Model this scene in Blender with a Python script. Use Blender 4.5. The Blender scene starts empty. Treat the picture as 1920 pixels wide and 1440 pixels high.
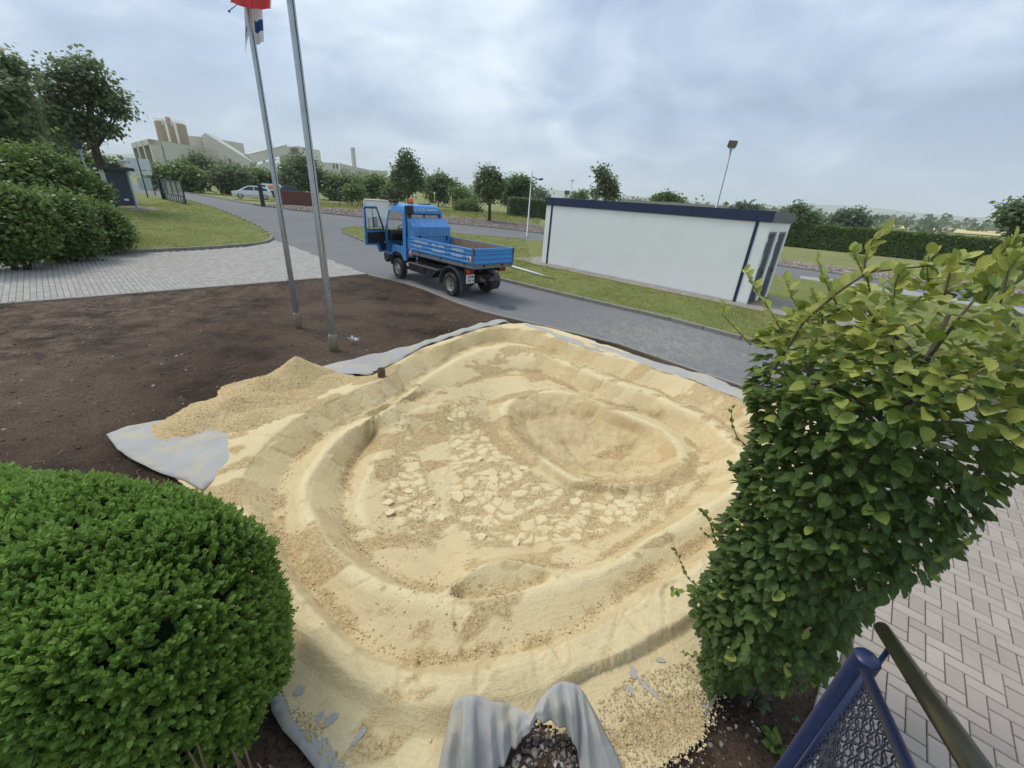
import bpy, bmesh, math, random
import numpy as np
from mathutils import Vector, Matrix
from mathutils.geometry import delaunay_2d_cdt

random.seed(7)
rng = np.random.default_rng(11)
R = math.radians
scene = bpy.context.scene
col = scene.collection

# ------------------------------------------------------------------ camera
EYE = np.array([0.0, 0.0, 2.9])            # eye height above the road, metres
FPX, CX, CY = 750.0, 960.0, 720.0          # focal length and centre in photo pixels
_vp = np.array([840.0 - CX, 2350.0 - CY])  # where verticals meet
_pitch = math.atan2(FPX, float(np.hypot(*_vp)))
_u = _vp / np.hypot(*_vp)
FW = np.array([0, math.cos(_pitch), -math.sin(_pitch)])
_d0 = np.array([0, -math.sin(_pitch), -math.cos(_pitch)])
EXV = _u[1] * np.array([1.0, 0, 0]) + _u[0] * _d0
EYV = -_u[0] * np.array([1.0, 0, 0]) + _u[1] * _d0
cam = bpy.data.cameras.new('camera')
cam.sensor_width = 36.0
cam.lens = 36.0 * FPX / 1920.0
cam.clip_start = 0.05
cam.clip_end = 20000
camo = bpy.data.objects.new('camera', cam)
col.objects.link(camo)
M = Matrix.Identity(4)
for i in range(3):
    M[i][0] = EXV[i]; M[i][1] = -EYV[i]; M[i][2] = -FW[i]; M[i][3] = EYE[i]
camo.matrix_world = M
scene.camera = camo

# ------------------------------------------------------------------ light
SUN_EL, SUN_AZ = R(58), R(-64)             # azimuth clockwise from +Y
SUN_DIR = Vector((math.sin(SUN_AZ) * math.cos(SUN_EL), math.cos(SUN_AZ) * math.cos(SUN_EL), math.sin(SUN_EL)))
sun = bpy.data.lights.new('sun', 'SUN')
sun.energy = 1.5
sun.angle = R(22)
sun.color = (1.0, 0.96, 0.9)
suno = bpy.data.objects.new('sun', sun)
col.objects.link(suno)
suno.rotation_euler = SUN_DIR.to_track_quat('Z', 'Y').to_euler()

scene.render.engine = 'CYCLES'
scene.cycles.use_denoising = True
scene.cycles.use_adaptive_sampling = True
scene.cycles.adaptive_threshold = 0.02
scene.cycles.max_bounces = 5
scene.cycles.diffuse_bounces = 2
scene.cycles.glossy_bounces = 3
scene.cycles.transmission_bounces = 4
scene.cycles.transparent_max_bounces = 8
scene.cycles.volume_bounces = 1
scene.view_settings.view_transform = 'Standard'
scene.view_settings.look = 'None'
scene.view_settings.gamma = 1.0
scene.view_settings.use_curve_mapping = False
scene.view_settings.exposure = 0.56

def sky_world():
    w = bpy.data.worlds.new('World')
    scene.world = w
    w.use_nodes = True
    nt = w.node_tree
    N, L = nt.nodes, nt.links
    N.clear()
    out = N.new('ShaderNodeOutputWorld')
    bg = N.new('ShaderNodeBackground')
    L.new(bg.outputs[0], out.inputs[0])
    sky = N.new('ShaderNodeTexSky')
    sky.sky_type = 'NISHITA'
    sky.sun_disc = False
    sky.sun_elevation = SUN_EL
    sky.sun_rotation = SUN_AZ
    sky.air_density = 1.2
    sky.dust_density = 2.0
    tc = N.new('ShaderNodeTexCoord')
    sep = N.new('ShaderNodeSeparateXYZ')
    L.new(tc.outputs['Generated'], sep.inputs[0])
    def math_(op, a, b=None, clamp=False):
        n = N.new('ShaderNodeMath'); n.operation = op; n.use_clamp = clamp
        for i, x in enumerate((a, b)):
            if x is None: continue
            if isinstance(x, (int, float)): n.inputs[i].default_value = x
            else: L.new(x, n.inputs[i])
        return n.outputs[0]
    def vmath(op, a, b):
        n = N.new('ShaderNodeVectorMath'); n.operation = op
        for i, x in enumerate((a, b)):
            if isinstance(x, tuple): n.inputs[i].default_value = x
            else: L.new(x, n.inputs[i])
        return n
    el = math_('MAXIMUM', sep.outputs[2], 0.0)
    den = math_('ADD', el, 0.34)
    cmb = N.new('ShaderNodeCombineXYZ')
    L.new(math_('DIVIDE', sep.outputs[0], den), cmb.inputs[0])
    L.new(math_('DIVIDE', sep.outputs[1], den), cmb.inputs[1])
    cmb.inputs[2].default_value = 0.37
    def noise(scale, detail, rough, dist, off):
        a = vmath('ADD', cmb.outputs[0], off)
        n = N.new('ShaderNodeTexNoise')
        n.inputs['Scale'].default_value = scale
        n.inputs['Detail'].default_value = detail
        n.inputs['Roughness'].default_value = rough
        n.inputs['Distortion'].default_value = dist
        L.new(a.outputs[0], n.inputs['Vector'])
        return n.outputs['Fac']
    big = noise(1.15, 3, 0.5, 0.3, (3.1, 1.7, 0))
    mid = noise(2.6, 7, 0.55, 0.5, (7.3, 2.2, 0))
    # a thin place in the clouds, high ahead of the camera
    thin = vmath('DOT_PRODUCT', tc.outputs['Generated'], tuple(Vector((-0.147, 0.945, 0.292)).normalized()))
    lobe = math_('MULTIPLY', math_('POWER', math_('MAXIMUM', thin.outputs['Value'], 0.0), 34.0), 0.15)
    v = math_('ADD', math_('MULTIPLY', big, 0.95), math_('MULTIPLY', mid, 0.66))
    v = math_('ADD', v, lobe)
    v = math_('ADD', v, math_('MULTIPLY', el, 0.10))
    v = math_('SUBTRACT', v, 0.295, True)
    ramp = N.new('ShaderNodeValToRGB')
    L.new(v, ramp.inputs[0])
    e = ramp.color_ramp.elements
    e[0].position = 0.36; e[0].color = (0.25, 0.33, 0.47, 1)
    e[1].position = 0.84; e[1].color = (0.78, 0.86, 0.90, 1)
    m1 = e.new(0.52); m1.color = (0.37, 0.46, 0.60, 1)
    m2 = e.new(0.66); m2.color = (0.54, 0.63, 0.73, 1)
    # haze towards the horizon
    hz = N.new('ShaderNodeMapRange')
    hz.inputs['From Min'].default_value = 0.0; hz.inputs['From Max'].default_value = 0.22
    hz.inputs['To Min'].default_value = 0.6; hz.inputs['To Max'].default_value = 0.0
    L.new(el, hz.inputs['Value'])
    mixh = N.new('ShaderNodeMix'); mixh.data_type = 'RGBA'
    L.new(hz.outputs[0], mixh.inputs['Factor'])
    L.new(ramp.outputs[0], mixh.inputs['A'])
    mixh.inputs['B'].default_value = (0.40, 0.49, 0.61, 1)
    scl = N.new('ShaderNodeMix'); scl.data_type = 'RGBA'; scl.blend_type = 'MULTIPLY'
    scl.inputs['Factor'].default_value = 1.0
    L.new(sky.outputs[0], scl.inputs['A'])
    scl.inputs['B'].default_value = (0.07, 0.07, 0.07, 1)
    mixs = N.new('ShaderNodeMix'); mixs.data_type = 'RGBA'
    mixs.inputs['Factor'].default_value = 0.9
    L.new(scl.outputs['Result'], mixs.inputs['A'])
    L.new(mixh.outputs['Result'], mixs.inputs['B'])
    L.new(mixs.outputs['Result'], bg.inputs['Color'])
    bg.inputs['Strength'].default_value = 1.0
sky_world()

# ------------------------------------------------------------------ placing
def ray(px, py):
    d = FW + EXV * (px - CX) / FPX + EYV * (py - CY) / FPX
    return d / np.linalg.norm(d)

def sstep(a, b, x):
    t = np.clip((np.asarray(x, float) - a) / (b - a), 0, 1)
    return t * t * (3 - 2 * t)

def T(x, y):
    """ground height: level round the building, rising gently up the road and far off"""
    s = -0.8 * np.asarray(x, float) + 0.6 * np.asarray(y, float)
    r = np.hypot(x, y)
    return 0.8 * sstep(22, 42, s) + 6.0 * sstep(120, 600, r)

def gz(px, py, z=0.0):
    """the point at height z seen at a photo pixel"""
    d = ray(px, py)
    return EYE + d * ((z - EYE[2]) / d[2])

def gt(px, py, up=0.0):
    """the ground point seen at a photo pixel"""
    z = up
    for _ in range(40):
        p = gz(px, py, z)
        if not (0 < np.hypot(p[0], p[1]) < 4000): break
        z = 0.5 * z + 0.5 * (float(T(p[0], p[1])) + up)
    return gz(px, py, z)

def at(px, py, dist):
    """the point at a horizontal distance along the ray of a photo pixel"""
    d = ray(px, py)
    return EYE + d * (dist / math.hypot(d[0], d[1]))

def proj(p):
    q = np.asarray(p, float) - EYE
    z = q @ FW
    return CX + FPX * (q @ EXV) / z, CY + FPX * (q @ EYV) / z

def ztop(x, y, py):
    """height at which an upright over (x, y) reaches photo row py"""
    lo, hi = -3.0, min(80.0, EYE[2]+2.1*float(y))
    for _ in range(50):
        m = (lo + hi) / 2
        if proj((x, y, m))[1] > py: lo = m
        else: hi = m
    return lo

# ------------------------------------------------------------------ noise in numpy
_tab = rng.random((256, 256))
def vnoise(x, y):
    x = np.asarray(x, float); y = np.asarray(y, float)
    xi = np.floor(x).astype(int); yi = np.floor(y).astype(int)
    fx = x - xi; fy = y - yi
    fx = fx * fx * (3 - 2 * fx); fy = fy * fy * (3 - 2 * fy)
    a = _tab[xi & 255, yi & 255]; b = _tab[(xi + 1) & 255, yi & 255]
    c = _tab[xi & 255, (yi + 1) & 255]; d = _tab[(xi + 1) & 255, (yi + 1) & 255]
    return (a * (1 - fx) + b * fx) * (1 - fy) + (c * (1 - fx) + d * fx) * fy
def fbm(x, y, o=4):
    s = 0; a = 0.5; n = 0
    for i in range(o):
        s = s + a * vnoise(x * 2 ** i + 17.3 * i, y * 2 ** i + 5.7 * i); n += a; a *= 0.5
    return s / n
def voro(x, y, seed=0):
    xi = np.floor(x).astype(int); yi = np.floor(y).astype(int)
    f1 = np.full(x.shape, 9.0); f2 = np.full(x.shape, 9.0); idv = np.zeros(x.shape); ox = np.zeros(x.shape); oy = np.zeros(x.shape)
    for di in (-1, 0, 1):
        for dj in (-1, 0, 1):
            a = xi + di; b = yi + dj
            px = a + _tab[(a + seed) & 255, b & 255]; py = b + _tab[(a + 91 + seed) & 255, (b + 37) & 255]
            d = np.hypot(x - px, y - py)
            new = d < f1
            f2 = np.where(new, f1, np.minimum(f2, d))
            idv = np.where(new, _tab[(a + 13) & 255, (b + 77 + seed) & 255], idv)
            ox = np.where(new, x - px, ox); oy = np.where(new, y - py, oy)
            f1 = np.where(new, d, f1)
    return f1, f2, idv, ox, oy

# ------------------------------------------------------------------ objects
def tag(o, label=None, cat=None, group=None, kind=None):
    if label: o['label'] = label
    if cat: o['category'] = cat
    if group: o['group'] = group
    if kind: o['kind'] = kind
    return o

def empty(name, loc=(0, 0, 0), rz=0.0):
    o = bpy.data.objects.new(name, None)
    o.empty_display_size = 0.2
    o.location = tuple(float(a) for a in loc)
    o.rotation_euler = (0, 0, rz)
    col.objects.link(o)
    return o

def link(name, me, parent=None, loc=None, rot=None, scale=None):
    o = bpy.data.objects.new(name, me)
    col.objects.link(o)
    if parent is not None: o.parent = parent
    if loc is not None: o.location = tuple(float(a) for a in loc)
    if rot is not None: o.rotation_euler = rot
    if scale is not None: o.scale = scale
    return o

def np_mesh(name, V, F, mat=None, smooth=False, tint=None, extra=None):
    """a mesh from arrays: V (n,3), F (m,k), all faces of k corners"""
    me = bpy.data.meshes.new(name)
    V = np.ascontiguousarray(V, np.float32); F = np.ascontiguousarray(F, np.int32)
    m, k = F.shape
    me.vertices.add(len(V)); me.vertices.foreach_set('co', V.ravel())
    me.loops.add(m * k); me.loops.foreach_set('vertex_index', F.ravel())
    me.polygons.add(m)
    me.polygons.foreach_set('loop_start', np.arange(0, m * k, k, dtype=np.int32))
    try: me.polygons.foreach_set('loop_total', np.full(m, k, np.int32))
    except Exception: pass
    if smooth: me.polygons.foreach_set('use_smooth', np.ones(m, bool))
    me.update(calc_edges=True)
    me.validate()
    if tint is not None:
        a = me.attributes.new('tint', 'FLOAT', 'POINT')
        a.data.foreach_set('value', np.ascontiguousarray(tint, np.float32))
    for k, a_ in (extra or {}).items():
        a = me.attributes.new(k, 'FLOAT', 'POINT')
        a.data.foreach_set('value', np.ascontiguousarray(a_, np.float32))
    for mt in (mat if isinstance(mat, (list, tuple)) else [mat]):
        if mt: me.materials.append(mt)
    return me

def copy_tree(o, parent=None):
    c = o.copy()
    col.objects.link(c)
    c.parent = parent
    for ch in o.children: copy_tree(ch, c)
    return c

class MB:
    """collects simple solids; build() links them as ONE mesh object"""
    def __init__(s): s.v = []; s.f = []; s.m = []; s.sm = []; s.cur = 0
    def add(s, vs, fs, smooth=False):
        b = len(s.v); s.v += [tuple(float(c) for c in p) for p in vs]
        for f in fs:
            s.f.append(tuple(b + i for i in f)); s.m.append(s.cur); s.sm.append(smooth)
        return s
    def box(s, lo, hi):
        x0, y0, z0 = lo; x1, y1, z1 = hi
        return s.add([(x0,y0,z0),(x1,y0,z0),(x1,y1,z0),(x0,y1,z0),(x0,y0,z1),(x1,y0,z1),(x1,y1,z1),(x0,y1,z1)],
                     [(3,2,1,0),(4,5,6,7),(0,1,5,4),(1,2,6,5),(2,3,7,6),(3,0,4,7)])
    def cbox(s, c, d, rz=0.0, rot=None):
        m = rot if rot is not None else Matrix.Rotation(rz, 3, 'Z')
        vs = []
        for z in (-.5, .5):
            for x, y in ((-.5,-.5),(.5,-.5),(.5,.5),(-.5,.5)):
                p = m @ Vector((x*d[0], y*d[1], z*d[2])); vs.append((c[0]+p.x, c[1]+p.y, c[2]+p.z))
        return s.add(vs, [(3,2,1,0),(4,5,6,7),(0,1,5,4),(1,2,6,5),(2,3,7,6),(3,0,4,7)])
    def prism(s, pts, off, smooth=False):
        """polygon pts (3D list) swept by the vector off"""
        n = len(pts); o = Vector(off)
        vs = [tuple(p) for p in pts] + [tuple(Vector(p) + o) for p in pts]
        fs = [tuple(range(n-1,-1,-1)), tuple(range(n,2*n))] + [(i,(i+1)%n,n+(i+1)%n,n+i) for i in range(n)]
        return s.add(vs, fs, smooth)
    def tube(s, pts, rad, n=8, caps=True, smooth=True):
        pts = [Vector([float(c) for c in p]) for p in pts]
        if isinstance(rad, (int, float)): rad = [rad]*len(pts)
        vs = []; up = Vector((0,0,1))
        prev = None
        for i, p in enumerate(pts):
            t = (pts[min(i+1,len(pts)-1)] - pts[max(i-1,0)])
            t = t.normalized() if t.length > 1e-9 else Vector((0,0,1))
            if prev is None:
                a = t.cross(up)
                if a.length < 1e-3: a = t.cross(Vector((1,0,0)))
                a.normalize()
            else:
                a = prev - t*prev.dot(t)
                if a.length < 1e-6: a = t.cross(up)
                a.normalize()
            prev = a; b = t.cross(a)
            for k in range(n):
                w = 2*math.pi*k/n
                vs.append(p + (a*math.cos(w)+b*math.sin(w))*rad[i])
        fs = []
        for i in range(len(pts)-1):
            for k in range(n):
                q = (k+1)%n
                fs.append((i*n+k, i*n+q, (i+1)*n+q, (i+1)*n+k))
        s.add(vs, fs, smooth)
        if caps:
            b = len(s.v) - len(vs)
            s.f.append(tuple(b+k for k in range(n-1,-1,-1))); s.m.append(s.cur); s.sm.append(False)
            s.f.append(tuple(b+(len(pts)-1)*n+k for k in range(n))); s.m.append(s.cur); s.sm.append(False)
        return s
    def lathe(s, c, prof, axis='Z', n=20, smooth=True):
        """profile of (radius, height) about an axis through c"""
        c = Vector(c); vs = []
        for r, h in prof:
            for k in range(n):
                w = 2*math.pi*k/n
                a, b = r*math.cos(w), r*math.sin(w)
                vs.append(c + Vector({'Z':(a,b,h),'Y':(a,h,b),'X':(h,a,b)}[axis]))
        fs = []
        for i in range(len(prof)-1):
            for k in range(n):
                q = (k+1)%n
                f = (i*n+k, i*n+q, (i+1)*n+q, (i+1)*n+k)
                fs.append(f[::-1] if axis == 'Y' else f)
        return s.add(vs, fs, smooth)
    def mesh(s, name, mats, bevel=0.0, seg=1):
        me = bpy.data.meshes.new(name)
        me.from_pydata(s.v, [], s.f)
        for mt in (mats if isinstance(mats, (list, tuple)) else [mats]): me.materials.append(mt)
        me.polygons.foreach_set('material_index', s.m)
        me.polygons.foreach_set('use_smooth', s.sm)
        bm = bmesh.new(); bm.from_mesh(me)
        bmesh.ops.recalc_face_normals(bm, faces=bm.faces)
        if bevel:
            ed = [e for e in bm.edges if len(e.link_faces) == 2 and e.calc_face_angle(0) > 0.6]
            bmesh.ops.bevel(bm, geom=ed, offset=bevel, segments=seg, profile=0.6, affect='EDGES', clamp_overlap=True)
        bm.to_mesh(me); bm.free(); me.update()
        return me
    def build(s, name, mats, parent=None, bevel=0.0, seg=1, loc=None, rz=None):
        return link(name, s.mesh(name, mats, bevel, seg), parent, loc, None if rz is None else (0,0,rz))

# ------------------------------------------------------------------ materials
def C(r, g, b):
    f = lambda c: (c/255/12.92) if c/255 <= 0.04045 else ((c/255+0.055)/1.055)**2.4
    return (f(r), f(g), f(b))

class NT:
    def __init__(s, name):
        s.mat = bpy.data.materials.new(name); s.mat.use_nodes = True
        s.nt = s.mat.node_tree; s.N = s.nt.nodes; s.L = s.nt.links
        s.bsdf = s.N['Principled BSDF']; s.out = s.N['Material Output']
    def tc(s, kind='Object'):
        n = s.N.new('ShaderNodeTexCoord'); return n.outputs[kind]
    def pos(s):
        return s.N.new('ShaderNodeNewGeometry').outputs['Position']
    def mapping(s, v, scale=(1,1,1), rot=(0,0,0), loc=(0,0,0)):
        n = s.N.new('ShaderNodeMapping'); s.L.new(v, n.inputs['Vector'])
        n.inputs['Scale'].default_value = scale; n.inputs['Rotation'].default_value = rot; n.inputs['Location'].default_value = loc
        return n.outputs[0]
    def noise(s, v, scale, detail=4, rough=0.55, dist=0.0, out='Fac'):
        n = s.N.new('ShaderNodeTexNoise'); s.L.new(v, n.inputs['Vector'])
        n.inputs['Scale'].default_value = scale; n.inputs['Detail'].default_value = detail
        n.inputs['Roughness'].default_value = rough; n.inputs['Distortion'].default_value = dist
        return n.outputs[out]
    def voronoi(s, v, scale, feature='F1', out='Distance'):
        n = s.N.new('ShaderNodeTexVoronoi'); n.feature = feature; s.L.new(v, n.inputs['Vector']); n.inputs['Scale'].default_value = scale
        return n.outputs[out]
    def ramp(s, v, stops):
        n = s.N.new('ShaderNodeValToRGB'); s.L.new(v, n.inputs[0])
        e = n.color_ramp.elements
        while len(e) < len(stops): e.new(0.5)
        for i, (p, c) in enumerate(stops):
            e[i].position = p
            c = (c,)*3 if isinstance(c, (int, float)) else c
            e[i].color = (c[0], c[1], c[2], 1)
        return n.outputs[0]
    def mix(s, f, a, b, blend='MIX'):
        n = s.N.new('ShaderNodeMix'); n.data_type = 'RGBA'; n.blend_type = blend
        for k, x in (('Factor', f), ('A', a), ('B', b)):
            if isinstance(x, (int, float)): n.inputs[k].default_value = x if k == 'Factor' else (x, x, x, 1)
            elif isinstance(x, tuple): n.inputs[k].default_value = (x[0], x[1], x[2], 1)
            else: s.L.new(x, n.inputs[k])
        return n.outputs['Result']
    def math(s, op, a, b=None, clamp=False):
        n = s.N.new('ShaderNodeMath'); n.operation = op; n.use_clamp = clamp
        for i, x in enumerate((a, b)):
            if x is None: continue
            if isinstance(x, (int, float)): n.inputs[i].default_value = x
            else: s.L.new(x, n.inputs[i])
        return n.outputs[0]
    def attr(s, name):
        n = s.N.new('ShaderNodeAttribute'); n.attribute_name = name; return n.outputs['Fac']
    def bump(s, hgt, strength=0.3, dist=0.02, prev=None):
        n = s.N.new('ShaderNodeBump'); s.L.new(hgt, n.inputs['Height'])
        n.inputs['Strength'].default_value = strength; n.inputs['Distance'].default_value = dist
        if prev is not None: s.L.new(prev, n.inputs['Normal'])
        return n.outputs[0]
    def set(s, color=None, rough=None, metal=None, normal=None, spec=None, **kw):
        b = s.bsdf
        def put(k, x):
            if x is None: return
            if isinstance(x, (int, float)): b.inputs[k].default_value = x
            elif isinstance(x, tuple): b.inputs[k].default_value = (x[0], x[1], x[2], 1)
            else: s.L.new(x, b.inputs[k])
        put('Base Color', color); put('Roughness', rough); put('Metallic', metal); put('Specular IOR Level', spec)
        if normal is not None: s.L.new(normal, b.inputs['Normal'])
        for k, x in kw.items(): put(k, x)
        return s.mat

def pm(name, c, rough=0.6, metal=0.0, var=0.12, scale=6.0, bump=0.0, bscale=60.0, spec=0.5, c2=None, f2=(0.5, 0.7), s2=3.0):
    """plain painted / weathered surface: colour, blotches, optional second colour and fine relief"""
    n = NT(name); p = n.tc('Object')
    base = n.mix(n.noise(p, scale, 5), tuple(x*(1-var) for x in c), tuple(min(1, x*(1+var)) for x in c))
    if c2 is not None:
        base = n.mix(n.ramp(n.noise(p, s2, 6, 0.65), [(f2[0], 0.0), (f2[1], 1.0)]), base, c2)
    nm = n.bump(n.noise(p, bscale, 3), bump, 0.01) if bump else None
    r = n.math('ADD', n.math('MULTIPLY', n.noise(p, scale*2.3, 3), 0.16), rough-0.08)
    return n.set(base, r, metal, nm, spec)

def leaf_mat(name, dark, light, young=None, trans=0.35, rough=0.45, vein=0.0, nsc=1.2):
    n = NT(name)
    t = n.attr('tint')
    c = n.ramp(t, [(0.0, dark), (0.8, light), (1.0, young or light)])
    p = n.tc('Object')
    c = n.mix(n.math('MULTIPLY', n.noise(p, nsc, 3), 0.5), c, tuple(x*0.6 for x in dark))
    n.set(c, rough, 0.0, None, 0.35)
    tr = n.N.new('ShaderNodeBsdfTranslucent')
    n.L.new(n.mix(0.5, c, tuple(min(1, x*1.6) for x in light)), tr.inputs['Color'])
    mx = n.N.new('ShaderNodeMixShader'); mx.inputs[0].default_value = trans
    n.L.new(n.bsdf.outputs[0], mx.inputs[1]); n.L.new(tr.outputs[0], mx.inputs[2])
    n.L.new(mx.outputs[0], n.out.inputs[0])
    return n.mat
# ================================================================== large structure
def inpoly(x, y, poly):
    x = np.asarray(x, float); y = np.asarray(y, float)
    r = np.zeros(x.shape, bool); n = len(poly)
    for i in range(n):
        x0, y0 = poly[i]; x1, y1 = poly[(i+1) % n]
        if y0 == y1: continue
        c = ((y0 > y) != (y1 > y)) & (x < (x1-x0)*(y-y0)/(y1-y0)+x0)
        r ^= c
    return r

def dens(pts, step, closed=True):
    out = []; n = len(pts)
    for i in range(n if closed else n-1):
        a = np.array(pts[i], float); b = np.array(pts[(i+1) % n], float)
        k = max(1, int(np.ceil(np.linalg.norm(b-a)/step)))
        out += [tuple(a+(b-a)*j/k) for j in range(k)]
    if not closed: out.append(tuple(np.array(pts[-1], float)))
    return out

def edge_dist(x, y, poly, closed=True):
    d = np.full(np.shape(x), 1e9); n = len(poly)
    for i in range(n if closed else n-1):
        ax, ay = poly[i][:2]; bx, by = poly[(i+1) % n][:2]
        ux, uy = bx-ax, by-ay; l = ux*ux+uy*uy+1e-12
        t = np.clip(((x-ax)*ux+(y-ay)*uy)/l, 0, 1)
        d = np.minimum(d, np.hypot(x-ax-t*ux, y-ay-t*uy))
    return d

def sheet_mesh(name, poly, zf, mat, step=1.0, smooth=True):
    """a triangulated sheet over a plan polygon, its height given by zf(x, y)"""
    b = dens(poly, step)
    xs = [p[0] for p in b]; ys = [p[1] for p in b]
    gx, gy = np.meshgrid(np.arange(min(xs)+step/2, max(xs), step), np.arange(min(ys)+step/2, max(ys), step))
    gx = gx.ravel() + rng.uniform(-.2, .2, gx.size)*step; gy = gy.ravel() + rng.uniform(-.2, .2, gy.size)*step
    k = inpoly(gx, gy, poly) & (edge_dist(gx, gy, poly) > step*0.45)
    pts = [Vector((p[0], p[1])) for p in b] + [Vector((float(x), float(y))) for x, y in zip(gx[k], gy[k])]
    n = len(b)
    v, e, f, *_ = delaunay_2d_cdt(pts, [(i, (i+1) % n) for i in range(n)], [], 1, 1e-6)
    X = np.array([p.x for p in v]); Y = np.array([p.y for p in v])
    Z = zf(X, Y)*np.ones_like(X)
    F = np.array([t if ((v[t[1]]-v[t[0]]).cross(v[t[2]]-v[t[0]]) > 0) else t[::-1] for t in f if len(t) == 3])
    return np_mesh(name, np.stack([X, Y, Z], 1), F, mat, smooth)

def sheet(name, poly, zf, mat, step=1.0, kind='structure', smooth=True):
    o = link(name, sheet_mesh(name, poly, zf, mat, step, smooth))
    if kind: tag(o, kind=kind)
    return o

def PX(*pts):
    return [tuple(gt(x, y)[:2]) for x, y in pts]

# ---- materials of the ground
def m_asphalt():
    n = NT('asphalt'); p = n.pos()
    c = n.mix(n.noise(p, 0.35, 6, 0.6), C(112, 111, 109), C(136, 135, 132))
    c = n.mix(n.math('MULTIPLY', n.noise(p, 90, 2), 0.5), c, C(88, 89, 92))
    c = n.mix(n.ramp(n.noise(p, 0.9, 7, 0.7, 0.5), [(0.56, 0.0), (0.72, 0.45)]), c, C(98, 97, 95))
    # sand spilled where the load was tipped over the edge
    d = n.N.new('ShaderNodeVectorMath'); d.operation = 'DISTANCE'
    n.L.new(n.mapping(p, (1, 1, 0)), d.inputs[0]); d.inputs[1].default_value = (3.6, 9.6, 0)
    near = n.math('SUBTRACT', 1.0, n.math('DIVIDE', d.outputs['Value'], 3.4), True)
    spill = n.math('MULTIPLY', near, n.ramp(n.noise(n.mapping(p, (1.0, 0.45, 1.0), (0, 0, R(46))), 7.0, 8, 0.8, 1.2), [(0.44, 0.0), (0.70, 0.7)]))
    c = n.mix(spill, c, C(190, 182, 162))
    h = n.noise(p, 140, 3)
    return n.set(c, 0.88, 0, n.bump(h, 0.35, 0.006), 0.3)
ASPHALT = m_asphalt()

def m_grass():
    n = NT('lawn'); p = n.pos()
    c = n.mix(n.noise(p, 0.7, 6, 0.65), C(112, 120, 60), C(150, 152, 88))
    c = n.mix(n.ramp(n.noise(p, 2.4, 6, 0.7), [(0.5, 0.0), (0.75, 0.7)]), c, C(172, 162, 112))
    c = n.mix(n.math('MULTIPLY', n.noise(p, 26, 3), 0.5), c, C(84, 94, 44))
    return n.set(c, 0.95, 0, n.bump(n.noise(p, 40, 4, 0.7), 0.8, 0.05), 0.2)
LAWN = m_grass()

def m_meadow():
    n = NT('meadow'); p = n.pos()
    c = n.mix(n.noise(p, 0.09, 6, 0.65), C(118, 124, 74), C(158, 154, 102))
    c = n.mix(n.ramp(n.noise(p, 0.5, 7, 0.7), [(0.48, 0.0), (0.7, 0.8)]), c, C(104, 112, 64))
    c = n.mix(n.ramp(n.noise(p, 0.012, 4, 0.6), [(0.45, 0.0), (0.6, 0.6)]), c, C(150, 150, 104))
    return n.set(c, 0.95, 0, n.bump(n.noise(p, 6, 5, 0.7), 0.6, 0.2), 0.2)
MEADOW = m_meadow()

def m_soil():
    n = NT('soil'); p = n.pos()
    c = n.mix(n.ramp(n.noise(p, 0.8, 7, 0.68), [(0.34, 0.0), (0.66, 1.0)]), C(48, 37, 30), C(98, 81, 67))
    far = n.ramp(n.noise(p, 0.35, 4, 0.5), [(0.46, 0.0), (0.62, 0.6)])
    c = n.mix(far, c, C(112, 96, 82))
    sx_ = n.N.new('ShaderNodeSeparateXYZ'); n.L.new(p, sx_.inputs[0])
    lf_ = n.math('MULTIPLY', n.math('DIVIDE', n.math('SUBTRACT', -5.0, sx_.outputs[0]), 4.0, True), n.ramp(n.noise(p, 2.2, 7, 0.75), [(0.42, 0.0), (0.62, 0.7)]))
    c = n.mix(lf_, c, C(140, 122, 106))
    c = n.mix(n.ramp(n.noise(p, 16, 5, 0.7), [(0.55, 0.0), (0.78, 0.55)]), c, C(120, 104, 88))
    c = n.mix(n.ramp(n.noise(p, 45, 3, 0.6), [(0.35, 0.7), (0.5, 0.0)]), c, C(36, 28, 23))
    b1 = n.bump(n.noise(p, 7, 6, 0.72), 0.9, 0.07)
    b2 = n.bump(n.noise(p, 60, 4, 0.7), 0.7, 0.015, b1)
    return n.set(c, 0.97, 0, b2, 0.15)
SOIL = m_soil()

def m_paver(name, a, b, c3, nsc=7.0):
    n = NT(name); p = n.pos()
    rnd = n.N.new('ShaderNodeObjectInfo').outputs['Random']
    c = n.mix(n.math('FRACT', n.math('ADD', rnd, n.attr('tint'))), a, b)
    c = n.mix(n.ramp(n.noise(p, 1.3, 6, 0.7), [(0.5, 0.0), (0.75, 0.5)]), c, c3)
    c = n.mix(n.math('MULTIPLY', n.noise(p, 160, 2), 0.35), c, tuple(x*0.6 for x in a))
    return n.set(c, 0.9, 0, n.bump(n.noise(p, 180, 3), 0.3, 0.004), 0.25)
PAVER_GREY = m_paver('grey_paver', C(162, 157, 149), C(182, 176, 167), C(146, 140, 131))
PAVER_PINK = m_paver('pink_paver', C(164, 152, 141), C(182, 169, 157), C(148, 138, 127))
JOINT = pm('joint_sand', C(104, 97, 88), 0.95, 0, 0.2, 20, 0.3, 120, 0.1)
CONCRETE = pm('kerb_concrete', C(146, 140, 130), 0.92, 0, 0.14, 5, 0.35, 90, 0.2, C(112, 106, 96), (0.5, 0.72), 2.5)
GRAVELM = pm('verge_stone', C(160, 142, 130), 0.95, 0, 0.3, 3, 0.3, 60, 0.2, C(120, 106, 98))
VERGE = pm('verge_soil', C(128, 114, 98), 0.97, 0, 0.25, 2.0, 0.8, 14, 0.1, C(92, 84, 66))

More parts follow.
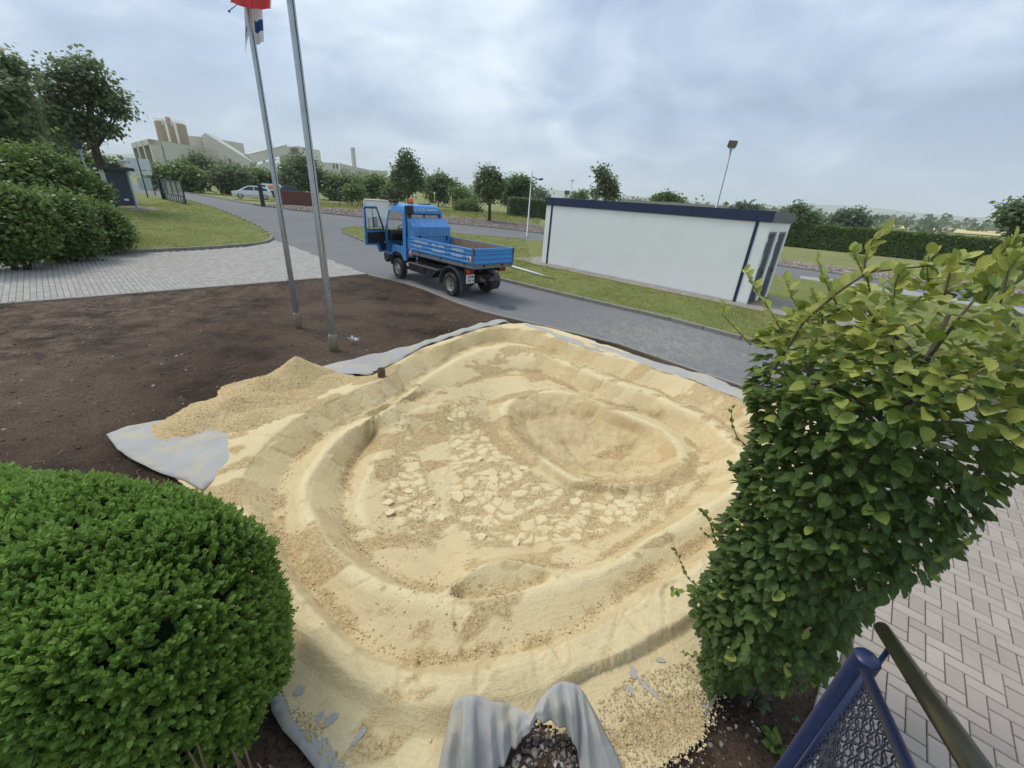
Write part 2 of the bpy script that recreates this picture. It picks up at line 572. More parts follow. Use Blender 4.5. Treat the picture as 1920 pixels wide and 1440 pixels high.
# ---- outlines in plan
drive_near = PX((-260, 594), (0, 572), (200, 556), (420, 538), (560, 527), (690, 515))
road_near = [tuple(gz(690, 515)[:2]), tuple(gz(778, 536)[:2]), tuple(gz(880, 577)[:2]), tuple(gz(960, 598)[:2]), (2.3, 9.12), (4.45, 6.80), (7.05, 4.95), (14.5, -0.9)]
soil_poly = drive_near + road_near[1:6] + [(5.85, 5.75), (2.35, 1.70), (1.94, 1.25), (-0.3, -1.4), (-9, -2.4), (-16, 3)]
lawn_kerb = PX((-260, 512), (0, 486), (120, 482), (240, 475), (380, 468), (470, 461), (500, 456), (512, 450), (508, 441), (484, 426), (440, 406), (395, 389), (352, 376))

# the wide ground, left open where beds, drive and pit lie
def warp(n, near, far):
    t = np.linspace(-1, 1, n)
    return np.sign(t)*(near*np.abs(t) + (far-near)*np.abs(t)**5)
gx = warp(281, 130, 6000); gy = warp(281, 130, 6000)
GX, GY = np.meshgrid(gx, gy)
GZ = T(GX, GY) - 0.05
idx = np.arange(GX.size).reshape(GX.shape)
Fq = np.stack([idx[:-1, :-1], idx[:-1, 1:], idx[1:, 1:], idx[1:, :-1]], -1).reshape(-1, 4)
hole = inpoly(GX, GY, soil_poly) & (edge_dist(GX, GY, soil_poly) > 0.4)
keep = ~hole.ravel()[Fq].any(1)
tag(link('ground', np_mesh('ground', np.stack([GX.ravel(), GY.ravel(), GZ.ravel()], 1), Fq[keep], MEADOW, True)), kind='structure')

# asphalt: the drive past the truck, the gate road and the branch behind the white block, one surface
road_far = PX((180, 338), (230, 343), (300, 350), (352, 362), (400, 370), (480, 385), (550, 395), (620, 402), (690, 409), (770, 414), (860, 421), (940, 429), (1015, 438))
road_far += [tuple(gz(1460, 499)[:2]), tuple(gz(1576, 515)[:2]), tuple(gz(1739, 539)[:2]), tuple(gz(1920, 567)[:2]), (34, 12)]
gate_side = PX((352, 376), (310, 372), (250, 362), (190, 352))
road_poly = road_near[:] + [(20, -3), (34, 6)] + road_far[::-1] + gate_side[::-1] + lawn_kerb[:6:-1]
sheet('road', road_poly, lambda x, y: T(x, y) + 0.004, ASPHALT, 1.2)

# island lawn with the white block on it
isl_near = PX((644, 437), (690, 456), (780, 481), (870, 507))
isl_near += [(-0.6, 15.79), (2.28, 13.35), (4.4, 11.63), (5.95, 10.01), (11.8, 4.9)]
isl_far = PX((643, 432), (652, 427), (700, 428), (770, 433), (860, 440), (985, 450))
isl_far += [tuple(gz(1514, 527)[:2]), tuple(gz(1700, 556)[:2]), tuple(gz(1920, 592)[:2]), (25, 8)]
isl_poly = isl_near + isl_far[::-1]
sheet('lawn_island', isl_poly, lambda x, y: T(x, y) + 0.085, LAWN, 1.0)
lawn_poly = lawn_kerb + PX((310, 371), (250, 361), (190, 351)) + [(-60, 40), (-60, 15)]
sheet('lawn', lawn_poly, lambda x, y: T(x, y) + 0.085, LAWN, 1.2)

# concrete channel along the branch road, right of the block
ch = [gz(1500, 517)[:2], gz(1514, 519)[:2], gz(1644, 533)[:2], gz(1752, 554)[:2], gz(1920, 578)[:2], gz(1920, 591)[:2], gz(1700, 555)[:2], gz(1514, 526.5)[:2], gz(1500, 524)[:2]]
sheet('gutter_strip', [tuple(p) for p in ch], lambda x, y: 0.012 + 0*x, pm('pale_concrete', C(158, 155, 148), 0.9, 0, 0.1, 2, 0.2, 60), 1.0)

# stony verges beyond the branch road
v1 = PX((470, 384), (550, 395), (620, 402), (690, 409), (770, 414), (860, 421), (940, 429), (1015, 438), (1070, 446), (1070, 431), (1015, 424), (930, 415), (850, 408), (770, 402), (690, 397), (600, 391), (540, 385))
sheet('verge', v1, lambda x, y: T(x, y) + 0.06, VERGE, 1.0)
v2 = [tuple(gz(*p)[:2]) for p in ((1440, 497), (1460, 499), (1576, 515), (1739, 539), (1990, 578), (1990, 558), (1800, 531), (1640, 512), (1520, 497), (1450, 489))]
sheet('verge', v2, lambda x, y: T(x, y) + 0.05, VERGE, 1.0)

def stones(name, polys, n, smin, smax, mat, zf, flat=0.6, verts=None):
    """loose stones as one heap of small faceted lumps"""
    ico = bmesh.new(); bmesh.ops.create_icosphere(ico, subdivisions=1, radius=1.0)
    iv = np.array([v.co[:] for v in ico.verts]); fi = np.array([[v.index for v in f.verts] for f in ico.faces]); ico.free()
    P = []
    for poly, k in polys:
        xs = [p[0] for p in poly]; ys = [p[1] for p in poly]
        got = np.zeros((0, 2))
        while len(got) < k:
            q = np.stack([rng.uniform(min(xs), max(xs), 2*k+50), rng.uniform(min(ys), max(ys), 2*k+50)], 1)
            got = np.vstack([got, q[inpoly(q[:, 0], q[:, 1], poly)]])
            if len(got) == 0: break
        P.append(got[:k])
    P = np.vstack(P); n = len(P)
    s = smin + (smax-smin)*rng.random(n)**2.2
    sc = s[:, None]*np.stack([rng.uniform(.7, 1.3, n), rng.uniform(.7, 1.3, n), flat*rng.uniform(.7, 1.3, n)], 1)
    V = iv[None]*(1+rng.uniform(-.28, .28, (n, len(iv), 1)))*sc[:, None, :]
    a = rng.uniform(0, 6.28, n); ca, sa = np.cos(a)[:, None], np.sin(a)[:, None]
    V = np.stack([V[..., 0]*ca-V[..., 1]*sa, V[..., 0]*sa+V[..., 1]*ca, V[..., 2]], -1)
    V[..., 0] += P[:, :1]; V[..., 1] += P[:, 1:]
    V[..., 2] += (zf(P[:, 0], P[:, 1]) + s*flat*0.35)[:, None]
    F = (fi[None] + (np.arange(n)*len(iv))[:, None, None]).reshape(-1, 3)
    return np_mesh(name, V.reshape(-1, 3), F, mat, False, np.repeat(rng.random(n), len(iv)))

def m_stones(name, stops, rough=0.9):
    n = NT(name); c = n.ramp(n.attr('tint'), stops); p = n.pos()
    c = n.mix(n.math('MULTIPLY', n.noise(p, 60, 3), 0.5), c, tuple(0.5*x for x in stops[0][1]))
    return n.set(c, rough, 0, n.bump(n.noise(p, 150, 2), 0.3, 0.004), 0.3)
M_VST = m_stones('verge_stones', [(0, C(134, 120, 112)), (0.5, C(172, 155, 146)), (1, C(206, 194, 184))])
tag(link('verge_stones', stones('verge_stones', [(v1, 7000), (v2, 4000)], 0, 0.035, 0.10, M_VST, lambda x, y: T(x, y) + 0.07)),
    'loose pinkish stones covering the strip beyond the branch road', 'stones', kind='stuff')

# ---- kerbs: each stone its own piece
KERB_ME = None
def kerb(name, line, length=1.0, w=0.12, h=0.115, zoff=0.0, mat=CONCRETE, side=0.0, name_piece='kerb_stone'):
    root = tag(empty(name, (line[0][0], line[0][1], 0)), kind='structure')
    ox, oy = line[0][0], line[0][1]
    pts = [np.array(p, float) for p in line]
    seg = [np.linalg.norm(pts[i+1]-pts[i]) for i in range(len(pts)-1)]
    tot = sum(seg); cum = np.concatenate([[0], np.cumsum(seg)])
    def along(s):
        i = min(max(np.searchsorted(cum, s)-1, 0), len(seg)-1)
        return pts[i]+(pts[i+1]-pts[i])*(s-cum[i])/max(seg[i], 1e-9)
    n = max(1, int(round(tot/length))); L = tot/n
    me = MB().box((-L/2+0.006, -w/2, -0.14), (L/2-0.006, w/2, h)).mesh(name_piece, mat, 0.014, 2)
    for i in range(n):
        a, b = along(i*L), along((i+1)*L); c = (a+b)/2; d = b-a
        ang = math.atan2(d[1], d[0])
        nx, ny = -math.sin(ang), math.cos(ang)
        x, y = c[0]+nx*side, c[1]+ny*side
        o = link(name_piece, me, root, (x-ox, y-oy, float(T(x, y))+zoff+random.uniform(-.004, .004)), (random.uniform(-.006, .006), random.uniform(-.004, .004), ang+random.uniform(-.004, .004)))
        o.scale = (np.linalg.norm(d)/L, 1, 1)
    return root
kerb('kerb', isl_near, 1.0)
kerb('kerb', isl_far[:6], 1.0, side=0.0)
kerb('kerb', lawn_kerb, 1.0, 0.14, 0.13)
kerb('kerb', road_far[2:13], 1.0, 0.10, 0.10)
kerb('kerb', road_far[13:17], 1.0, 0.10, 0.10)
kerb('edging', drive_near, 1.0, 0.11, 0.036, side=0.05, name_piece='edging_stone')
kerb('edging', road_near[:7], 1.0, 0.09, 0.03, name_piece='edging_stone')

# ---- grey drive: bonded rectangular pavers, near ones single pieces
drive_poly = drive_near + PX((655, 500), (600, 481), (550, 462), (514, 449)) + PX((512, 450), (500, 457), (470, 462.5), (380, 469.5), (240, 476.5), (120, 483.5), (0, 487.5), (-260, 513.5))
root = tag(empty('driveway'), kind='structure')
link('joint_bed', sheet_mesh('joint_bed', drive_poly, lambda x, y: T(x, y) + 0.002, JOINT, 1.0), root)
def paver_mesh(name, l, w, h, mat, ch=0.006):
    m = MB()
    a, b = l/2, w/2
    vs = [(-a, -b, -0.02), (a, -b, -0.02), (a, b, -0.02), (-a, b, -0.02), (-a, -b, h-ch), (a, -b, h-ch), (a, b, h-ch), (-a, b, h-ch),
          (-a+ch, -b+ch, h), (a-ch, -b+ch, h), (a-ch, b-ch, h), (-a+ch, b-ch, h)]
    m.add(vs, [(0,1,5,4),(1,2,6,5),(2,3,7,6),(3,0,4,7),(4,5,9,8),(5,6,10,9),(6,7,11,10),(7,4,8,11),(8,9,10,11)])
    return m.mesh(name, mat)
def lay(root, places, l, w, h, mat, name, most=300):
    """places (x, y, angle); the nearest stay single pieces, the rest join into one part"""
    def rank(q):                             # pieces in the picture first, nearest first
        d_ = np.hypot(q[0], q[1])
        if q[1] < 0.2: return d_+100
        a_, b_ = proj((q[0], q[1], 0)); return d_ if -30 < a_ < 1950 and -30 < b_ < 1470 else d_+100
    places = sorted(places, key=rank)
    me = paver_mesh(name, l, w, h, mat)
    for x, y, a in places[:most]:
        link(name, me, root, (x, y, float(T(x, y))+random.uniform(-.0025, .0025)), (random.uniform(-.008, .008), random.uniform(-.008, .008), a))
    rest = places[most:]
    if rest:
        bv = np.array([v.co[:] for v in me.vertices]); bf = np.array([list(p.vertices) for p in me.polygons])
        A = np.array(rest); ca, sa = np.cos(A[:, 2])[:, None], np.sin(A[:, 2])[:, None]
        n = len(A); z = T(A[:, 0], A[:, 1]) + rng.uniform(-.0025, .0025, n)
        V = np.stack([bv[None, :, 0]*ca-bv[None, :, 1]*sa+A[:, :1], bv[None, :, 0]*sa+bv[None, :, 1]*ca+A[:, 1:2], bv[None, :, 2]+z[:, None]], -1)
        F = (bf[None]+(np.arange(n)*len(bv))[:, None, None]).reshape(-1, 4)
        tag(link(name, np_mesh(name, V.reshape(-1, 3), F, mat, False, np.repeat(rng.random(n), len(bv))), root), kind='stuff')
A1 = R(138.5); ux, uy = math.cos(A1), math.sin(A1); vx, vy = -uy, ux
pl = []
rows = np.arange(-40, 40, 0.112)
cen = np.array(gt(250, 515)[:2])
inner = drive_poly
for i, rv in enumerate(np.arange(-22, 22, 0.112)):
    for k in np.arange(-22, 22, 0.204):
        uu = k + (0.102 if i % 2 else 0)
        x = cen[0]+ux*uu+vx*rv; y = cen[1]+uy*uu+vy*rv
        pl.append((x, y, A1))
pl = np.array(pl)
pl = pl[inpoly(pl[:, 0], pl[:, 1], inner) & (edge_dist(pl[:, 0], pl[:, 1], inner) > 0.09)]
pl = pl[np.array([proj((x, y, 0))[0] > -60 for x, y, _ in pl])]
lay(root, [tuple(p) for p in pl], 0.199, 0.106, 0.028, PAVER_GREY, 'paver')

# ---- pinkish herringbone yard on the right
yard_poly = [(1.94, 1.25), (2.35, 1.70), (5.85, 5.55), (7.05, 4.80), (10.5, 2.1), (10.5, -1.5), (-0.6, -1.5)]
yard = tag(empty('yard_paving'), kind='structure')
link('joint_bed', sheet_mesh('joint_bed', yard_poly, lambda x, y: 0.002 + 0*x, JOINT, 0.8), yard)
A2 = R(48.0)
e1 = np.array([math.cos(A2), math.sin(A2)]); e2 = np.array([-e1[1], e1[0]])
pl = []
pit = 0.1025
o0 = np.array(gz(1560+920/4, 860+980/4)[:2])
for i in range(-80, 81):
    for j in range(-80, 81):
        # herringbone: cell (i,j) starts an along-e1 piece or an along-e2 piece
        k = (i - j) % 4
        if k == 0: c = o0+e1*(i+1.0)*pit+e2*(j+0.5)*pit; pl.append((c[0], c[1], A2))
        elif k == 2: c = o0+e1*(i+0.5)*pit+e2*(j+0.0)*pit; pl.append((c[0], c[1], A2+math.pi/2))
pl = np.array(pl)
def within(x, y, m): return inpoly(x, y, yard_poly) & (edge_dist(x, y, yard_poly[:4], False) > m)
hx, hy = np.cos(pl[:, 2])*pit/2, np.sin(pl[:, 2])*pit/2
in0 = within(pl[:, 0]+hx, pl[:, 1]+hy, 0.03); in1 = within(pl[:, 0]-hx, pl[:, 1]-hy, 0.03)
halves = np.vstack([np.stack([pl[:, 0]+hx, pl[:, 1]+hy, pl[:, 2]], 1)[in0 & ~in1], np.stack([pl[:, 0]-hx, pl[:, 1]-hy, pl[:, 2]], 1)[in1 & ~in0]])
pl = pl[in0 & in1]
vis = []
hv = []
for q in halves:
    hv.append(tuple(q))
lay(yard, hv, 0.0965, 0.0965, 0.026, PAVER_PINK, 'cut_paver')
for q in pl:
    vis.append(tuple(q))
lay(yard, vis, 0.1975, 0.0965, 0.026, PAVER_PINK, 'paver')
kerb('edging', [(1.55, 0.83), (1.94, 1.25), (2.35, 1.70), (5.80, 5.50)], 1.0, 0.075, 0.03, name_piece='edging_stone', mat=pm('pale_edging', C(176, 168, 155), 0.92, 0, 0.1, 6, 0.3, 90), side=0.03)

# ---- hills and fields far off
def m_far(name, a, b, sc):
    n = NT(name); p = n.pos()
    c = n.mix(n.ramp(n.noise(p, sc, 5, 0.6), [(0.42, 0.0), (0.58, 1.0)]), a, b)
    return n.set(c, 1.0, 0, None, 0.0)
def hill_ridge(name, a0, a1, dist, hgt, seed, mat, depth=900):
    az = np.linspace(R(a0), R(a1), 120); rows_ = np.linspace(0, 1, 14)
    V = []
    for r in rows_:
        d = dist + depth*r
        z = hgt*np.sin(np.minimum(r*1.25, 1)*math.pi/2)*(0.72+0.5*fbm(az*6+seed, np.full_like(az, seed*3.1), 4)) * sstep(0, 0.12, (az-R(a0))/(R(a1)-R(a0))) * sstep(0, 0.12, (R(a1)-az)/(R(a1)-R(a0)))
        V.append(np.stack([np.sin(az)*d, np.cos(az)*d, 4.0 + z - (6 if r == 0 else 0)], 1))
    V = np.concatenate(V); n = len(az)
    I = np.arange(14*n).reshape(14, n)
    F = np.stack([I[:-1, :-1], I[1:, :-1], I[1:, 1:], I[:-1, 1:]], -1).reshape(-1, 4)[:, ::-1]
    return tag(link(name, np_mesh(name, V, F, mat, True)), kind='structure')
FAR_GREEN = m_far('far_woods', C(74, 92, 62), C(120, 130, 84), 0.004)
hill_ridge('hill', -55, 75, 3600, 128, 1.3, FAR_GREEN, 1500)
hill_ridge('hill', 20, 80, 2500, 52, 4.2, m_far('far_fields', C(110, 120, 78), C(150, 146, 100), 0.003), 700)
f0 = [at(1672, 431, 330), at(1860, 446, 330), at(1990, 452, 350), at(1990, 440, 620), at(1860, 438, 620), at(1640, 424, 620)]
sheet('wheat_field', [tuple(p[:2]) for p in f0], lambda x, y: T(x, y) + 0.35, m_far('wheat', C(196, 176, 124), C(214, 196, 146), 0.02), 30)
# ================================================================== bed of bare soil and the sand basin
def zs(lo, hi, y0, y1):
    return lambda x, y: lo+(hi-lo)*float(np.clip((y-y0)/(y1-y0), 0, 1))
# lines traced on the basin: (x, y[, z]) in photo pixels with a height, or ('w', x, y[, z]) in plan
Z_B = zs(0.06, 0.14, 780, 1200); Z_C = zs(0.06, 0.135, 780, 1200)
Z_D = zs(-0.18, 0.0, 800, 1200); Z_E = zs(-0.14, 0.085, 760, 1120); Z_F = zs(-0.44, -0.20, 800, 1100)
OUT = [(432, 1010), (470, 1110), (500, 1210), (528, 1292), (548, 1345), (585, 1392), (640, 1450), (720, 1500), (830, 1480), (872, 1420), (960, 1362),
       (1010, 1352), (1075, 1385), (1108, 1440), (1135, 1500), (1215, 1460), (1262, 1420), (1310, 1392), (1338, 1330), (1352, 1270), ('w', 1.85, 2.02), ('w', 2.6, 2.75), ('w', 3.6, 3.85),
       ('w', 4.55, 4.95), ('w', 5.0, 5.6), ('w', 4.75, 6.2), (1405, 741), (1300, 703), (1150, 650), (1050, 618), (985, 605), (945, 606), (900, 614), (865, 626), (800, 648), (745, 672),
       (700, 702), (645, 706), (600, 706), (540, 725), (450, 765), (360, 795), (330, 805), (385, 824), (375, 846), (340, 870), (320, 888), (362, 925)]
RIM_O = [(430, 950), (438, 905), (470, 848), (540, 779), (610, 748), (690, 710), (745, 675), (800, 649), (870, 621), (955, 608), (1020, 620), (1133, 658), (1250, 691), (1366, 737), (1420, 757),
         ('w', 4.55, 5.7), ('w', 4.3, 5.1), ('w', 3.5, 4.15), ('w', 2.75, 3.3), (1400, 1085), (1331, 1128), (1235, 1186), (1159, 1229), (1087, 1258), (1000, 1290), (900, 1305), (842, 1315),
         (751, 1320), (670, 1277), (608, 1224), (565, 1181), (512, 1119), (470, 1030)]
TOE_L = [(512, 1150), (545, 1215), (598, 1272), (656, 1320), (737, 1373), (838, 1384), (900, 1368)]
TOE_R = [(1020, 1320), (1106, 1267), (1216, 1224), (1274, 1191), (1341, 1147), ('w', 2.72, 3.05), ('w', 3.6, 4.0)]
RIM_I = [(441, 921), (467, 866), (508, 819), (540, 793), (589, 764), (642, 741), (691, 719), (724, 709), (750, 682), (776, 662), (808, 650), (846, 640), (866, 629), (919, 618), (954, 615), (973, 615),
         (1017, 627), (1075, 647), (1133, 664), (1191, 679), (1250, 697), (1308, 720), (1366, 743), (1410, 762), ('w', 4.2, 5.4), ('w', 3.75, 4.75), ('w', 3.1, 4.0), (1400, 1000), (1360, 1018), (1260, 1085), (1165, 1150), (1095, 1190),
         (1030, 1215), (940, 1245), (870, 1268), (780, 1262), (700, 1238), (655, 1211), (610, 1168), (570, 1122), (520, 1058), (488, 1000), (460, 960)]
GUT = [(525, 968), (531, 924), (540, 887), (563, 857), (604, 817), (633, 805), (662, 787), (721, 758), (759, 735), (773, 717), (802, 700), (837, 677), (866, 659), (910, 645), (944, 641), (979, 643),
       (1017, 653), (1075, 676), (1133, 700), (1191, 720), (1235, 732), (1264, 752), (1290, 760), (1337, 781), (1366, 802), (1407, 835), (1420, 890), (1400, 945), (1350, 992), (1255, 1060), (1159, 1115), (1149, 1130), (1082, 1172),
       (1015, 1197), (919, 1218), (840, 1236), (770, 1232), (708, 1212), (670, 1186), (632, 1147), (598, 1109), (555, 1052), (530, 1005)]
LIP_O = [(546, 960), (548, 925), (556, 895), (578, 864), (608, 830), (640, 812)]
LIP = [(566, 955), (563, 914), (575, 889), (601, 854), (619, 828), (645, 808), (688, 786), (729, 764), (764, 742), (788, 717), (823, 690), (866, 668), (910, 651), (944, 648), (979, 650), (1017, 660), (1075, 684), (1133, 707),
       (1191, 727), (1235, 740), (1262, 758), (1290, 768), (1337, 791), (1366, 815), (1396, 845), (1402, 885), (1385, 920), (1336, 948), (1303, 972), (1231, 1011), (1183, 1048), (1135, 1072), (1053, 1096), (1015, 1103),
       (967, 1122), (919, 1134), (871, 1139), (838, 1133), (818, 1128), (775, 1119), (708, 1100), (670, 1080), (632, 1052), (603, 1028), (584, 994)]
TOE2 = [(645, 960), (648, 915), (656, 880), (677, 851), (700, 819), (721, 793), (738, 777, -0.32), (775, 750, -0.24), (812, 728, -0.24), (860, 722, -0.29), (900, 710, -0.36), (958, 696), (1008, 699), (1046, 718), (1104, 745), (1151, 762),
        (1191, 772), (1235, 786), (1279, 812), (1308, 838), (1329, 862), (1331, 878), (1318, 900), (1290, 935), (1240, 975), (1190, 1012), (1125, 1048), (1060, 1066), (1000, 1058, -0.12), (950, 1052, -0.1), (900, 1072, -0.12), (842, 1112),
        (790, 1106), (745, 1086), (690, 1050), (658, 1010)]
BANK = [(690, 1000), (672, 950), (684, 905), (709, 853), (729, 819), (752, 786)]
BANK_I = [(823, 1066), (775, 1042), (727, 1002), (706, 950), (716, 900), (740, 850), (765, 800)]
CREST = [(752, 780), (788, 765), (828, 759), (855, 764), (885, 772)]
CREST_T = [(772, 812), (805, 816), (840, 815), (872, 806), (905, 822)]
LENS = [(842, 1106), (880, 1072), (920, 1054), (960, 1050), (1010, 1062), (1060, 1078)]
LENS_T = [(850, 1120), (890, 1124), (930, 1119), (975, 1108), (1020, 1094)]
BOWL = [(944, 767), (964, 749), (1002, 739), (1046, 737), (1090, 743), (1133, 761), (1191, 787), (1235, 804), (1264, 828), (1279, 851), (1279, 872), (1262, 889), (1221, 909), (1177, 913), (1133, 911), (1075, 903),
        (1040, 880), (1002, 854), (973, 830), (950, 805)]
_bc = (1112, 822)
BOWL_O = [(_bc[0]+(x-_bc[0])*1.17, _bc[1]+(y-_bc[1])*1.20) for x, y in BOWL]
BOWL_L = [(_bc[0]+(x-_bc[0])*0.955, _bc[1]+(y-_bc[1])*0.955) for x, y in BOWL]
BOWL_M = [(985, 790), (1040, 776), (1110, 782), (1190, 812), (1240, 850), (1235, 872), (1180, 893), (1120, 895), (1060, 878), (1010, 838)]
BOWL_F = [(1060, 835), (1120, 832), (1185, 852), (1190, 870), (1150, 882), (1100, 878)]
FLOOR = [[(760, 880), (800, 950), (830, 1010)], [(840, 860), (880, 940), (930, 1010), (1000, 1030)], [(920, 830), (960, 900), (1040, 970), (1120, 990)], [(1080, 935), (1180, 945), (1260, 930)]]
def world(line, z):
    out = []
    for p in line:
        if p[0] == 'w':
            px, py = proj((p[1], p[2], 0))
            out.append((p[1], p[2], p[3] if len(p) > 3 else (z(px, py) if callable(z) else z)))
        else:
            zz = p[2] if len(p) > 2 else (z(p[0], p[1]) if callable(z) else z)
            q = gz(p[0], p[1], zz); out.append((q[0], q[1], zz))
    return out
LINES = [(OUT, 0.025, True), (RIM_O, Z_B, True), (TOE_L, 0.04, False), (TOE_R, 0.05, False), (RIM_I, Z_C, True), (GUT, Z_D, True), (LIP_O, -0.10, False), (LIP, Z_E, True), (TOE2, Z_F, True),
         (BANK, -0.30, False), (BANK_I, -0.33, False), (CREST, -0.24, False), (CREST_T, -0.43, False), (LENS, 0.075, False), (LENS_T, -0.045, False), (BOWL_O, -0.40, True), (BOWL, -0.31, True), (BOWL_L, -0.315, True), (BOWL_M, -0.50, True), (BOWL_F, -0.68, True)]
LINES += [(f, -0.42, False) for f in FLOOR]
SX0, SX1, SY0, SY1 = -5.4, 5.5, 0.6, 11.0
samples = []
for ln, z, closed in LINES:
    w = world(ln, z)
    samples += dens(w, 0.012, closed)
def shrink(line, z, f):
    w = np.array(world(line, z)); c = w[:, :2].mean(0); w[:, :2] = c+(w[:, :2]-c)*f
    return [tuple(p) for p in w]
samples += dens(shrink(LIP, Z_E, .982), .012) + dens(shrink(GUT, Z_D, 1.016), .012)
samples = np.array(samples)
Zg = None
for h_ in (0.32, 0.16, 0.08, 0.04, 0.018):
    nx = int((SX1-SX0)/h_)+1; ny = int((SY1-SY0)/h_)+1
    ix = np.clip(((samples[:, 0]-SX0)/h_+0.5).astype(int), 0, nx-1); iy = np.clip(((samples[:, 1]-SY0)/h_+0.5).astype(int), 0, ny-1)
    cnt = np.zeros((ny, nx)); val = np.zeros((ny, nx))
    np.add.at(cnt, (iy, ix), 1); np.add.at(val, (iy, ix), samples[:, 2])
    fix = cnt > 0; val[fix] /= cnt[fix]
    if Zg is None: Z = np.zeros((ny, nx))
    else:
        yy = np.clip(np.linspace(0, Zg.shape[0]-1, ny), 0, Zg.shape[0]-1.001); xx = np.clip(np.linspace(0, Zg.shape[1]-1, nx), 0, Zg.shape[1]-1.001)
        a = yy.astype(int); b = xx.astype(int); fy = (yy-a)[:, None]; fx = (xx-b)[None]
        Z = (Zg[np.ix_(a, b)]*(1-fx)+Zg[np.ix_(a, b+1)]*fx)*(1-fy)+(Zg[np.ix_(a+1, b)]*(1-fx)+Zg[np.ix_(a+1, b+1)]*fx)*fy
    Z[fix] = val[fix]
    for _ in range(160 if h_ > 0.03 else 70):
        P_ = np.pad(Z, 1, mode='edge')
        Z = 0.25*(P_[:-2, 1:-1]+P_[2:, 1:-1]+P_[1:-1, :-2]+P_[1:-1, 2:])
        Z[fix] = val[fix]
    Zg = Z
for _ in range(0):
    P_ = np.pad(Zg, 1, mode='edge')
    Zg = (Zg*2+0.5*(P_[:-2, 1:-1]+P_[2:, 1:-1]+P_[1:-1, :-2]+P_[1:-1, 2:]))/4
SH = h_
xs = SX0+np.arange(nx)*SH; ys = SY0+np.arange(ny)*SH
XX, YY = np.meshgrid(xs, ys)
gyy, gxx = np.gradient(Zg, SH)
slope = np.hypot(gxx, gyy)
outw = [p[:2] for p in world(OUT, 0.025)]
d_out = edge_dist(XX, YY, outw)
ins = inpoly(XX, YY, outw)
toe2w = [p[:2] for p in world(TOE2, Z_F)]
bowlw = [p[:2] for p in world(BOWL, -0.37)]
bankw = [p[:2] for p in world(BANK_I[::-1] + [(840, 770), (900, 800), (950, 860), (1040, 915), (1180, 925), (1290, 915), (1270, 960), (1180, 1015), (1100, 1050), (990, 1045), (880, 1065)], -0.48)]
in_floor = inpoly(XX, YY, bankw)
d_fl = edge_dist(XX, YY, bankw)
fl = np.where(in_floor, sstep(0, 0.12, d_fl), 0.0)
in_bowl = np.where(inpoly(XX, YY, bowlw), sstep(0, 0.15, edge_dist(XX, YY, bowlw)), 0.0)
wall = sstep(0.35, 0.8, slope)
wx = XX+0.16*fbm(XX*3, YY*3, 3)+0.10*fbm(XX*9, YY*9, 3); wy = YY+0.16*fbm(XX*3+9, YY*3+4, 3)+0.10*fbm(XX*9+5, YY*9+2, 3)
# caked plates on the floor, crumbs between them
ca_, sa_ = math.cos(.5), math.sin(.5)
f1, f2, idv, ox_, oy_ = voro((wx*ca_+wy*sa_)*5.6, (-wx*sa_+wy*ca_)*8.2)
patch = sstep(0.40, 0.56, fbm(XX*1.5+3, YY*1.5, 3))
isplate = sstep(0.46, 0.58, idv*0.80+patch*0.36+0.40*(fbm(XX*7+1, YY*7, 3)-0.5))
edge_ = sstep(0.02, 0.24, f2-f1)
tilt = ((np.modf(idv*9.7)[0]-0.5)*ox_+(np.modf(idv*7.13)[0]-0.5)*oy_)*0.085
plate = isplate*edge_*(0.008+0.018*np.modf(idv*5.3)[0]+.55*tilt)
f1b, f2b, idb, _, _ = voro(XX*38, YY*38, 5)
grit = (0.75-f1b)*sstep(0.15, 0.6, idb)
f1e, f2e, ide, _, _ = voro(XX*19+5, YY*19, 8)
grit2 = (0.7-f1e).clip(0)*sstep(0.45, 0.8, ide)
Zd = Zg.copy()
Zd += fl*(plate+(1-isplate*edge_)*(0.016*grit+0.020*grit2)+0.020*(fbm(XX*6, YY*6, 3)-0.5))
# streaks of loose crumbs along the feet of the walls and in patches
st_ = fbm((XX*ca_+YY*sa_)*1.2+40, (-XX*sa_+YY*ca_)*2.8+3, 4)
st_ = st_+0.16*(fbm(XX*8, YY*8, 3)-0.5)
crumb = sstep(0.555, 0.61, st_)*(1-0.8*wall)*(1-fl)
gutw = [p[:2] for p in world(GUT, Z_D)]
d_g = edge_dist(XX, YY, gutw); d_t = edge_dist(XX, YY, toe2w)
rag = 0.10*(fbm(XX*9+2, YY*9, 3)-0.5)
foot = np.maximum(1-sstep(0.03, 0.08, d_g+rag), 1-sstep(0.03, 0.09, d_t+rag))*sstep(0.38, 0.50, fbm(XX*2.5+11, YY*2.5, 3))
loose = np.clip(crumb+foot, 0, 1)
Zd += loose*(0.010*grit+0.014*grit2)
# scooped dents in the bowl
f1c, f2c, idc, _, _ = voro(wx*5.5, wy*5.5, 31)
Zd += in_bowl*(-0.050*(0.55-f1c).clip(0)+0.010*(fbm(XX*9, YY*9, 3)-.5))
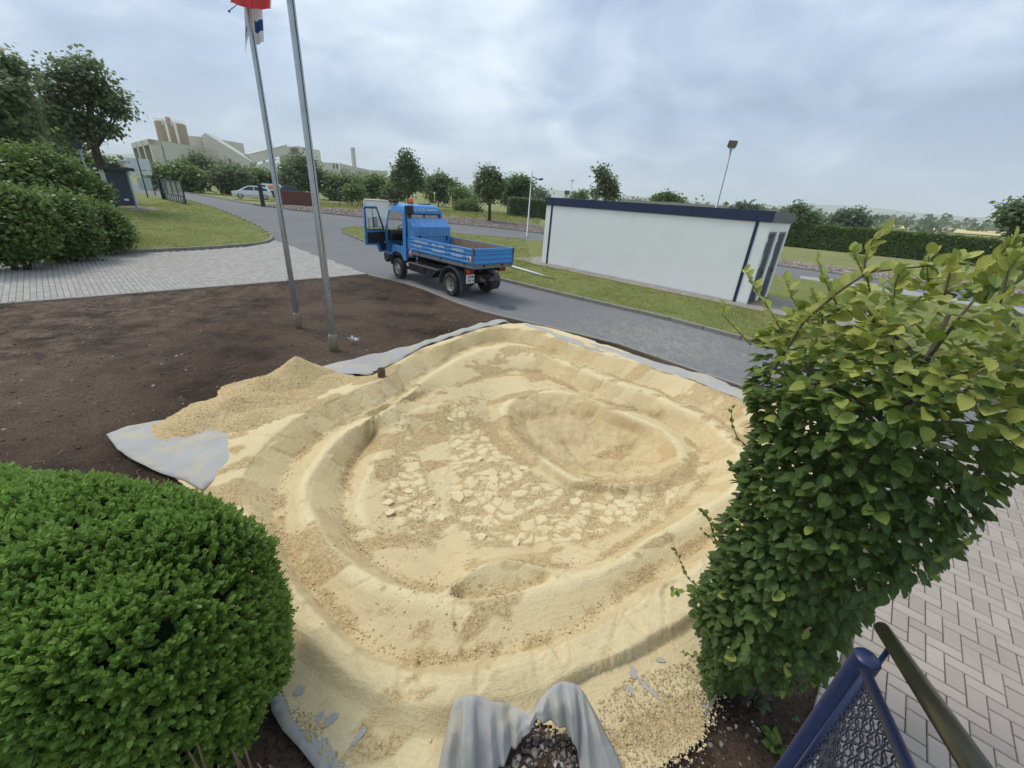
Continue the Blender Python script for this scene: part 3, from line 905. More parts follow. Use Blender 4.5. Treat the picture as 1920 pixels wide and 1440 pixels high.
# walls cut spade by spade: each cut sits a little proud of the next
theta_ = np.arctan2(YY-5.0, XX-0.4)
lvl = np.floor((Zg+0.8)*6)
sid = np.floor(theta_*11+1.2*fbm(XX*0.9, YY*0.9, 2)+lvl*0.37).astype(int)
off_ = _tab[sid & 255, (sid*7+3) & 255]
gro = vnoise(theta_*75+3*fbm(XX*2, YY*2, 2), np.zeros_like(XX)+1.5)
f1d, f2d, idd, _, _ = voro(XX*2.3+7, YY*2.3, 17)
Zd += wall*(0.026*(off_-0.5)+0.012*(gro-0.5)*sstep(.50, .6, fbm(XX*1.3+2, YY*1.3, 2))+0.012*(fbm(XX*7, YY*7, 3)-0.5))
Zd += 0.012*(fbm(XX*2.2, YY*2.2, 4)-0.5)+0.006*(fbm(XX*14, YY*14, 3)-0.5)*(1-.6*wall)
# cracks where the top has settled
crk = (1-sstep(0.0, 0.014, np.abs(f2d-f1d-0.02)))*(1-fl)*sstep(0.42, 0.55, fbm(XX*1.1+5, YY*1.1+8, 2))
Zd -= 0.012*crk
# footprints
for (fx, fy, ang) in [(862, 1165, 0.2), (876, 1206, 0.1), (790, 1270, 0.3), (822, 830, 0.5), (788, 731, 1.2), (735, 880, 2.6), (930, 1240, -0.3), (1040, 1225, .2), (1105, 1190, -.9), (1190, 1140, -.8), (690, 1262, .7), (640, 1215, .8), (560, 1090, 1.2), (500, 960, 1.4), (1290, 1080, -.9), (845, 745, 1.0), (880, 735, .8), (1010, 1270, .2), (760, 1290, .1), (530, 1130, 1.0), (590, 1170, .8), (905, 1275, -.2), (560, 800, .9), (620, 770, .9), (720, 930, .4), (700, 860, .6), (1180, 1180, .5), (1250, 1125, -.8)]:
    z0 = 0.0
    q = gz(fx, fy, 0.0)
    ca, sa = math.cos(ang), math.sin(ang)
    u_ = ((XX-q[0])*ca+(YY-q[1])*sa)/0.055; v_ = (-(XX-q[0])*sa+(YY-q[1])*ca)/0.145
    rr = np.sqrt(u_*u_+v_*v_)
    Zd += -0.014*(1-sstep(0.8, 1.0, rr)) + 0.008*sstep(0.85, 1.0, rr)*(1-sstep(1.05, 1.35, rr))
# thin ragged edge over the fabric
edge_n = d_out + 0.30*(fbm(XX*2.6, YY*2.6, 4)-0.5)
cover = ins & (edge_n > 0.0)
Zd = np.where(d_out < 0.35, Zd*sstep(-0.05, 0.35, d_out)+0.0+0.018*(1-sstep(-0.05, 0.35, d_out)), Zd)
# fabric shows through thin sand near the front
def spot(px, py, rx, ry, ang=0.0):
    q = gz(px, py, 0.03); u = (XX-q[0])*math.cos(ang)+(YY-q[1])*math.sin(ang); v = -(XX-q[0])*math.sin(ang)+(YY-q[1])*math.cos(ang)
    return np.hypot(u/rx, v/ry)+0.9*(fbm(XX*9, YY*9, 3)-0.5)
bare = np.zeros_like(cover)
for s_ in [(620, 1345, .07, .04, .6), (672, 1378, .02, .12, 2.6), (560, 1290, .06, .05, .3), (600, 1340, .05, .05, 0), (1188, 1262, .05, .07, 0), (1215, 1290, .04, .12, .8), (1238, 1238, .06, .03, 0), (1322, 1207, .08, .05, 0), (1180, 1290, .03, .06, 0.5), (645, 1330, .03, .04, 0)]:
    bare |= spot(*s_) < 0.8
def sand_h(x, y):
    i = np.clip(((np.asarray(y)-SY0)/SH).astype(int), 0, ny-1); j = np.clip(((np.asarray(x)-SX0)/SH).astype(int), 0, nx-1)
    return Zd[i, j]
I = np.arange(nx*ny).reshape(ny, nx)
Fs = np.stack([I[:-1, :-1], I[:-1, 1:], I[1:, 1:], I[1:, :-1]], -1).reshape(-1, 4)
cv = cover.ravel()
Fs = Fs[cv[Fs].sum(1) >= 3]
used = np.unique(Fs); rem = np.zeros(nx*ny, int); rem[used] = np.arange(len(used))
def m_sand():
    n = NT('sand'); p = n.pos()
    c = n.mix(n.noise(p, 1.1, 5, 0.62), C(218, 198, 152), C(234, 217, 174))
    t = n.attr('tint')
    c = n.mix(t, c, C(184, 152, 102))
    g_ = n.noise(p, 60, 4, 0.72)
    # where the sand is loose it lies in crumbs
    k = n.attr('crumb')
    v = n.noise(p, 40, 3, 0.62, 0.8)
    lump = n.math('MULTIPLY', n.ramp(v, [(0.44, 0.0), (0.60, 1.0)]), k)
    c = n.mix(n.math('MULTIPLY', k, 0.55), c, C(196, 164, 112))
    c = n.mix(n.math('MULTIPLY', n.ramp(v, [(0.36, 0.8), (0.52, 0.0)]), k), c, C(152, 120, 78))
    c = n.mix(n.math('MULTIPLY', lump, 0.3), c, C(222, 198, 150))
    c = n.mix(n.ramp(g_, [(0.32, 0.25), (0.52, 0.0)]), c, C(178, 150, 108))
    hh = n.math('ADD', n.math('MULTIPLY', lump, 0.9), n.math('MULTIPLY', g_, 0.55))
    # trowel and board tracks following the rings
    cx_ = n.N.new('ShaderNodeCombineXYZ'); n.L.new(n.math('MULTIPLY', n.attr('rd'), 34.0), cx_.inputs[0]); n.L.new(n.math('MULTIPLY', n.attr('th'), 5.0), cx_.inputs[1])
    trk = n.noise(cx_.outputs[0], 1.0, 5, 0.7, 0.3)
    c = n.mix(n.ramp(trk, [(0.28, 0.28), (0.40, 0.0)]), c, C(170, 140, 94))
    trk = n.math('MULTIPLY', trk, n.ramp(n.noise(p, 2.1, 3), [(0.38, 0.25), (0.58, 1.0)]))
    b0 = n.bump(trk, 0.42, 0.03)
    b1 = n.bump(n.noise(p, 11, 5, 0.72, 0.6), 0.45, 0.03, b0)
    b2 = n.bump(hh, 0.55, 0.014, b1)
    return n.set(c, 0.97, 0, b2, 0.1)
SAND = m_sand()
basin = tag(empty('sand_basin', (0, 0, 0)), 'wide terraced basin of tan sand with stepped rims and a deep oval hollow', 'sand basin')
V = np.stack([XX.ravel(), YY.ravel(), Zd.ravel()], 1)[used]
lines_ = [p[:2] for p in world(LIP, Z_E)]; rimw = [p[:2] for p in world(RIM_I, Z_C)]
d_ln = np.minimum(edge_dist(XX, YY, lines_), edge_dist(XX, YY, [p[:2] for p in shrink(LIP, Z_E, .982)]))
d_ln = np.minimum(d_ln, edge_dist(XX, YY, bowlw)-.02)
for l_, z_ in ((LENS, .02), (BANK, -.30), (CREST, -.24)): d_ln = np.minimum(d_ln, edge_dist(XX, YY, [p[:2] for p in world(l_, z_)], False))
dry = sstep(0.015, 0.075, d_ln+.6*rag)          # tint fades out along the edges, leaving thin pale crests
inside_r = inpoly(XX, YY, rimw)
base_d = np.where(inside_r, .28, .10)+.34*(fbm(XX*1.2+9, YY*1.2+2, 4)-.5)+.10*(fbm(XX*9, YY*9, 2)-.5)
sand_tint = np.clip(((base_d+wall*(.10+.26*(off_-.5)))*(1-fl)+.14*in_bowl)*dry+fl*isplate*(.06+(1-edge_)*.5)+.35*crk, 0, .85)  # browner on steep faces, in the hollow and in cracks, plus blotches
loose_a = np.clip(fl*(1-isplate)*.95+fl*isplate*(1-edge_)*.5+loose*.95+.35*in_bowl*sstep(.5, .6, fbm(XX*3, YY*3, 3)), 0, 1)
link('sand_body', np_mesh('sand_body', V, rem[Fs], SAND, True, sand_tint.ravel()[used], {'crumb': loose_a.ravel()[used], 'rd': (edge_dist(XX, YY, lines_)*np.where(inpoly(XX, YY, lines_), -1, 1)*(1-fl)*(1-in_bowl)).ravel()[used], 'th': theta_.ravel()[used]}), basin)
# fleece showing through where the sand is thin

# crumbled sand: lumps along the feet of the walls and over the floor
def along_line(line, z, n, spread, closed=True):
    w = np.array(dens(world(line, z), 0.02, closed))[:, :2]
    k = rng.integers(0, len(w), n)
    return w[k]+rng.normal(0, spread, (n, 2))
def lumps(name, P, smin, smax, mat, zf, flat=0.7):
    ico = bmesh.new(); bmesh.ops.create_icosphere(ico, subdivisions=1, radius=1.0)
    iv = np.array([v.co[:] for v in ico.verts]); fi = np.array([[v.index for v in f.verts] for f in ico.faces]); ico.free()
    n = len(P); s = smin+(smax-smin)*rng.random(n)**3
    sc = s[:, None]*np.stack([rng.uniform(.7, 1.3, n), rng.uniform(.7, 1.3, n), flat*rng.uniform(.7, 1.3, n)], 1)
    V = iv[None]*(1+rng.uniform(-.3, .3, (n, len(iv), 1)))*sc[:, None]
    V[..., 0] += P[:, :1]; V[..., 1] += P[:, 1:2]; V[..., 2] += (zf(P[:, 0], P[:, 1])+s*flat*0.4)[:, None]
    F = (fi[None]+(np.arange(n)*len(iv))[:, None, None]).reshape(-1, 3)
    return np_mesh(name, V.reshape(-1, 3), F, mat, True, np.repeat(.08+rng.random(n)*0.92 if mat is not SAND else .08+rng.random(n)*.35, len(iv)))
floor_pts = []
q = np.stack([rng.uniform(-2.5, 3.2, 26000), rng.uniform(1.5, 7.5, 26000)], 1)
k = inpoly(q[:, 0], q[:, 1], bankw) & (fbm(q[:, 0]*1.5+3, q[:, 1]*1.5, 3) < 0.50) & (rng.random(len(q)) < 0.55)
k2 = inpoly(q[:, 0], q[:, 1], toe2w) & (rng.random(len(q)) < 0.03)
floor_pts = q[k | k2]
q2 = np.stack([rng.uniform(-2.5, 2.2, 30000), rng.uniform(1.2, 9.5, 30000)], 1)
k3 = (fbm(q2[:, 0]*1.9+40, q2[:, 1]*1.9+3, 4) > 0.585) & inpoly(q2[:, 0], q2[:, 1], outw)
crumbs = np.vstack([along_line(GUT, Z_D, 4200, 0.035), along_line(TOE2, Z_F, 2600, 0.04), along_line(BOWL_F, -0.68, 500, 0.08), along_line(CREST_T, -0.43, 200, 0.05, False), along_line(LENS_T, -0.1, 250, 0.04, False), floor_pts, q2[k3][:5200]])
ok = inpoly(crumbs[:, 0], crumbs[:, 1], outw)
front = along_line(OUT[6:22], 0.025, 1500, 0.03, False)
crumbs = np.vstack([crumbs[ok], front]); ok = np.ones(len(crumbs), bool)
tag(link('sand_crumbs', lumps('sand_crumbs', crumbs[ok], 0.003, 0.012, SAND, sand_h), basin), kind='stuff')
# coarse loose sand spread right of the front drape
fr = [gz(*p)[:2] for p in ((1120, 1320), (1180, 1275), (1240, 1262), (1330, 1220), (1345, 1290), (1335, 1340), (1310, 1395), (1270, 1430), (1200, 1500), (1140, 1500))]
fr = [tuple(p) for p in fr]
fl_ = [tuple(gz(*p)[:2]) for p in ((545, 1330), (600, 1345), (620, 1400), (660, 1440), (620, 1440), (575, 1390))]
qq = np.stack([rng.uniform(0.3, 2.2, 22000), rng.uniform(0.7, 2.3, 22000)], 1); qq = qq[inpoly(qq[:, 0], qq[:, 1], fr)]
q3 = np.stack([rng.uniform(-1.6, -0.4, 9000), rng.uniform(0.9, 2.0, 9000)], 1); q3 = q3[inpoly(q3[:, 0], q3[:, 1], fl_)][:900]
GRIT = m_stones('coarse_sand', [(0, C(166, 142, 104)), (0.25, C(200, 176, 132)), (1, C(222, 204, 164))], 0.95)
tag(link('coarse_sand', lumps('coarse_sand', np.vstack([qq[:9000], q3]), 0.003, 0.010, GRIT, sand_h), basin), kind='stuff')

# caked plates of sand lying on the floor, each its own piece
def plate_mesh(k):
    r = random.Random(k); n = r.choice((5, 6, 6, 7))
    a = sorted(2*math.pi*(i+r.uniform(-.3, .3))/n for i in range(n))
    top = [(math.cos(t)*r.uniform(.7, 1.15), math.sin(t)*r.uniform(.55, .95)) for t in a]
    m = MB()
    vs = [(x*1.06, y*1.06, -0.25) for x, y in top]+[(x, y, 0.18) for x, y in top]+[(x*.86, y*.86, 0.25) for x, y in top]
    fs = [(i, (i+1) % n, n+(i+1) % n, n+i) for i in range(n)]+[(n+i, n+(i+1) % n, 2*n+(i+1) % n, 2*n+i) for i in range(n)]+[tuple(range(2*n, 3*n))]
    m.add(vs, fs)
    return m.mesh('sand_plate', SAND)
pm_ = [plate_mesh(k) for k in range(9)]
cnt = 0
while cnt < 40:
    x, y = random.uniform(-2.2, 3.0), random.uniform(1.8, 6.6)
    if not inpoly(np.array(x), np.array(y), bankw): continue
    if fbm(np.array(x*1.5+3), np.array(y*1.5), 3) < 0.46 and random.random() < 0.75: continue
    s = random.uniform(0.035, 0.095)
    o = link('sand_plate', random.choice(pm_), basin, (x, y, float(sand_h(x, y))+0.02*s), (random.uniform(-.22, .22), random.uniform(-.22, .22), random.uniform(0, 6.28)), (s, s, s*random.uniform(.2, .45)))
    cnt += 1

# ---- the soil, under and round the basin
SXa, SXb, SYa, SYb = -19.0, 6.4, -1.9, 16.0
def soil_h(x, y):
    near = sstep(9, 3, np.hypot(x, y))
    z = 0.05*(fbm(x*0.7, y*0.7, 4)-0.5)+0.030*(fbm(x*4, y*4, 4)-0.5)+0.018*(fbm(x*13, y*13, 3)-0.5)*(0.4+near)
    q = gz(1030, 1430, 0.05)
    z = z+0.12*np.exp(-(((x-q[0])/0.20)**2+((y-q[1])/0.17)**2))
    return z-0.03
def soil_z(x, y):
    e = edge_dist(x, y, soil_poly)
    z = soil_h(x, y)*sstep(0, 0.5, e)+0.0
    inside = inpoly(x, y, outw)
    d = edge_dist(x, y, outw)
    return np.where(inside, np.minimum(z-0.06*sstep(0.0, 0.15, d)-1.3*sstep(0.25, 0.9, d), np.where(d > .04, sand_h(x, y)-.09, z)), z)
sx = np.concatenate([np.arange(-19, -6, 0.12), np.arange(-6, 6.4, 0.035)]); sy = np.concatenate([np.arange(-1.9, 9, 0.035), np.arange(9, 16, 0.08)])
PX_, PY_ = np.meshgrid(sx, sy)
ins_s = inpoly(PX_, PY_, soil_poly)
deep = inpoly(PX_, PY_, outw) & (edge_dist(PX_, PY_, outw) > 0.75)
PZ_ = soil_z(PX_, PY_)
I = np.arange(PX_.size).reshape(PX_.shape)
Fq = np.stack([I[:-1, :-1], I[:-1, 1:], I[1:, 1:], I[1:, :-1]], -1).reshape(-1, 4)
km = (ins_s.ravel()[Fq].any(1)) & ~(deep.ravel()[Fq].all(1))
Fq = Fq[km]; used = np.unique(Fq); rem = np.zeros(PX_.size, int); rem[used] = np.arange(len(used))
# border points slide onto the outline
Vx, Vy = PX_.ravel().copy(), PY_.ravel().copy()
tag(link('soil_bed', np_mesh('soil_bed', np.stack([Vx, Vy, PZ_.ravel()], 1)[used], rem[Fq], SOIL, True)), kind='structure')

# stones, chips and twigs in the soil
def scatter(poly, n):
    xs = [p[0] for p in poly]; ys = [p[1] for p in poly]
    q = np.stack([rng.uniform(min(xs), max(xs), n), rng.uniform(min(ys), max(ys), n)], 1)
    return q[inpoly(q[:, 0], q[:, 1], poly) & ~inpoly(q[:, 0], q[:, 1], outw)]
soilin = soil_poly
P1 = scatter(soilin, 15000)
w_ = fbm(P1[:, 0]*0.35, P1[:, 1]*0.35, 3)+0.1*rng.random(len(P1))
P1 = P1[(w_ > 0.47) | (rng.random(len(P1)) < 0.18)]
M_CLOD = m_stones('soil_clods', [(0, C(58, 47, 40)), (0.55, C(92, 78, 66)), (0.88, C(132, 116, 100)), (1, C(206, 196, 184))], 0.97)
tag(link('soil_clods', lumps('soil_clods', P1, 0.004, 0.026, M_CLOD, soil_z, 0.42)), 'crumbly clods and small stones strewn over the dark soil', 'clods', kind='stuff')
near_poly = [tuple(gz(*p)[:2]) for p in ((1235, 1460), (1285, 1400), (1345, 1300), (1365, 1250), (1480, 1260), (1550, 1300), (1500, 1460))]
hump = [tuple(gz(*p, 0.08)[:2]) for p in ((925, 1445), (965, 1405), (1010, 1355), (1050, 1358), (1080, 1385), (1090, 1445), (1080, 1500), (930, 1500))]
Pg = np.vstack([scatter(near_poly, 4200)[:260], np.array([q for q in np.stack([rng.uniform(-.3, 1.0, 7000), rng.uniform(.5, 1.9, 7000)], 1) if inpoly(q[0], q[1], hump)])[:430]])
M_PEB = m_stones('pebbles', [(0, C(74, 64, 60)), (0.5, C(124, 112, 106)), (0.85, C(160, 148, 138)), (1, C(214, 206, 196))], 0.75)
tag(link('gravel', lumps('gravel', Pg, 0.005, 0.019, M_PEB, soil_h, 0.75)), 'rounded dark gravel beside the grey fabric at the basin front', 'gravel', kind='stuff')
tw = MB()
for x, y in scatter(soilin, 3200)[:560]:
    a = random.uniform(0, 6.28); l = random.uniform(.04, .22); z = float(soil_z(np.array(x), np.array(y)))+0.012
    m = (x+math.cos(a)*l*.5+random.uniform(-.02, .02), y+math.sin(a)*l*.5, z+0.012)
    tw.tube([(x, y, z), m, (x+math.cos(a+.4)*l, y+math.sin(a+.4)*l, z)], random.uniform(.0015, .004), 4)
tag(tw.build('root_bits', pm('dry_root', C(150, 132, 108), 0.9, 0, 0.3, 4)), 'pale dry root bits and twigs lying on the soil', 'twigs', kind='stuff')

# ---- heap of loose sand on the left edge
def pile_h(x, y):
    z = 0
    for px, py, zz, r1, r2, a in [(552, 668, .46, .62, .55, 0.4), (500, 705, .24, .75, .55, .5), (440, 742, .24, .85, .58, .6), (385, 770, .19, .75, .52, .6), (610, 706, .15, .65, .50, .4), (470, 775, .12, .9, .55, .6), (560, 735, .10, .9, .5, .6)]:
        q = gz(px, py, zz*0.95); u = ((x-q[0])*math.cos(a)+(y-q[1])*math.sin(a))/r1; v = (-(x-q[0])*math.sin(a)+(y-q[1])*math.cos(a))/r2
        rr = np.sqrt(u*u+v*v+.012)
        z = np.maximum(z, zz*(1.10-rr)*(0.55+.45*(1-rr)).clip(.55, 1))
    z = z*(0.86+0.36*fbm(x*3.2, y*3.2, 3))
    f1, f2, idv, _, _ = voro(np.asarray(x)*17, np.asarray(y)*17, 9)
    return z+0.014*(0.6-f1)*sstep(.03, .12, z)+0.026*(fbm(x*7, y*7, 3)-0.5)
px_, py_ = np.meshgrid(np.arange(-5.8, -1.9, 0.02), np.arange(3.6, 7.8, 0.02))
pz = pile_h(px_, py_)
I = np.arange(px_.size).reshape(px_.shape)
Fq = np.stack([I[:-1, :-1], I[:-1, 1:], I[1:, 1:], I[1:, :-1]], -1).reshape(-1, 4)
okp = (pz > 0.030+0.03*(fbm(px_*5, py_*5, 3)-0.5)).ravel()
Fq = Fq[okp[Fq].sum(1) >= 2]; used = np.unique(Fq); rem = np.zeros(px_.size, int); rem[used] = np.arange(len(used))
heap = tag(empty('sand_heap', (0, 0, 0)), 'loose heap of tan sand with a pointed top on the left edge of the basin', 'sand heap')
link('sand_body', np_mesh('sand_body', np.stack([px_.ravel(), py_.ravel(), pz.ravel()], 1)[used], rem[Fq], SAND, True, np.clip(.38+.9*(fbm(px_*4, py_*4, 4)-.4)+.5*(voro(px_*17, py_*17, 9)[0]-.45), 0, .75).ravel()[used]*.5, {'crumb': np.clip(.75+.6*(fbm(px_*3, py_*3, 3)-.5), 0, 1).ravel()[used]}), heap)
qh = np.stack([rng.uniform(-5.4, -2.2, 9000), rng.uniform(3.9, 7.4, 9000)], 1); zh = pile_h(qh[:, 0], qh[:, 1])
qh = qh[(zh > 0.03) | (rng.random(len(qh)) < 0.05*(zh > -0.005)*(edge_dist(qh[:, 0], qh[:, 1], outw) < 1.0))]
tag(link('sand_crumbs', lumps('sand_crumbs', qh[:5000], 0.003, 0.012, SAND, lambda x, y: np.maximum(pile_h(x, y), 0.0)), heap), kind='stuff')

# ---- grey fleece showing round the sand
def m_fleece():
    n = NT('fleece'); p = n.pos()
    c = n.mix(n.noise(p, 1.6, 5), C(168, 165, 160), C(190, 187, 181))
    c = n.mix(n.ramp(n.noise(p, 3.5, 7, 0.7), [(0.47, 0.0), (0.64, 0.8)]), c, C(200, 186, 150))
    c = n.mix(n.math('MULTIPLY', n.noise(p, 300, 2), 0.35), c, C(126, 128, 132))
    b = n.bump(n.noise(p, 6, 4, 0.55, 1.5), 0.3, 0.03); b = n.bump(n.noise(p, 320, 2), 0.25, 0.002, b)
    return n.set(c, 0.9, 0, b, 0.2)
FLEECE = m_fleece()
def fleece(label, pix, z=0.03, fold=0.03, ang=0.7, freq=9.0, step=0.06, zf=None):
    pts = [tuple(gz(p[0], p[1], z if len(p) < 3 else p[2])[:2]) for p in pix]
    ca, sa = math.cos(ang), math.sin(ang)
    def hz(x, y):
        u = x*ca+y*sa
        w = np.sin(freq*(u+0.25*fbm(x*2, y*2, 3)))*0.5+0.5
        e = edge_dist(x, y, pts)
        return z+fold*w*fbm(x*2.5+3, y*2.5, 2)+0.03*(fbm(x*5, y*5, 3)-0.4)-0.012*(1-sstep(0, 0.08, e))
    o = link('fleece_sheet', sheet_mesh('fleece_sheet', pts, zf or hz, FLEECE, step))
    sm = o.modifiers.new('thick', 'SOLIDIFY'); sm.thickness = 0.006; sm.offset = 0
    return tag(o, label, 'fleece', 'grey fleece laid under the sand')
fleece('pale grey fleece flap lying on the soil left of the sand', [(200, 816), (240, 800), (290, 788), (345, 783), (430, 800), (470, 830), (440, 870), (380, 920), (345, 900), (300, 886), (258, 868), (222, 846)], 0.03, 0.05, 0.75, 8, 0.045)
fleece('grey fleece strip behind the sand heap near the short pipe stub', [(592, 690), (640, 678), (700, 664), (738, 657), (790, 642), (850, 622), (900, 606), (945, 599), (956, 604), (905, 614), (850, 631), (790, 651), (745, 678), (690, 703), (640, 703)], 0.035, 0.055, 0.9, 10, 0.05)
fleece('rumpled grey fleece edge between the sand and the road', [(985, 606), (1040, 624), (1100, 643), (1150, 655), (1200, 669), (1262, 688), (1300, 700), (1340, 708), (1372, 727), (1415, 744), (1440, 757), (1432, 768), (1380, 748), (1300, 716), (1200, 684), (1100, 655), (1040, 634), (985, 614)], 0.045, 0.06, 0.7, 16, 0.05)
fleece('grey fleece edge at the foot of the round box shrub', [(505, 1290), (540, 1300), (560, 1330), (590, 1360), (640, 1390), (680, 1440), (700, 1520), (640, 1520), (600, 1450), (560, 1400), (528, 1365), (508, 1330)], 0.02, 0.02, 0.9, 9, 0.04)
fleece('grey fleece patch under the coarse sand by the dark soil', [(1235, 1450), (1245, 1405), (1280, 1385), (1330, 1340), (1350, 1290), (1300, 1200), (1330, 1190), (1200, 1240), (1160, 1290), (1180, 1400), (1215, 1500)], 0.005, 0.006, 0.9, 9, 0.05)
fleece('grey fleece showing through thin sand beside the box shrub', [(540, 1275), (600, 1300), (690, 1350), (720, 1400), (690, 1420), (620, 1400), (560, 1340)], 0.012, 0.004, 0.9, 9, 0.05)
# the piece thrown up over the front rim: two hanging folds with a gap between them
def drape():
    prof = [  # columns left to right: top pixel, bottom pixel, height at top, fold out towards the viewer
        ((845, 1335), (820, 1450), .24, .00), ((853, 1316), (838, 1450), .29, .05), ((866, 1304), (858, 1450), .33, .02), ((872, 1302), (868, 1450), .335, .10), ((886, 1303), (892, 1450), .33, .09), ((893, 1305), (900, 1450), .33, .01), ((903, 1307), (912, 1450), .32, .02),
        ((915, 1312), (926, 1446), .31, .07), ((928, 1316), (936, 1434), .30, .01), ((940, 1318), (945, 1424), .29, .05), ((955, 1318), (958, 1402), .27, .00), ((966, 1325), (966, 1392), .265, .05), ((978, 1332), (978, 1382), .26, .01), ((992, 1340), (992, 1366), .25, .03),
        ((1003, 1330), (1005, 1348), .285, .00), ((1014, 1310), (1018, 1345), .32, .05), ((1026, 1296), (1032, 1346), .34, .01), ((1040, 1285), (1047, 1350), .36, .06), ((1053, 1278), (1060, 1359), .37, .02), ((1062, 1278), (1070, 1368), .37, .10), ((1076, 1281), (1079, 1384), .36, .08), ((1083, 1285), (1088, 1450), .35, .00), ((1090, 1293), (1103, 1450), .335, .06),
        ((1098, 1303), (1120, 1450), .31, .01), ((1104, 1314), (1142, 1450), .28, .06), ((1112, 1330), (1172, 1450), .2, .0)]
    rows_ = 16; V = []
    # resample columns smoothly
    K = len(prof); cols = (len(prof)-1)*4+1
    t = np.linspace(0, K-1, cols)
    A = np.array([[a[0], a[1], b[0], b[1], z, f] for a, b, z, f in prof], float)
    def samp(tt):
        i = np.clip(tt.astype(int), 0, K-2); f = (tt-i)[:, None]
        return A[i]*(1-f)+A[i+1]*f
    S = samp(t)
    for c in range(cols):
        x0, y0, x1, y1, z, fo = S[c]
        top = gz(x0, y0, z); zb = np.clip(z*(1-(y1-y0)/150.0), 0.02, z-0.02)
        bot = gz(x1, y1, zb)
        back = np.array([top[0]+0.0, top[1]+0.035, z-0.07])
        for r in range(rows_):
            if r == 0: p = back
            else:
                s = (r-1)/(rows_-2)
                p = top+(bot-top)*s
                p = p+np.array([0, -fo*0.8, fo*0.35])*min(1.0, s*2.2)
                p[2] += 0.012*math.sin(s*math.pi)+0.004*math.sin(c*0.37+r*0.8)
            V.append(p)
    I = np.arange(cols*rows_).reshape(cols, rows_)
    F = np.stack([I[:-1, :-1], I[:-1, 1:], I[1:, 1:], I[1:, :-1]], -1).reshape(-1, 4)
    o = link('fleece_sheet', np_mesh('fleece_sheet', np.array(V), F, FLEECE, False))
    sm = o.modifiers.new('thick', 'SOLIDIFY'); sm.thickness = 0.003; sm.offset = 0
    tag(o, 'grey fleece hanging in two folds over the front rim of the sand basin', 'fleece', 'grey fleece laid under the sand')
drape()
for px, py, a_, b_, an in [(620, 1345, .05, .028, .6), (672, 1378, .016, .07, 2.6), (560, 1290, .035, .03, .3), (600, 1338, .02, .03, 0), (1188, 1262, .03, .04, 0), (1215, 1290, .022, .075, .8), (1238, 1238, .035, .018, 0), (1322, 1207, .05, .03, 0), (1180, 1292, .018, .035, 0.5)]:
    q = gz(px, py, .05); n_ = 22; poly = []
    for k in range(n_):
        t = 2*math.pi*k/n_; r_ = random.uniform(.6, 1.2); u, v = a_*r_*math.cos(t), b_*r_*math.sin(t)
        poly.append((q[0]+u*math.cos(an)-v*math.sin(an), q[1]+u*math.sin(an)+v*math.cos(an)))
    link('fleece_patch', sheet_mesh('fleece_patch', poly, lambda x, y: sand_h(x, y)+.007, FLEECE, .012), basin)
# ================================================================== objects: white block, poles, signs, rail
WHITE_R = pm('white_render', C(246, 245, 242), 0.85, 0, 0.03, 1.2, 0.5, 70, 0.2, C(236, 235, 231), (0.5, 0.85), 0.7)
NAVY = pm('navy_sheet', C(34, 46, 78), 0.45, 0, 0.08, 1.5)
NAVY_T = pm('navy_tube', C(26, 38, 74), 0.38, 0, 0.1, 9)
GREYD = pm('dark_grey_door', C(72, 76, 80), 0.5, 0, 0.08, 3)
BLACKP = pm('black_plastic', C(32, 33, 35), 0.55, 0, 0.15, 6)
STEEL = pm('galvanised', C(150, 156, 160), 0.45, 0.6, 0.12, 8)
WHITEP = pm('white_paint', C(226, 226, 222), 0.5, 0, 0.05, 4)
SIGNW = pm('sign_white', C(214, 220, 228), 0.45, 0, 0.05, 4)
GLASS_D = pm('dark_glass', C(44, 52, 56), 0.12, 0, 0.1, 2, spec=0.7)
RUST = pm('rusty_iron', C(96, 78, 62), 0.9, 0, 0.3, 12, 0.5, 50, 0.2, C(126, 98, 70))
CONC_P = pm('stub_concrete', C(150, 138, 118), 0.95, 0, 0.2, 7, 0.4, 60, 0.2, C(112, 102, 86))

# ---- white sanitary block
A_ = gz(1015, 492, 0.1); u_ = np.array([0.7168, -0.6973]); ang_b = math.atan2(u_[1], u_[0])
BL, BW, BH = 9.85, 2.45, 3.05
blk = tag(empty('sanitary_block', (A_[0], A_[1], 0.09), ang_b), 'long white flat-roofed sanitary block with a navy roof edge on the island lawn', 'building')
m = MB()                                    # local x along the long wall, y to the back
m.box((0, 0.012, 0), (BL-0.12, BW, BH-0.34))
m.box((BL-0.12, 0.012, 0), (BL, 0.14, BH-0.34))            # end wall with two door openings
m.box((BL-0.12, 1.10, 0), (BL, 1.33, BH-0.34)); m.box((BL-0.12, 2.30, 0), (BL, BW, BH-0.34))
m.box((BL-0.12, 0.14, 2.42), (BL, 1.10, BH-0.34)); m.box((BL-0.12, 1.33, 2.42), (BL, 2.30, BH-0.34))
m.build('wall', WHITE_R, blk)
m = MB(); m.box((0.42, 0, 0.04), (9.38, 0.011, BH-0.36)); m.build('render_panel', WHITE_R, blk)
m = MB(); m.box((0, 0.002, 0.02), (0.30, 0.011, BH-0.35)); m.build('render_panel', WHITE_R, blk)
m = MB(); m.box((9.50, 0.002, 0.02), (BL-0.003, 0.011, BH-0.35)); m.build('render_panel', WHITE_R, blk)
for x in (0.31, 9.39):
    MB().box((x, -0.022, 0.0), (x+0.10, 0.010, BH-0.345)).build('downpipe_cover', NAVY, blk, 0.006)
fz = BH-0.345
def fascia(x0, x1):
    return MB().box((x0, -0.055, fz), (x1, -0.02, BH)).build('fascia_panel', NAVY, blk, 0.004)
cuts = [-0.05, 0.42, 2.65, 4.9, 7.15, 9.38, BL+0.05]
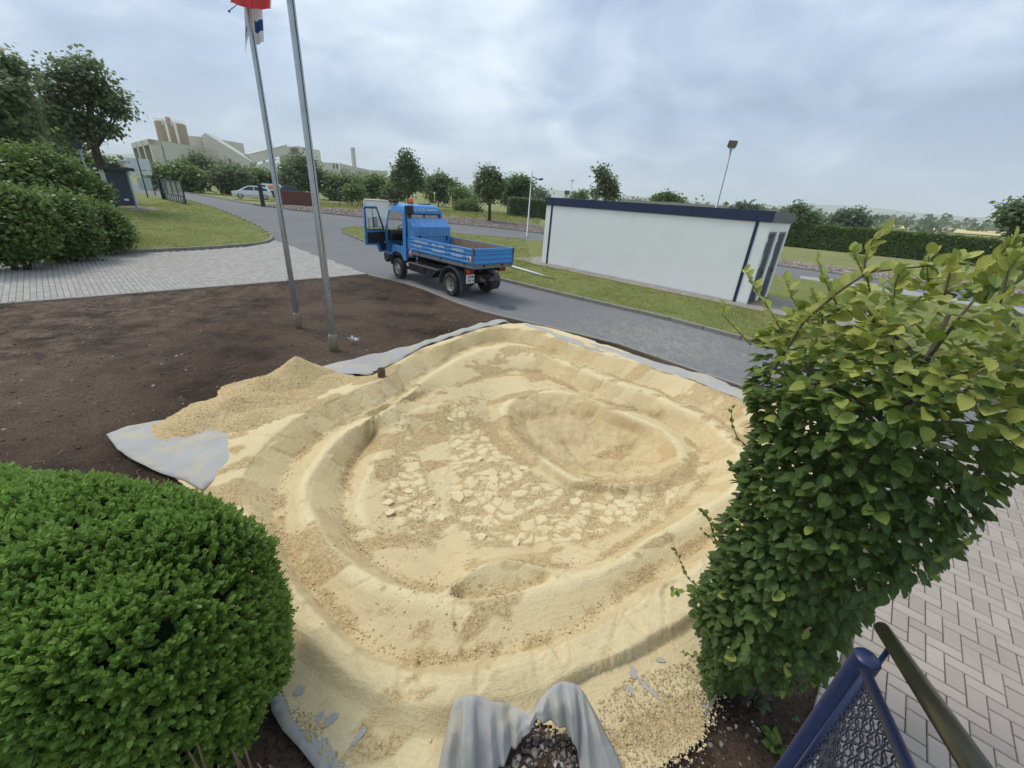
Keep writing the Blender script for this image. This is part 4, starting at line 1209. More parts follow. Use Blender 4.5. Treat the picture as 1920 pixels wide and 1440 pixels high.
for a, b in zip(cuts[:-1], cuts[1:]): fascia(a+0.004, b-0.004)
MB().box((BL+0.018, -0.055, fz), (BL+0.05, BW+0.05, BH)).build('fascia_panel', pm('grey_sheet', C(88, 96, 108), 0.35, 0.3, 0.08, 2), blk, 0.004)
MB().box((-0.05, -0.055, fz), (-0.02, BW+0.05, BH)).build('fascia_panel', NAVY, blk, 0.004)
MB().box((-0.02, -0.02, fz+0.05), (BL+0.018, BW+0.03, BH-0.03)).build('roof', pm('roof_felt', C(120, 122, 124), 0.9), blk)
for i, y in enumerate((0.14, 1.33)):
    y1 = y+0.96 if i == 0 else y+0.97
    d = MB().box((BL-0.115, y+0.06, 0.02), (BL-0.075, y1-0.06, 2.36)).build('door', GREYD, blk, 0.004)
    f = MB()
    f.box((BL-0.112, y+0.003, 0), (BL-0.03, y+0.06, 2.417)); f.box((BL-0.112, y1-0.06, 0), (BL-0.03, y1-0.003, 2.417)); f.box((BL-0.112, y+0.06, 2.36), (BL-0.03, y1-0.06, 2.417))
    f.build('frame', pm('door_frame', C(150, 154, 158), 0.5), d)
    MB().box((BL-0.074, y+0.22, 2.06), (BL-0.070, y+0.36, 2.20)).build('sign_plate', SIGNW, d)
    g_ = MB()                                 # simple person mark on the door
    g_.box((BL-0.074, y+0.29, 1.36), (BL-0.070, y+0.38, 1.62)); g_.box((BL-0.074, y+0.31, 1.64), (BL-0.070, y+0.36, 1.70)); g_.box((BL-0.074, y+0.30, 1.22), (BL-0.070, y+0.33, 1.36)); g_.box((BL-0.074, y+0.345, 1.22), (BL-0.070, y+0.375, 1.36))
    g_.build('door_mark', SIGNW, d)
    h_ = MB().cbox((BL-0.055, y1-0.14, 1.05), (0.03, 0.12, 0.025)); h_.cbox((BL-0.066, y1-0.10, 1.05), (0.02, 0.04, 0.16)); h_.build('handle', BLACKP, d, 0.004)
    for k in range(7):
        MB().cbox((BL-0.062, (y+y1)/2, 0.20+k*0.075), (0.022, 0.62, 0.045), rot=Matrix.Rotation(-0.5, 3, 'Y')).build('louvre_slat', BLACKP, d)
# paved apron
ap = [(A_[0]+u_[0]*x-u_[1]*y, A_[1]+u_[1]*x+u_[0]*y) for x, y in ((-1.7, -0.4), (-0.4, -0.75), (BL+0.2, -0.75), (BL+3.2, -0.6), (BL+3.2, BW+0.4), (BL+0.1, BW+0.4), (BL+0.1, -0.01), (-0.01, -0.01), (-0.01, BW), (-1.7, BW))]
def m_apron():
    n = NT('apron_paving'); p = n.mapping(n.pos(), (1, 1, 1), (0, 0, -ang_b))
    b = n.N.new('ShaderNodeTexBrick'); n.L.new(p, b.inputs['Vector'])
    b.inputs['Scale'].default_value = 1; b.inputs['Brick Width'].default_value = 0.2; b.inputs['Row Height'].default_value = 0.1
    b.inputs['Mortar Size'].default_value = 0.008
    b.inputs['Color1'].default_value = (*C(150, 142, 130), 1); b.inputs['Color2'].default_value = (*C(172, 164, 150), 1); b.inputs['Mortar'].default_value = (*C(84, 80, 66), 1)
    c = n.mix(n.ramp(n.noise(n.pos(), 1.4, 6, 0.7), [(0.5, 0.0), (0.7, 0.6)]), b.outputs['Color'], C(118, 110, 94))
    return n.set(c, 0.92, 0, n.bump(b.outputs['Fac'], -0.4, 0.006), 0.2)
sheet('apron', ap, lambda x, y: 0.098 + 0*x, m_apron(), 0.6)
# dry weeds along the foot of the wall
tuft_me = []
def blades(n, l0, l1, spread, lean, seed):
    r = np.random.default_rng(seed)
    a = r.uniform(0, 6.28, n); l = r.uniform(l0, l1, n); px = r.normal(0, spread, n); py = r.normal(0, spread, n)
    le = r.uniform(0.1, lean, n); w = r.uniform(0.0015, 0.004, n)
    dx, dy = np.cos(a), np.sin(a)
    V = np.zeros((n, 5, 3))
    for i, (t, ww) in enumerate(((0, 1), (0, -1), (.55, .8), (.55, -.8), (1, 0))):
        V[:, i, 0] = px+dx*le*l*t**1.6-dy*w*ww; V[:, i, 1] = py+dy*le*l*t**1.6+dx*w*ww; V[:, i, 2] = l*t*(1-0.25*le*t)
    F3 = np.array([[0, 1, 3], [0, 3, 2], [2, 3, 4]])
    F = (F3[None]+(np.arange(n)*5)[:, None, None]).reshape(-1, 3)
    return V.reshape(-1, 3), F, np.repeat(r.random(n), 5)
GRASSB = leaf_mat('grass_blades', C(112, 122, 58), C(162, 164, 94), C(206, 194, 136), 0.3, 0.6)

def grass_patch(name, poly, n, l0, l1, zf, label, wmul=1.0):
    xs = [p[0] for p in poly]; ys = [p[1] for p in poly]
    q = np.stack([rng.uniform(min(xs), max(xs), n*3), rng.uniform(min(ys), max(ys), n*3)], 1)
    q = q[inpoly(q[:, 0], q[:, 1], poly)]
    de = fbm(q[:, 0]*1.7, q[:, 1]*1.7, 3)
    q = q[rng.random(len(q)) < sstep(0.2, 0.6, de)][:n]
    n = len(q); a = rng.uniform(0, 6.28, n); l = (l0+(l1-l0)*rng.random(n)**2)*(0.6+0.8*fbm(q[:, 0]*0.9+4, q[:, 1]*0.9, 3)); le = rng.uniform(.2, 1.2, n); w = rng.uniform(.003, .008, n)*wmul
    dx, dy = np.cos(a), np.sin(a); V = np.zeros((n, 4, 3)); z0 = zf(q[:, 0], q[:, 1])
    for i, (t, ww) in enumerate(((0, 1), (0, -1), (.6, -.7), (1, .2))):
        V[:, i, 0] = q[:, 0]+dx*le*l*t**1.5-dy*w*ww; V[:, i, 1] = q[:, 1]+dy*le*l*t**1.5+dx*w*ww; V[:, i, 2] = z0+l*t*(1-.3*le*t)
    F = (np.array([[0, 1, 2, 3]])[None]+(np.arange(n)*4)[:, None, None]).reshape(-1, 4)
    return tag(link(name, np_mesh(name, V.reshape(-1, 3), F, GRASSB, False, np.repeat(rng.random(n), 4))), label, 'grass', kind='stuff')
strip = isl_near[3:] + [(A_[0]+u_[0]*x-u_[1]*y, A_[1]+u_[1]*x+u_[0]*y) for x, y in ((BL+1, -0.8), (-0.4, -0.8), (-2, -0.4))]
grass_patch('grass_blades', strip, 30000, .04, .11, lambda x, y: T(x, y)+0.08, 'short dry grass on the strip between road kerb and white block')
isl_back = isl_near[:5]+[(A_[0]-0.5, A_[1]-1)]+isl_far[5::-1]
grass_patch('grass_blades', isl_back, 16000, .05, .13, lambda x, y: T(x, y)+0.08, 'short grass on the island beyond the blue truck', 1.8)
lawn_vis = lawn_kerb[3:]+PX((330, 380), (262, 392), (230, 440), (205, 470))
grass_patch('grass_blades', lawn_vis, 26000, .04, .12, lambda x, y: T(x, y)+0.08, 'mown grass of the lawn beside the grey drive', 1.6)

# ---- flagpoles
def flagpole(base, r, label, hgt, stub):
    b = gz(*base, 0.0)
    p = tag(empty('flagpole', (b[0], b[1], -0.02)), label, 'flagpole', 'flagpoles in the soil bed')
    MB().lathe((0, 0, 0), [(0, -.1), (stub, -.1), (stub, .30), (stub*.92, .33), (r*1.02, .335)], n=14).build('concrete_stub', CONC_P, p)
    MB().lathe((0, 0, 0), [(0.0, .2), (r, .2), (r, 2.6), (r*.8, hgt), (0, hgt+.02)], n=20).build('mast', pm('mast_alu', C(176, 182, 186), 0.4, 0.35, 0.06, 3, c2=C(150, 154, 156)), p)
    MB().cbox((r*.72, -r*.72, 1.55), (0.035, 0.03, 0.62), rz=-0.8).build('rope_box', STEEL, p, 0.006)
    MB().tube([(r*.80, -r*.62, 1.2), (r*.80, -r*.60, 4), (r*.75, -r*.55, hgt-.2)], 0.006, 6).build('halyard', BLACKP, p)
    MB().tube([(-r*.9, -r*.4, .9), (-r*1.35, -r*.5, .93), (-r*1.35, -r*.5, 1.05), (-r*.9, -r*.4, 1.08)], 0.008, 6).build('cleat', STEEL, p)
    return b
fp1 = flagpole((560, 612), 0.053, 'left flagpole, flying the red and the blue-patched white flag', 8.2, 0.075)
fp2 = flagpole((627, 655), 0.060, 'right flagpole, bare in view, nearer the sand', 8.2, 0.085)
def flag(name, label, mats, pts_top, pts_bot, zt, zb, rows_, wav, marks):
    """hanging cloth: plan offsets along its hem, soft folds, panels of colour as faces"""
    K = len(pts_top); cols = 48; V = []; fm = []
    tt = np.linspace(0, K-1, cols)
    def smp(P, t):
        i = min(int(t), K-2); f = t-i; f = f*f*(3-2*f)
        return np.array(P[i])*(1-f)+np.array(P[i+1])*f
    for c in range(cols):
        a = smp(pts_top, tt[c]); b = smp(pts_bot, tt[c])
        z0 = a[2]; z1 = b[2]
        for r in range(rows_+1):
            s = r/rows_
            p = a*(1-s)+b*s
            p = p+np.array([wav*math.sin(c*.42+s*2.2), wav*1.4*math.cos(c*.5+s*1.3), 0])
            V.append(p)
    I = np.arange(cols*(rows_+1)).reshape(cols, rows_+1); F = []
    for c in range(cols-1):
        for r in range(rows_):
            F.append((I[c, r], I[c, r+1], I[c+1, r+1], I[c+1, r])); fm.append(marks((c+.5)/cols, (r+.5)/rows_))
    me = np_mesh(name, np.array(V), np.array(F), mats, True)
    me.polygons.foreach_set('material_index', fm)
    return me
CL_W = leaf_mat('flag_white', C(204, 202, 200), C(214, 212, 210), None, 0.4, 0.8)
CL_R = leaf_mat('flag_red', C(200, 66, 70), C(210, 78, 80), None, 0.4, 0.8)
CL_B = leaf_mat('flag_blue', C(40, 66, 118), C(48, 76, 128), None, 0.3, 0.8)
def fpt(px, py, d=0.0):
    """a point at the mast's distance (plus d) seen at a photo pixel"""
    return at(px, py, math.hypot(fp1[0], fp1[1])+d)
wf = tag(empty('flag', (fp1[0], fp1[1], 0)), 'white flag with dark blue patches drooping round the left flagpole', 'flag')
def off(p): return (p[0]-fp1[0], p[1]-fp1[1], p[2])
me = flag('cloth', '', [CL_W, CL_B], [off(fpt(478, -150, -.10)), off(fpt(466, -150, -.14)), off(fpt(450, -150, -.05)), off(fpt(452, -150, .12))],
          [off(fpt(494, 79, -.10)), off(fpt(482, 84, -.12)), off(fpt(470, 52, -.04)), off(fpt(459, 100, .10))], 0, 0, 60, 0.012,
          lambda c, s: 1 if (s > .80 and s < .90 and c < .40) or (.66 < s < .745 and .52 < c < .66) or (.88 < s < .92 and .78 < c < .92) or (.35 < s < .5 and c < .5) else 0)
link('cloth', me, wf)
rf = tag(empty('flag', (fp1[0], fp1[1], 0)), 'red flag with a white hem hanging at the top of the left flagpole', 'flag')
me = flag('cloth', '', [CL_R, CL_W], [off(fpt(512, -180, -.2)), off(fpt(480, -180, -.25)), off(fpt(440, -180, -.2))], [off(fpt(507, 17, -.2)), off(fpt(470, 17, -.28)), off(fpt(431, 4, -.2))], 0, 0, 30, 0.01, lambda c, s: 1 if c < .05 else 0)
link('cloth', me, rf)
a = fpt(444, 9, -.2); b = fpt(430, 20, -.2)
MB().tube([off(a), off(b)], 0.006, 6).tube([off(b), off(b+np.array([-.012, 0, -.02]))], [.022, .014], 8).build('hem_weight', BLACKP, rf)

# ---- pipe stub in the sand, white litter, pipe on the grass
q = gz(716, 709, 0.03)
st = tag(empty('pipe_stub', (q[0], q[1], 0.0)), 'short rusty pipe stub standing in the sand rim with a side bolt', 'pipe')
MB().lathe((0, 0, 0), [(.062, -.3), (.062, .20), (.058, .205), (.046, .205), (.046, .05), (0, .05)], n=18).build('tube', RUST, st)
MB().tube([(-.05, -.02, .155), (-.13, -.04, .158)], 0.010, 6).cbox((-.075, -.028, .156), (.016, .03, .03)).build('bolt', RUST, st)
q = gz(664, 640, 0.02)
lt = MB()
r_ = random.Random(5)
for k in range(7):
    x, y = q[0]+r_.uniform(-.12, .16), q[1]+r_.uniform(-.08, .08)
    pts = [(x+r_.uniform(-.05, .05), y+r_.uniform(-.04, .04), 0.02+r_.uniform(0, .10)) for _ in range(5)]
    lt.add(pts, [(0, 1, 2), (0, 2, 3), (0, 3, 4), (1, 2, 4)])
tag(lt.build('crumpled_sheet', WHITEP), 'crumpled scrap of white sheet lying by the right flagpole', 'litter')
a, b = gz(952, 497, 0.16), gz(1020, 517, 0.13); c = gz(1042, 523, 0.12)
pp = tag(empty('plastic_pipe', (a[0], a[1], 0)), 'white plastic pipe lying in the grass behind the truck', 'pipe')
rel = lambda p: (p[0]-a[0], p[1]-a[1], p[2])
MB().tube([rel(a), rel((a+b)/2), rel(b)], 0.045, 12).build('tube', WHITEP, pp)
MB().tube([rel(b), rel(c)], [0.040, 0.018], 10).build('worn_end', pm('brown_pipe_end', C(150, 136, 108), 0.8), pp)
q = gz(952, 577, 0.006)
mh = tag(empty('manhole_cover', (q[0], q[1], 0.006), R(136)), 'dark round manhole cover in the road behind the truck', 'manhole cover')
MB().lathe((0, 0, 0), [(0, .004), (.24, .004), (.25, -.02)], n=28).build('lid', pm('cast_iron', C(82, 84, 86), 0.8, 0.2, 0.2, 20, 0.4, 80), mh)
MB().lathe((0, 0, 0), [(.255, -.02), (.255, .006), (.31, .006), (.315, -.02)], n=28).build('ring', pm('iron_ring', C(104, 104, 104), 0.85), mh)

# ---- lamp and camera poles
def pole(name, base, label, cat, r0, r1, toppy, parts):
    g_ = gt(*base); z0 = float(T(g_[0], g_[1])); H = ztop(g_[0], g_[1], toppy)-z0
    o = tag(empty(name, (g_[0], g_[1], z0)), label, cat)
    MB().lathe((0, 0, 0), [(r0*1.5, 0), (r0*1.5, .12), (r0, .13), (r1, H), (0, H+.01)], n=12).build('mast', STEEL, o)
    parts(o, H)
    return o
def cam_parts(o, H):
    MB().cbox((.34, 0, H-.45), (.70, .06, .06), rot=Matrix.Rotation(0.25, 3, 'Y')).build('arm', BLACKP, o)
    MB().cbox((.78, -.05, H-.50), (.34, .14, .14), rot=Matrix.Rotation(-0.15, 3, 'Y')).build('camera_housing', BLACKP, o, .02)
    MB().lathe((.06, -.10, H-.75), [(0, -.10), (.10, -.08), (.12, 0), (.10, .08), (0, .1)], n=10).build('sensor', STEEL, o)
pole('camera_pole', (988, 446), 'thin grey pole with a surveillance camera left of the white block', 'pole', .075, .05, 322, cam_parts)
def flood_parts(o, H):
    MB().cbox((0, 0, H+.03), (.30, .10, .06)).build('bracket', STEEL, o)
    hd = MB().cbox((0, -.02, H+.22), (.46, .10, .32), rot=Matrix.Rotation(0.35, 3, 'X')).build('floodlight_head', GREYD, o, .02)
    MB().cbox((0, -.08, H+.22), (.40, .02, .26), rot=Matrix.Rotation(0.35, 3, 'X')).build('lamp_glass', pm('lamp_pane', C(120, 118, 100), 0.25), hd)
b_ = at(1342, 392, 27.0)
def pole_at(name, x, y, label, cat, r0, r1, toppy, parts):
    z0 = float(T(x, y)); H = ztop(x, y, toppy)-z0
    o = tag(empty(name, (x, y, z0)), label, cat)
    MB().lathe((0, 0, 0), [(r0*1.5, 0), (r0*1.5, .12), (r0, .13), (r1, H), (0, H+.01)], n=12).build('mast', STEEL, o)
    parts(o, H); return o
pole_at('floodlight_mast', b_[0], b_[1], 'tall floodlight mast rising behind the white block roof', 'lamp post', .075, .05, 279, flood_parts)
b_ = at(1062, 372, 40.0)
pole_at('floodlight_post', b_[0], b_[1], 'low floodlight showing just above the left roof end of the white block', 'floodlight', .06, .05, 366, flood_parts)
def far_lamp(o, H):
    MB().cbox((0, 0, H), (.7, .25, .14)).build('lamp_head', STEEL, o, .03)
b_ = at(1070, 366, 95.0)
pole_at('street_lamp', b_[0], b_[1], 'distant street lamp behind the left end of the white block', 'street lamp', .12, .07, 338, far_lamp)
b_ = at(166, 330, 36.0)
def green_box(o, H):
    MB().cbox((-.05, 0, H-.1), (.42, .16, .34)).build('lamp_box', BLACKP, o, .02)
pole_at('lamp_post', b_[0], b_[1], 'pale lamp post leaning out of the shrubs beside the large tree trunk', 'lamp post', .05, .045, 268, green_box)

# ---- stair rail at the lower right
PT = np.array([0.879, 0.611, 1.985]); dn = np.array([-0.623, -0.782]); dn /= np.linalg.norm(dn); sl = 0.52
rail = tag(empty('stair_railing', (PT[0], PT[1], 0.02)), 'navy tube stair railing with woven wire infill and an olive handrail', 'railing')
MB().lathe((0, 0, 0), [(0, 0), (.06, 0), (.06, .012), (.027, .014), (.027, PT[2]-.026), (.024, PT[2]-.021), (0, PT[2]-.020)], n=24).build('post', NAVY_T, rail)
LEN = 1.3
def onr(s, z): return (dn[0]*s, dn[1]*s, z)
top = lambda s: PT[2]-.05+sl*s
fr_ = MB().tube([onr(.035, top(.035)), onr(LEN, top(LEN))], .0115, 14); fr_.tube([onr(.05, top(.05)-.82), onr(LEN, top(LEN)-.82)], .0135, 12); fr_.tube([onr(.055, top(.05)-.84), onr(.055, top(.05)+.0)], .011, 10)
fr_.build('infill_frame', NAVY_T, rail)
wm = MB(); pit = 0.024
nrm = np.array([-dn[1], dn[0]])
def wire(pts): wm.tube(pts, 0.0019, 5, caps=False)
k = 0; s = .07
while s < LEN:
    pts = []
    for j in range(0, 70):
        z = top(s)-.012-j*.0118
        a_ = 0.0032*(1 if (j % 4 in (0, 1)) else -1)*(1 if k % 2 else -1); sx_ = 0.0035*math.sin(j*math.pi/2+.8)
        pts.append((dn[0]*(s+sx_)+nrm[0]*a_, dn[1]*(s+sx_)+nrm[1]*a_, z))
    wire(pts); s += pit; k += 1
k = 0
while k*pit < .80:
    pts = []; j = 0; s = .06
    while s < LEN:
        a_ = -0.0032*(1 if (j % 4 in (0, 1)) else -1)*(1 if k % 2 else -1); zz = 0.0035*math.sin(j*math.pi/2+.8)
        pts.append((dn[0]*s+nrm[0]*a_, dn[1]*s+nrm[1]*a_, top(s)-.02-k*pit+zz)); s += pit/2; j += 1
    wire(pts); k += 1
wm.build('wire_mesh', pm('navy_wire', C(40, 46, 66), 0.45), rail)
h0 = np.array([1.163, 0.819, 1.807])-np.array([PT[0], PT[1], .02]); h1 = np.array([0.712, 0.316, 2.198])-np.array([PT[0], PT[1], .02])
hd = h1-h0
MB().tube([h0-hd*.0, h0+hd*1.6], .0195, 20).build('handrail', pm('olive_rail', C(58, 58, 46), 0.35, 0.3, 0.12, 8), rail)
MB().tube([h0+hd*.20, (h0+hd*.20)*.55+np.array(onr(.06, top(.06)))*.45-np.array([0, 0, .05]), np.array(onr(.06, top(.06)-.03))], .006, 8).build('bracket', NAVY_T, rail)
# ================================================================== the blue tipper truck (x forward, y left, origin under the rear left wheel)
def m_truckblue():
    n = NT('truck_blue'); p = n.tc('Object')
    c = n.mix(n.noise(p, 2.2, 4), C(58, 128, 196), C(82, 152, 214))
    c = n.mix(n.ramp(n.noise(p, 3.2, 7, 0.7), [(0.56, 0.0), (0.74, 0.55)]), c, C(110, 140, 168))
    c = n.mix(n.ramp(n.noise(p, 9, 6, 0.75), [(0.62, 0.0), (0.72, 0.6)]), c, C(128, 108, 92))
    return n.set(c, n.math('ADD', n.math('MULTIPLY', n.noise(p, 5, 4), 0.25), 0.28), 0, n.bump(n.noise(p, 30, 3), 0.05, 0.004), 0.5)
TB = m_truckblue()
def m_hopper():
    n = NT('hopper_blue'); p = n.tc('Object')
    c = n.mix(n.noise(p, 2.2, 4), C(52, 122, 190), C(74, 146, 208))
    st_ = n.noise(n.mapping(p, (1, 7, 1.6)), 2.6, 6, 0.7, 0.6)
    c = n.mix(n.ramp(st_, [(0.50, 0.0), (0.66, 0.8)]), c, C(156, 150, 132))
    c = n.mix(n.ramp(n.noise(p, 11, 5, 0.7), [(0.6, 0.0), (0.7, 0.7)]), c, C(140, 112, 84))
    return n.set(c, 0.42, 0, None, 0.5)
TH = m_hopper()
DIRTY = pm('chassis_black', C(46, 44, 42), 0.8, 0, 0.3, 5, 0.3, 40, 0.3, C(92, 82, 72), (0.5, 0.75), 4)
PLAS = pm('truck_trim', C(38, 40, 42), 0.6, 0, 0.15, 6, c2=C(70, 66, 60), f2=(.58, .75))
RUBBER = pm('tyre_rubber', C(52, 50, 48), 0.85, 0, 0.2, 9, 0.3, 40, 0.3, C(104, 98, 90), (0.45, 0.7), 5)
RIM = pm('rim_steel', C(178, 174, 164), 0.55, 0.2, 0.15, 10, c2=C(120, 104, 84), f2=(.55, .75))
RIMD = pm('rim_dark', C(96, 90, 84), 0.6, 0.3, 0.2, 10)
BEDWOOD = pm('bed_floor_dust', C(150, 128, 108), 0.95, 0, 0.2, 5, 0.4, 30, 0.1, C(116, 112, 110))
SEATB = pm('seat_cloth', C(40, 40, 42), 0.9, 0, 0.2, 14)
def m_glass(name, tint, alpha):
    n = NT(name); n.set(tint, 0.05, 0, None, 0.6)
    tr = n.N.new('ShaderNodeBsdfTransparent'); mx = n.N.new('ShaderNodeMixShader')
    n.L.new(n.bsdf.outputs[0], mx.inputs[1]); n.L.new(tr.outputs[0], mx.inputs[2]); mx.inputs[0].default_value = alpha
    n.L.new(mx.outputs[0], n.out.inputs[0]); return n.mat
PANE = m_glass('window_pane', (0.5, 0.56, 0.56), 0.86)
REDL = pm('tail_red', C(128, 26, 26), 0.3, 0, 0.1, 20)
AMBER = pm('beacon_orange', C(240, 96, 20), 0.25, 0, 0.06, 10)
TXT = pm('lettering_white', C(226, 234, 240), 0.5, 0, 0.04, 6)
TXTK = pm('lettering_black', C(24, 24, 26), 0.5)

def lettering(body, size, name='lettering', mat=TXT, sx=1.0, align='LEFT'):
    cu = bpy.data.curves.new(name, 'FONT'); cu.body = body; cu.size = size; cu.extrude = 0.0008; cu.offset = size*0.016; cu.resolution_u = 2; cu.align_x = align; cu.align_y = 'CENTER'
    t = bpy.data.objects.new('tmp', cu); col.objects.link(t)
    dg = bpy.context.evaluated_depsgraph_get(); me = bpy.data.meshes.new_from_object(t.evaluated_get(dg))
    bpy.data.objects.remove(t); me.materials.clear(); me.materials.append(mat); me.name = name
    for v in me.vertices: v.co.x *= sx
    return me
def put_text(body, size, parent, loc, xdir, mat=TXT, sx=1.0, align='LEFT', name='lettering', zdir=(0, 0, 1)):
    """text standing upright: its x along xdir, its top towards zdir"""
    me = lettering(body, size, name, mat, sx, align)
    o = link(name, me, parent)
    x = Vector(xdir).normalized(); z_ = Vector(zdir).normalized(); nn = x.cross(z_)
    o.matrix_local = Matrix(((x.x, z_.x, nn.x, loc[0]), (x.y, z_.y, nn.y, loc[1]), (x.z, z_.z, nn.z, loc[2]), (0, 0, 0, 1)))
    return o

O_ = gz(843, 555)
truck = tag(empty('tipper_truck', (O_[0], O_[1], 0.006), math.atan2(0.69160, -0.72228)), 'small blue tipper truck parked on the road with its driver door open', 'truck')
W = 1.64
# -- wheels
def wheel(u, y, right, dark):
    w = link('wheel', None, truck) if False else bpy.data.objects.new('wheel', None)
    m = MB(); r = .360; t = .235
    prof = [(.205, .012), (.235, .004), (.30, -.004), (.335, .006), (.355, .028), (r, .06), (r, t-.06), (.355, t-.03), (.30, t), (.205, t-.01)]
    m.lathe((0, 0, 0), [(a, -b) for a, b in prof], 'Y', 32)
    for k in range(40):                      # tread bars
        a = 2*math.pi*k/40
        for s_ in (0.075, 0.16):
            m.cbox((math.cos(a)*(r+.001), -s_, math.sin(a)*(r+.001)), (.012, .07, .030), rot=Matrix.Rotation(-a, 3, 'Y') @ Matrix.Rotation(0.35 if s_ < .1 else -.35, 3, 'X'))
    ty = m.build('wheel', RUBBER, truck)
    ri = MB()
    if dark: ri.lathe((0, 0, 0), [(.212, -.016), (.200, -.03), (.190, -.075), (.150, -.060), (.110, -.040), (.085, -.035), (.080, .0), (.055, .012), (0, .014)], 'Y', 24)
    else: ri.lathe((0, 0, 0), [(.214, -.014), (.205, -.028), (.196, -.105), (.160, -.135), (.120, -.150), (.095, -.150), (.09, -.11), (.06, -.10), (0, -.098)], 'Y', 24)
    rr = ri.build('rim', RIM, ty)
    hl = MB(); nb = 6 if dark else 5
    for k in range(nb):
        a = 2*math.pi*(k+.5)/nb; rd = .15 if dark else .145
        hl.lathe((math.cos(a)*rd, -.055 if dark else -.137, math.sin(a)*rd), [(0, .010), (.026, .010), (.027, -.01)], 'Y', 10)
    tag(hl.build('rim_hole', BLACKP, ty), kind='stuff')
    nu = MB()
    for k in range(6):
        a = 2*math.pi*k/6; nu.lathe((math.cos(a)*.065, -.012 if dark else -.10, math.sin(a)*.065), [(0, .028), (.011, .028), (.012, -.01)], 'Y', 6)
    tag(nu.build('wheel_nut', RIMD, ty), kind='stuff')
    ty.location = (u, y, .360)
    if right: ty.rotation_euler = (0, 0, math.pi)
    return ty
wheel(0.0, 0.0, False, False); wheel(0.0, -W+.02, True, False); wheel(3.2, -0.02, False, True); wheel(3.2, -W+.06, True, True)
# -- chassis
m = MB()
for y in (-.50, -W+.50): m.box((-.75, y-.04, .58), (3.9, y+.04, .74))
for x in (-.7, .5, 1.6, 2.4): m.box((x-.05, -W+.5, .60), (x+.05, -.5, .72))
m.box((-.95, -1.25, .86), (2.2, -1.18, .98)); m.box((-.95, -.46, .86), (2.2, -.39, .98))   # tipping subframe
m.build('chassis', DIRTY, truck)
m = MB().tube([(0, -.2, .36), (0, -W+.2, .36)], .06, 10); m.lathe((0, -.82, .36), [(0, -.15), (.10, -.12), (.15, 0), (.10, .12), (0, .15)], 'Y', 12); m.tube([(3.2, -.2, .36), (3.2, -W+.2, .36)], .05, 10); m.tube([(0, -.82, .40), (2.2, -.82, .60)], .04, 8)
m.build('axle', DIRTY, truck)
m = MB().tube([(1.2, -.82, .62), (.7, -.82, 1.02)], [.09, .06], 12); m.build('lifting_ram', STEEL, truck)
for y in (-.06, -W+.06):
    m = MB(); s_ = 1 if y > -1 else -1
    pts = [(.55*math.cos(a), .36+.52*math.sin(a)) for a in [R(d) for d in range(-8, 189, 14)]]
    outer = [(a*1.045, .36+(b-.36)*1.045) for a, b in pts]
    poly = [(a, y+.08*s_, b) for a, b in pts]+[(a, y+.08*s_, b) for a, b in outer[::-1]]
    for i in range(len(pts)-1):
        a, b, c, d = pts[i], pts[i+1], outer[i+1], outer[i]
        m.add([(q[0], y+.07*s_, q[1]) for q in (a, b, c, d)]+[(q[0], y-.32*s_, q[1]) for q in (a, b, c, d)], [(0,1,2,3),(7,6,5,4),(0,4,5,1),(2,6,7,3),(1,5,6,2),(0,3,7,4)])
    m.build('mudguard', pm('mudguard_grey', C(72, 78, 84), 0.6, 0, 0.15, 5, c2=C(104, 100, 94)), truck)
    MB().box((-.585, min(y, y-.30*s_), .20), (-.57, max(y, y-.30*s_), .46)).build('mud_flap', PLAS, truck, .004)
# -- battery box and tank between the axles
m = MB().box((1.45, -.34, .42), (2.45, -.03, .66)); m.build('battery_box', PLAS, truck, .015)
for k in range(5): MB().box((1.5+k*.19, -.028, .44), (1.6+k*.19, -.018, .62)).build('box_rib', PLAS, truck)
m = MB().prism([(.72, -.04, .66), (1.42, -.04, .66), (1.42, -.04, .36), (1.10, -.04, .36)], (0, -.36, 0)); m.build('tool_box', PLAS, truck, .012)
MB().box((.70, -.36, .665), (2.5, -.02, .685)).build('step_plate', pm('step_dust', C(118, 112, 104), 0.9, 0, .2, 8), truck, .004)
MB().lathe((2.28, -.05, .99), [(0, .045), (.10, .035), (.125, 0), (.115, -.10), (0, -.11)], 'Y', 16).build('air_filter', pm('dusty_filter', C(146, 140, 132), 0.9, 0, .2, 9), truck)
MB().tube([(1.98, -.10, .92), (1.98, -.10, .78)], .035, 10).tube([(1.95, -.10, .76), (1.95, -.10, .68)], .026, 8).build('filler_neck', STEEL, truck)
# -- load bed with ribbed boards
MB().box((-1.06, -W+.03, 1.02), (2.10, -.03, 1.08)).build('bed_floor', BEDWOOD, truck)
m = MB().box((-1.09, -W+.02, .985), (2.24, -W+.07, 1.085)).box((-1.09, -.07, .985), (2.24, -.02, 1.085)).box((-1.10, -W+.02, .985), (-1.04, -.02, 1.02)); m.build('bed_frame', pm('bed_rail', C(124, 128, 132), 0.7, 0.2, .2, 6), truck)
def rib_profile(z0, z1):
    """outward offset against height: a boxed top rim and rolled ribs"""
    h = z1-z0; pr = [(0, 0)]
    rb = [(.06, .0), (.10, .022), (.19, .022), (.23, .0), (.34, .0), (.38, .022), (.47, .022), (.51, .0), (.61, .0), (.65, .022), (.73, .022), (.77, .0), (.83, .0), (.85, .026), (.985, .026), (1.0, .018)]
    return [(o, z0+h*t) for t, o in rb]
def board_side(y, s_, name):
    pr = rib_profile(1.085, 1.545)
    poly = [(y+s_*o, z) for o, z in pr]+[(y-s_*.022, 1.545), (y-s_*.022, 1.085)]
    b_ = MB().prism([(-1.06, a, z) for a, z in poly], (3.29, 0, 0)).build(name, TB, truck)
    return b_
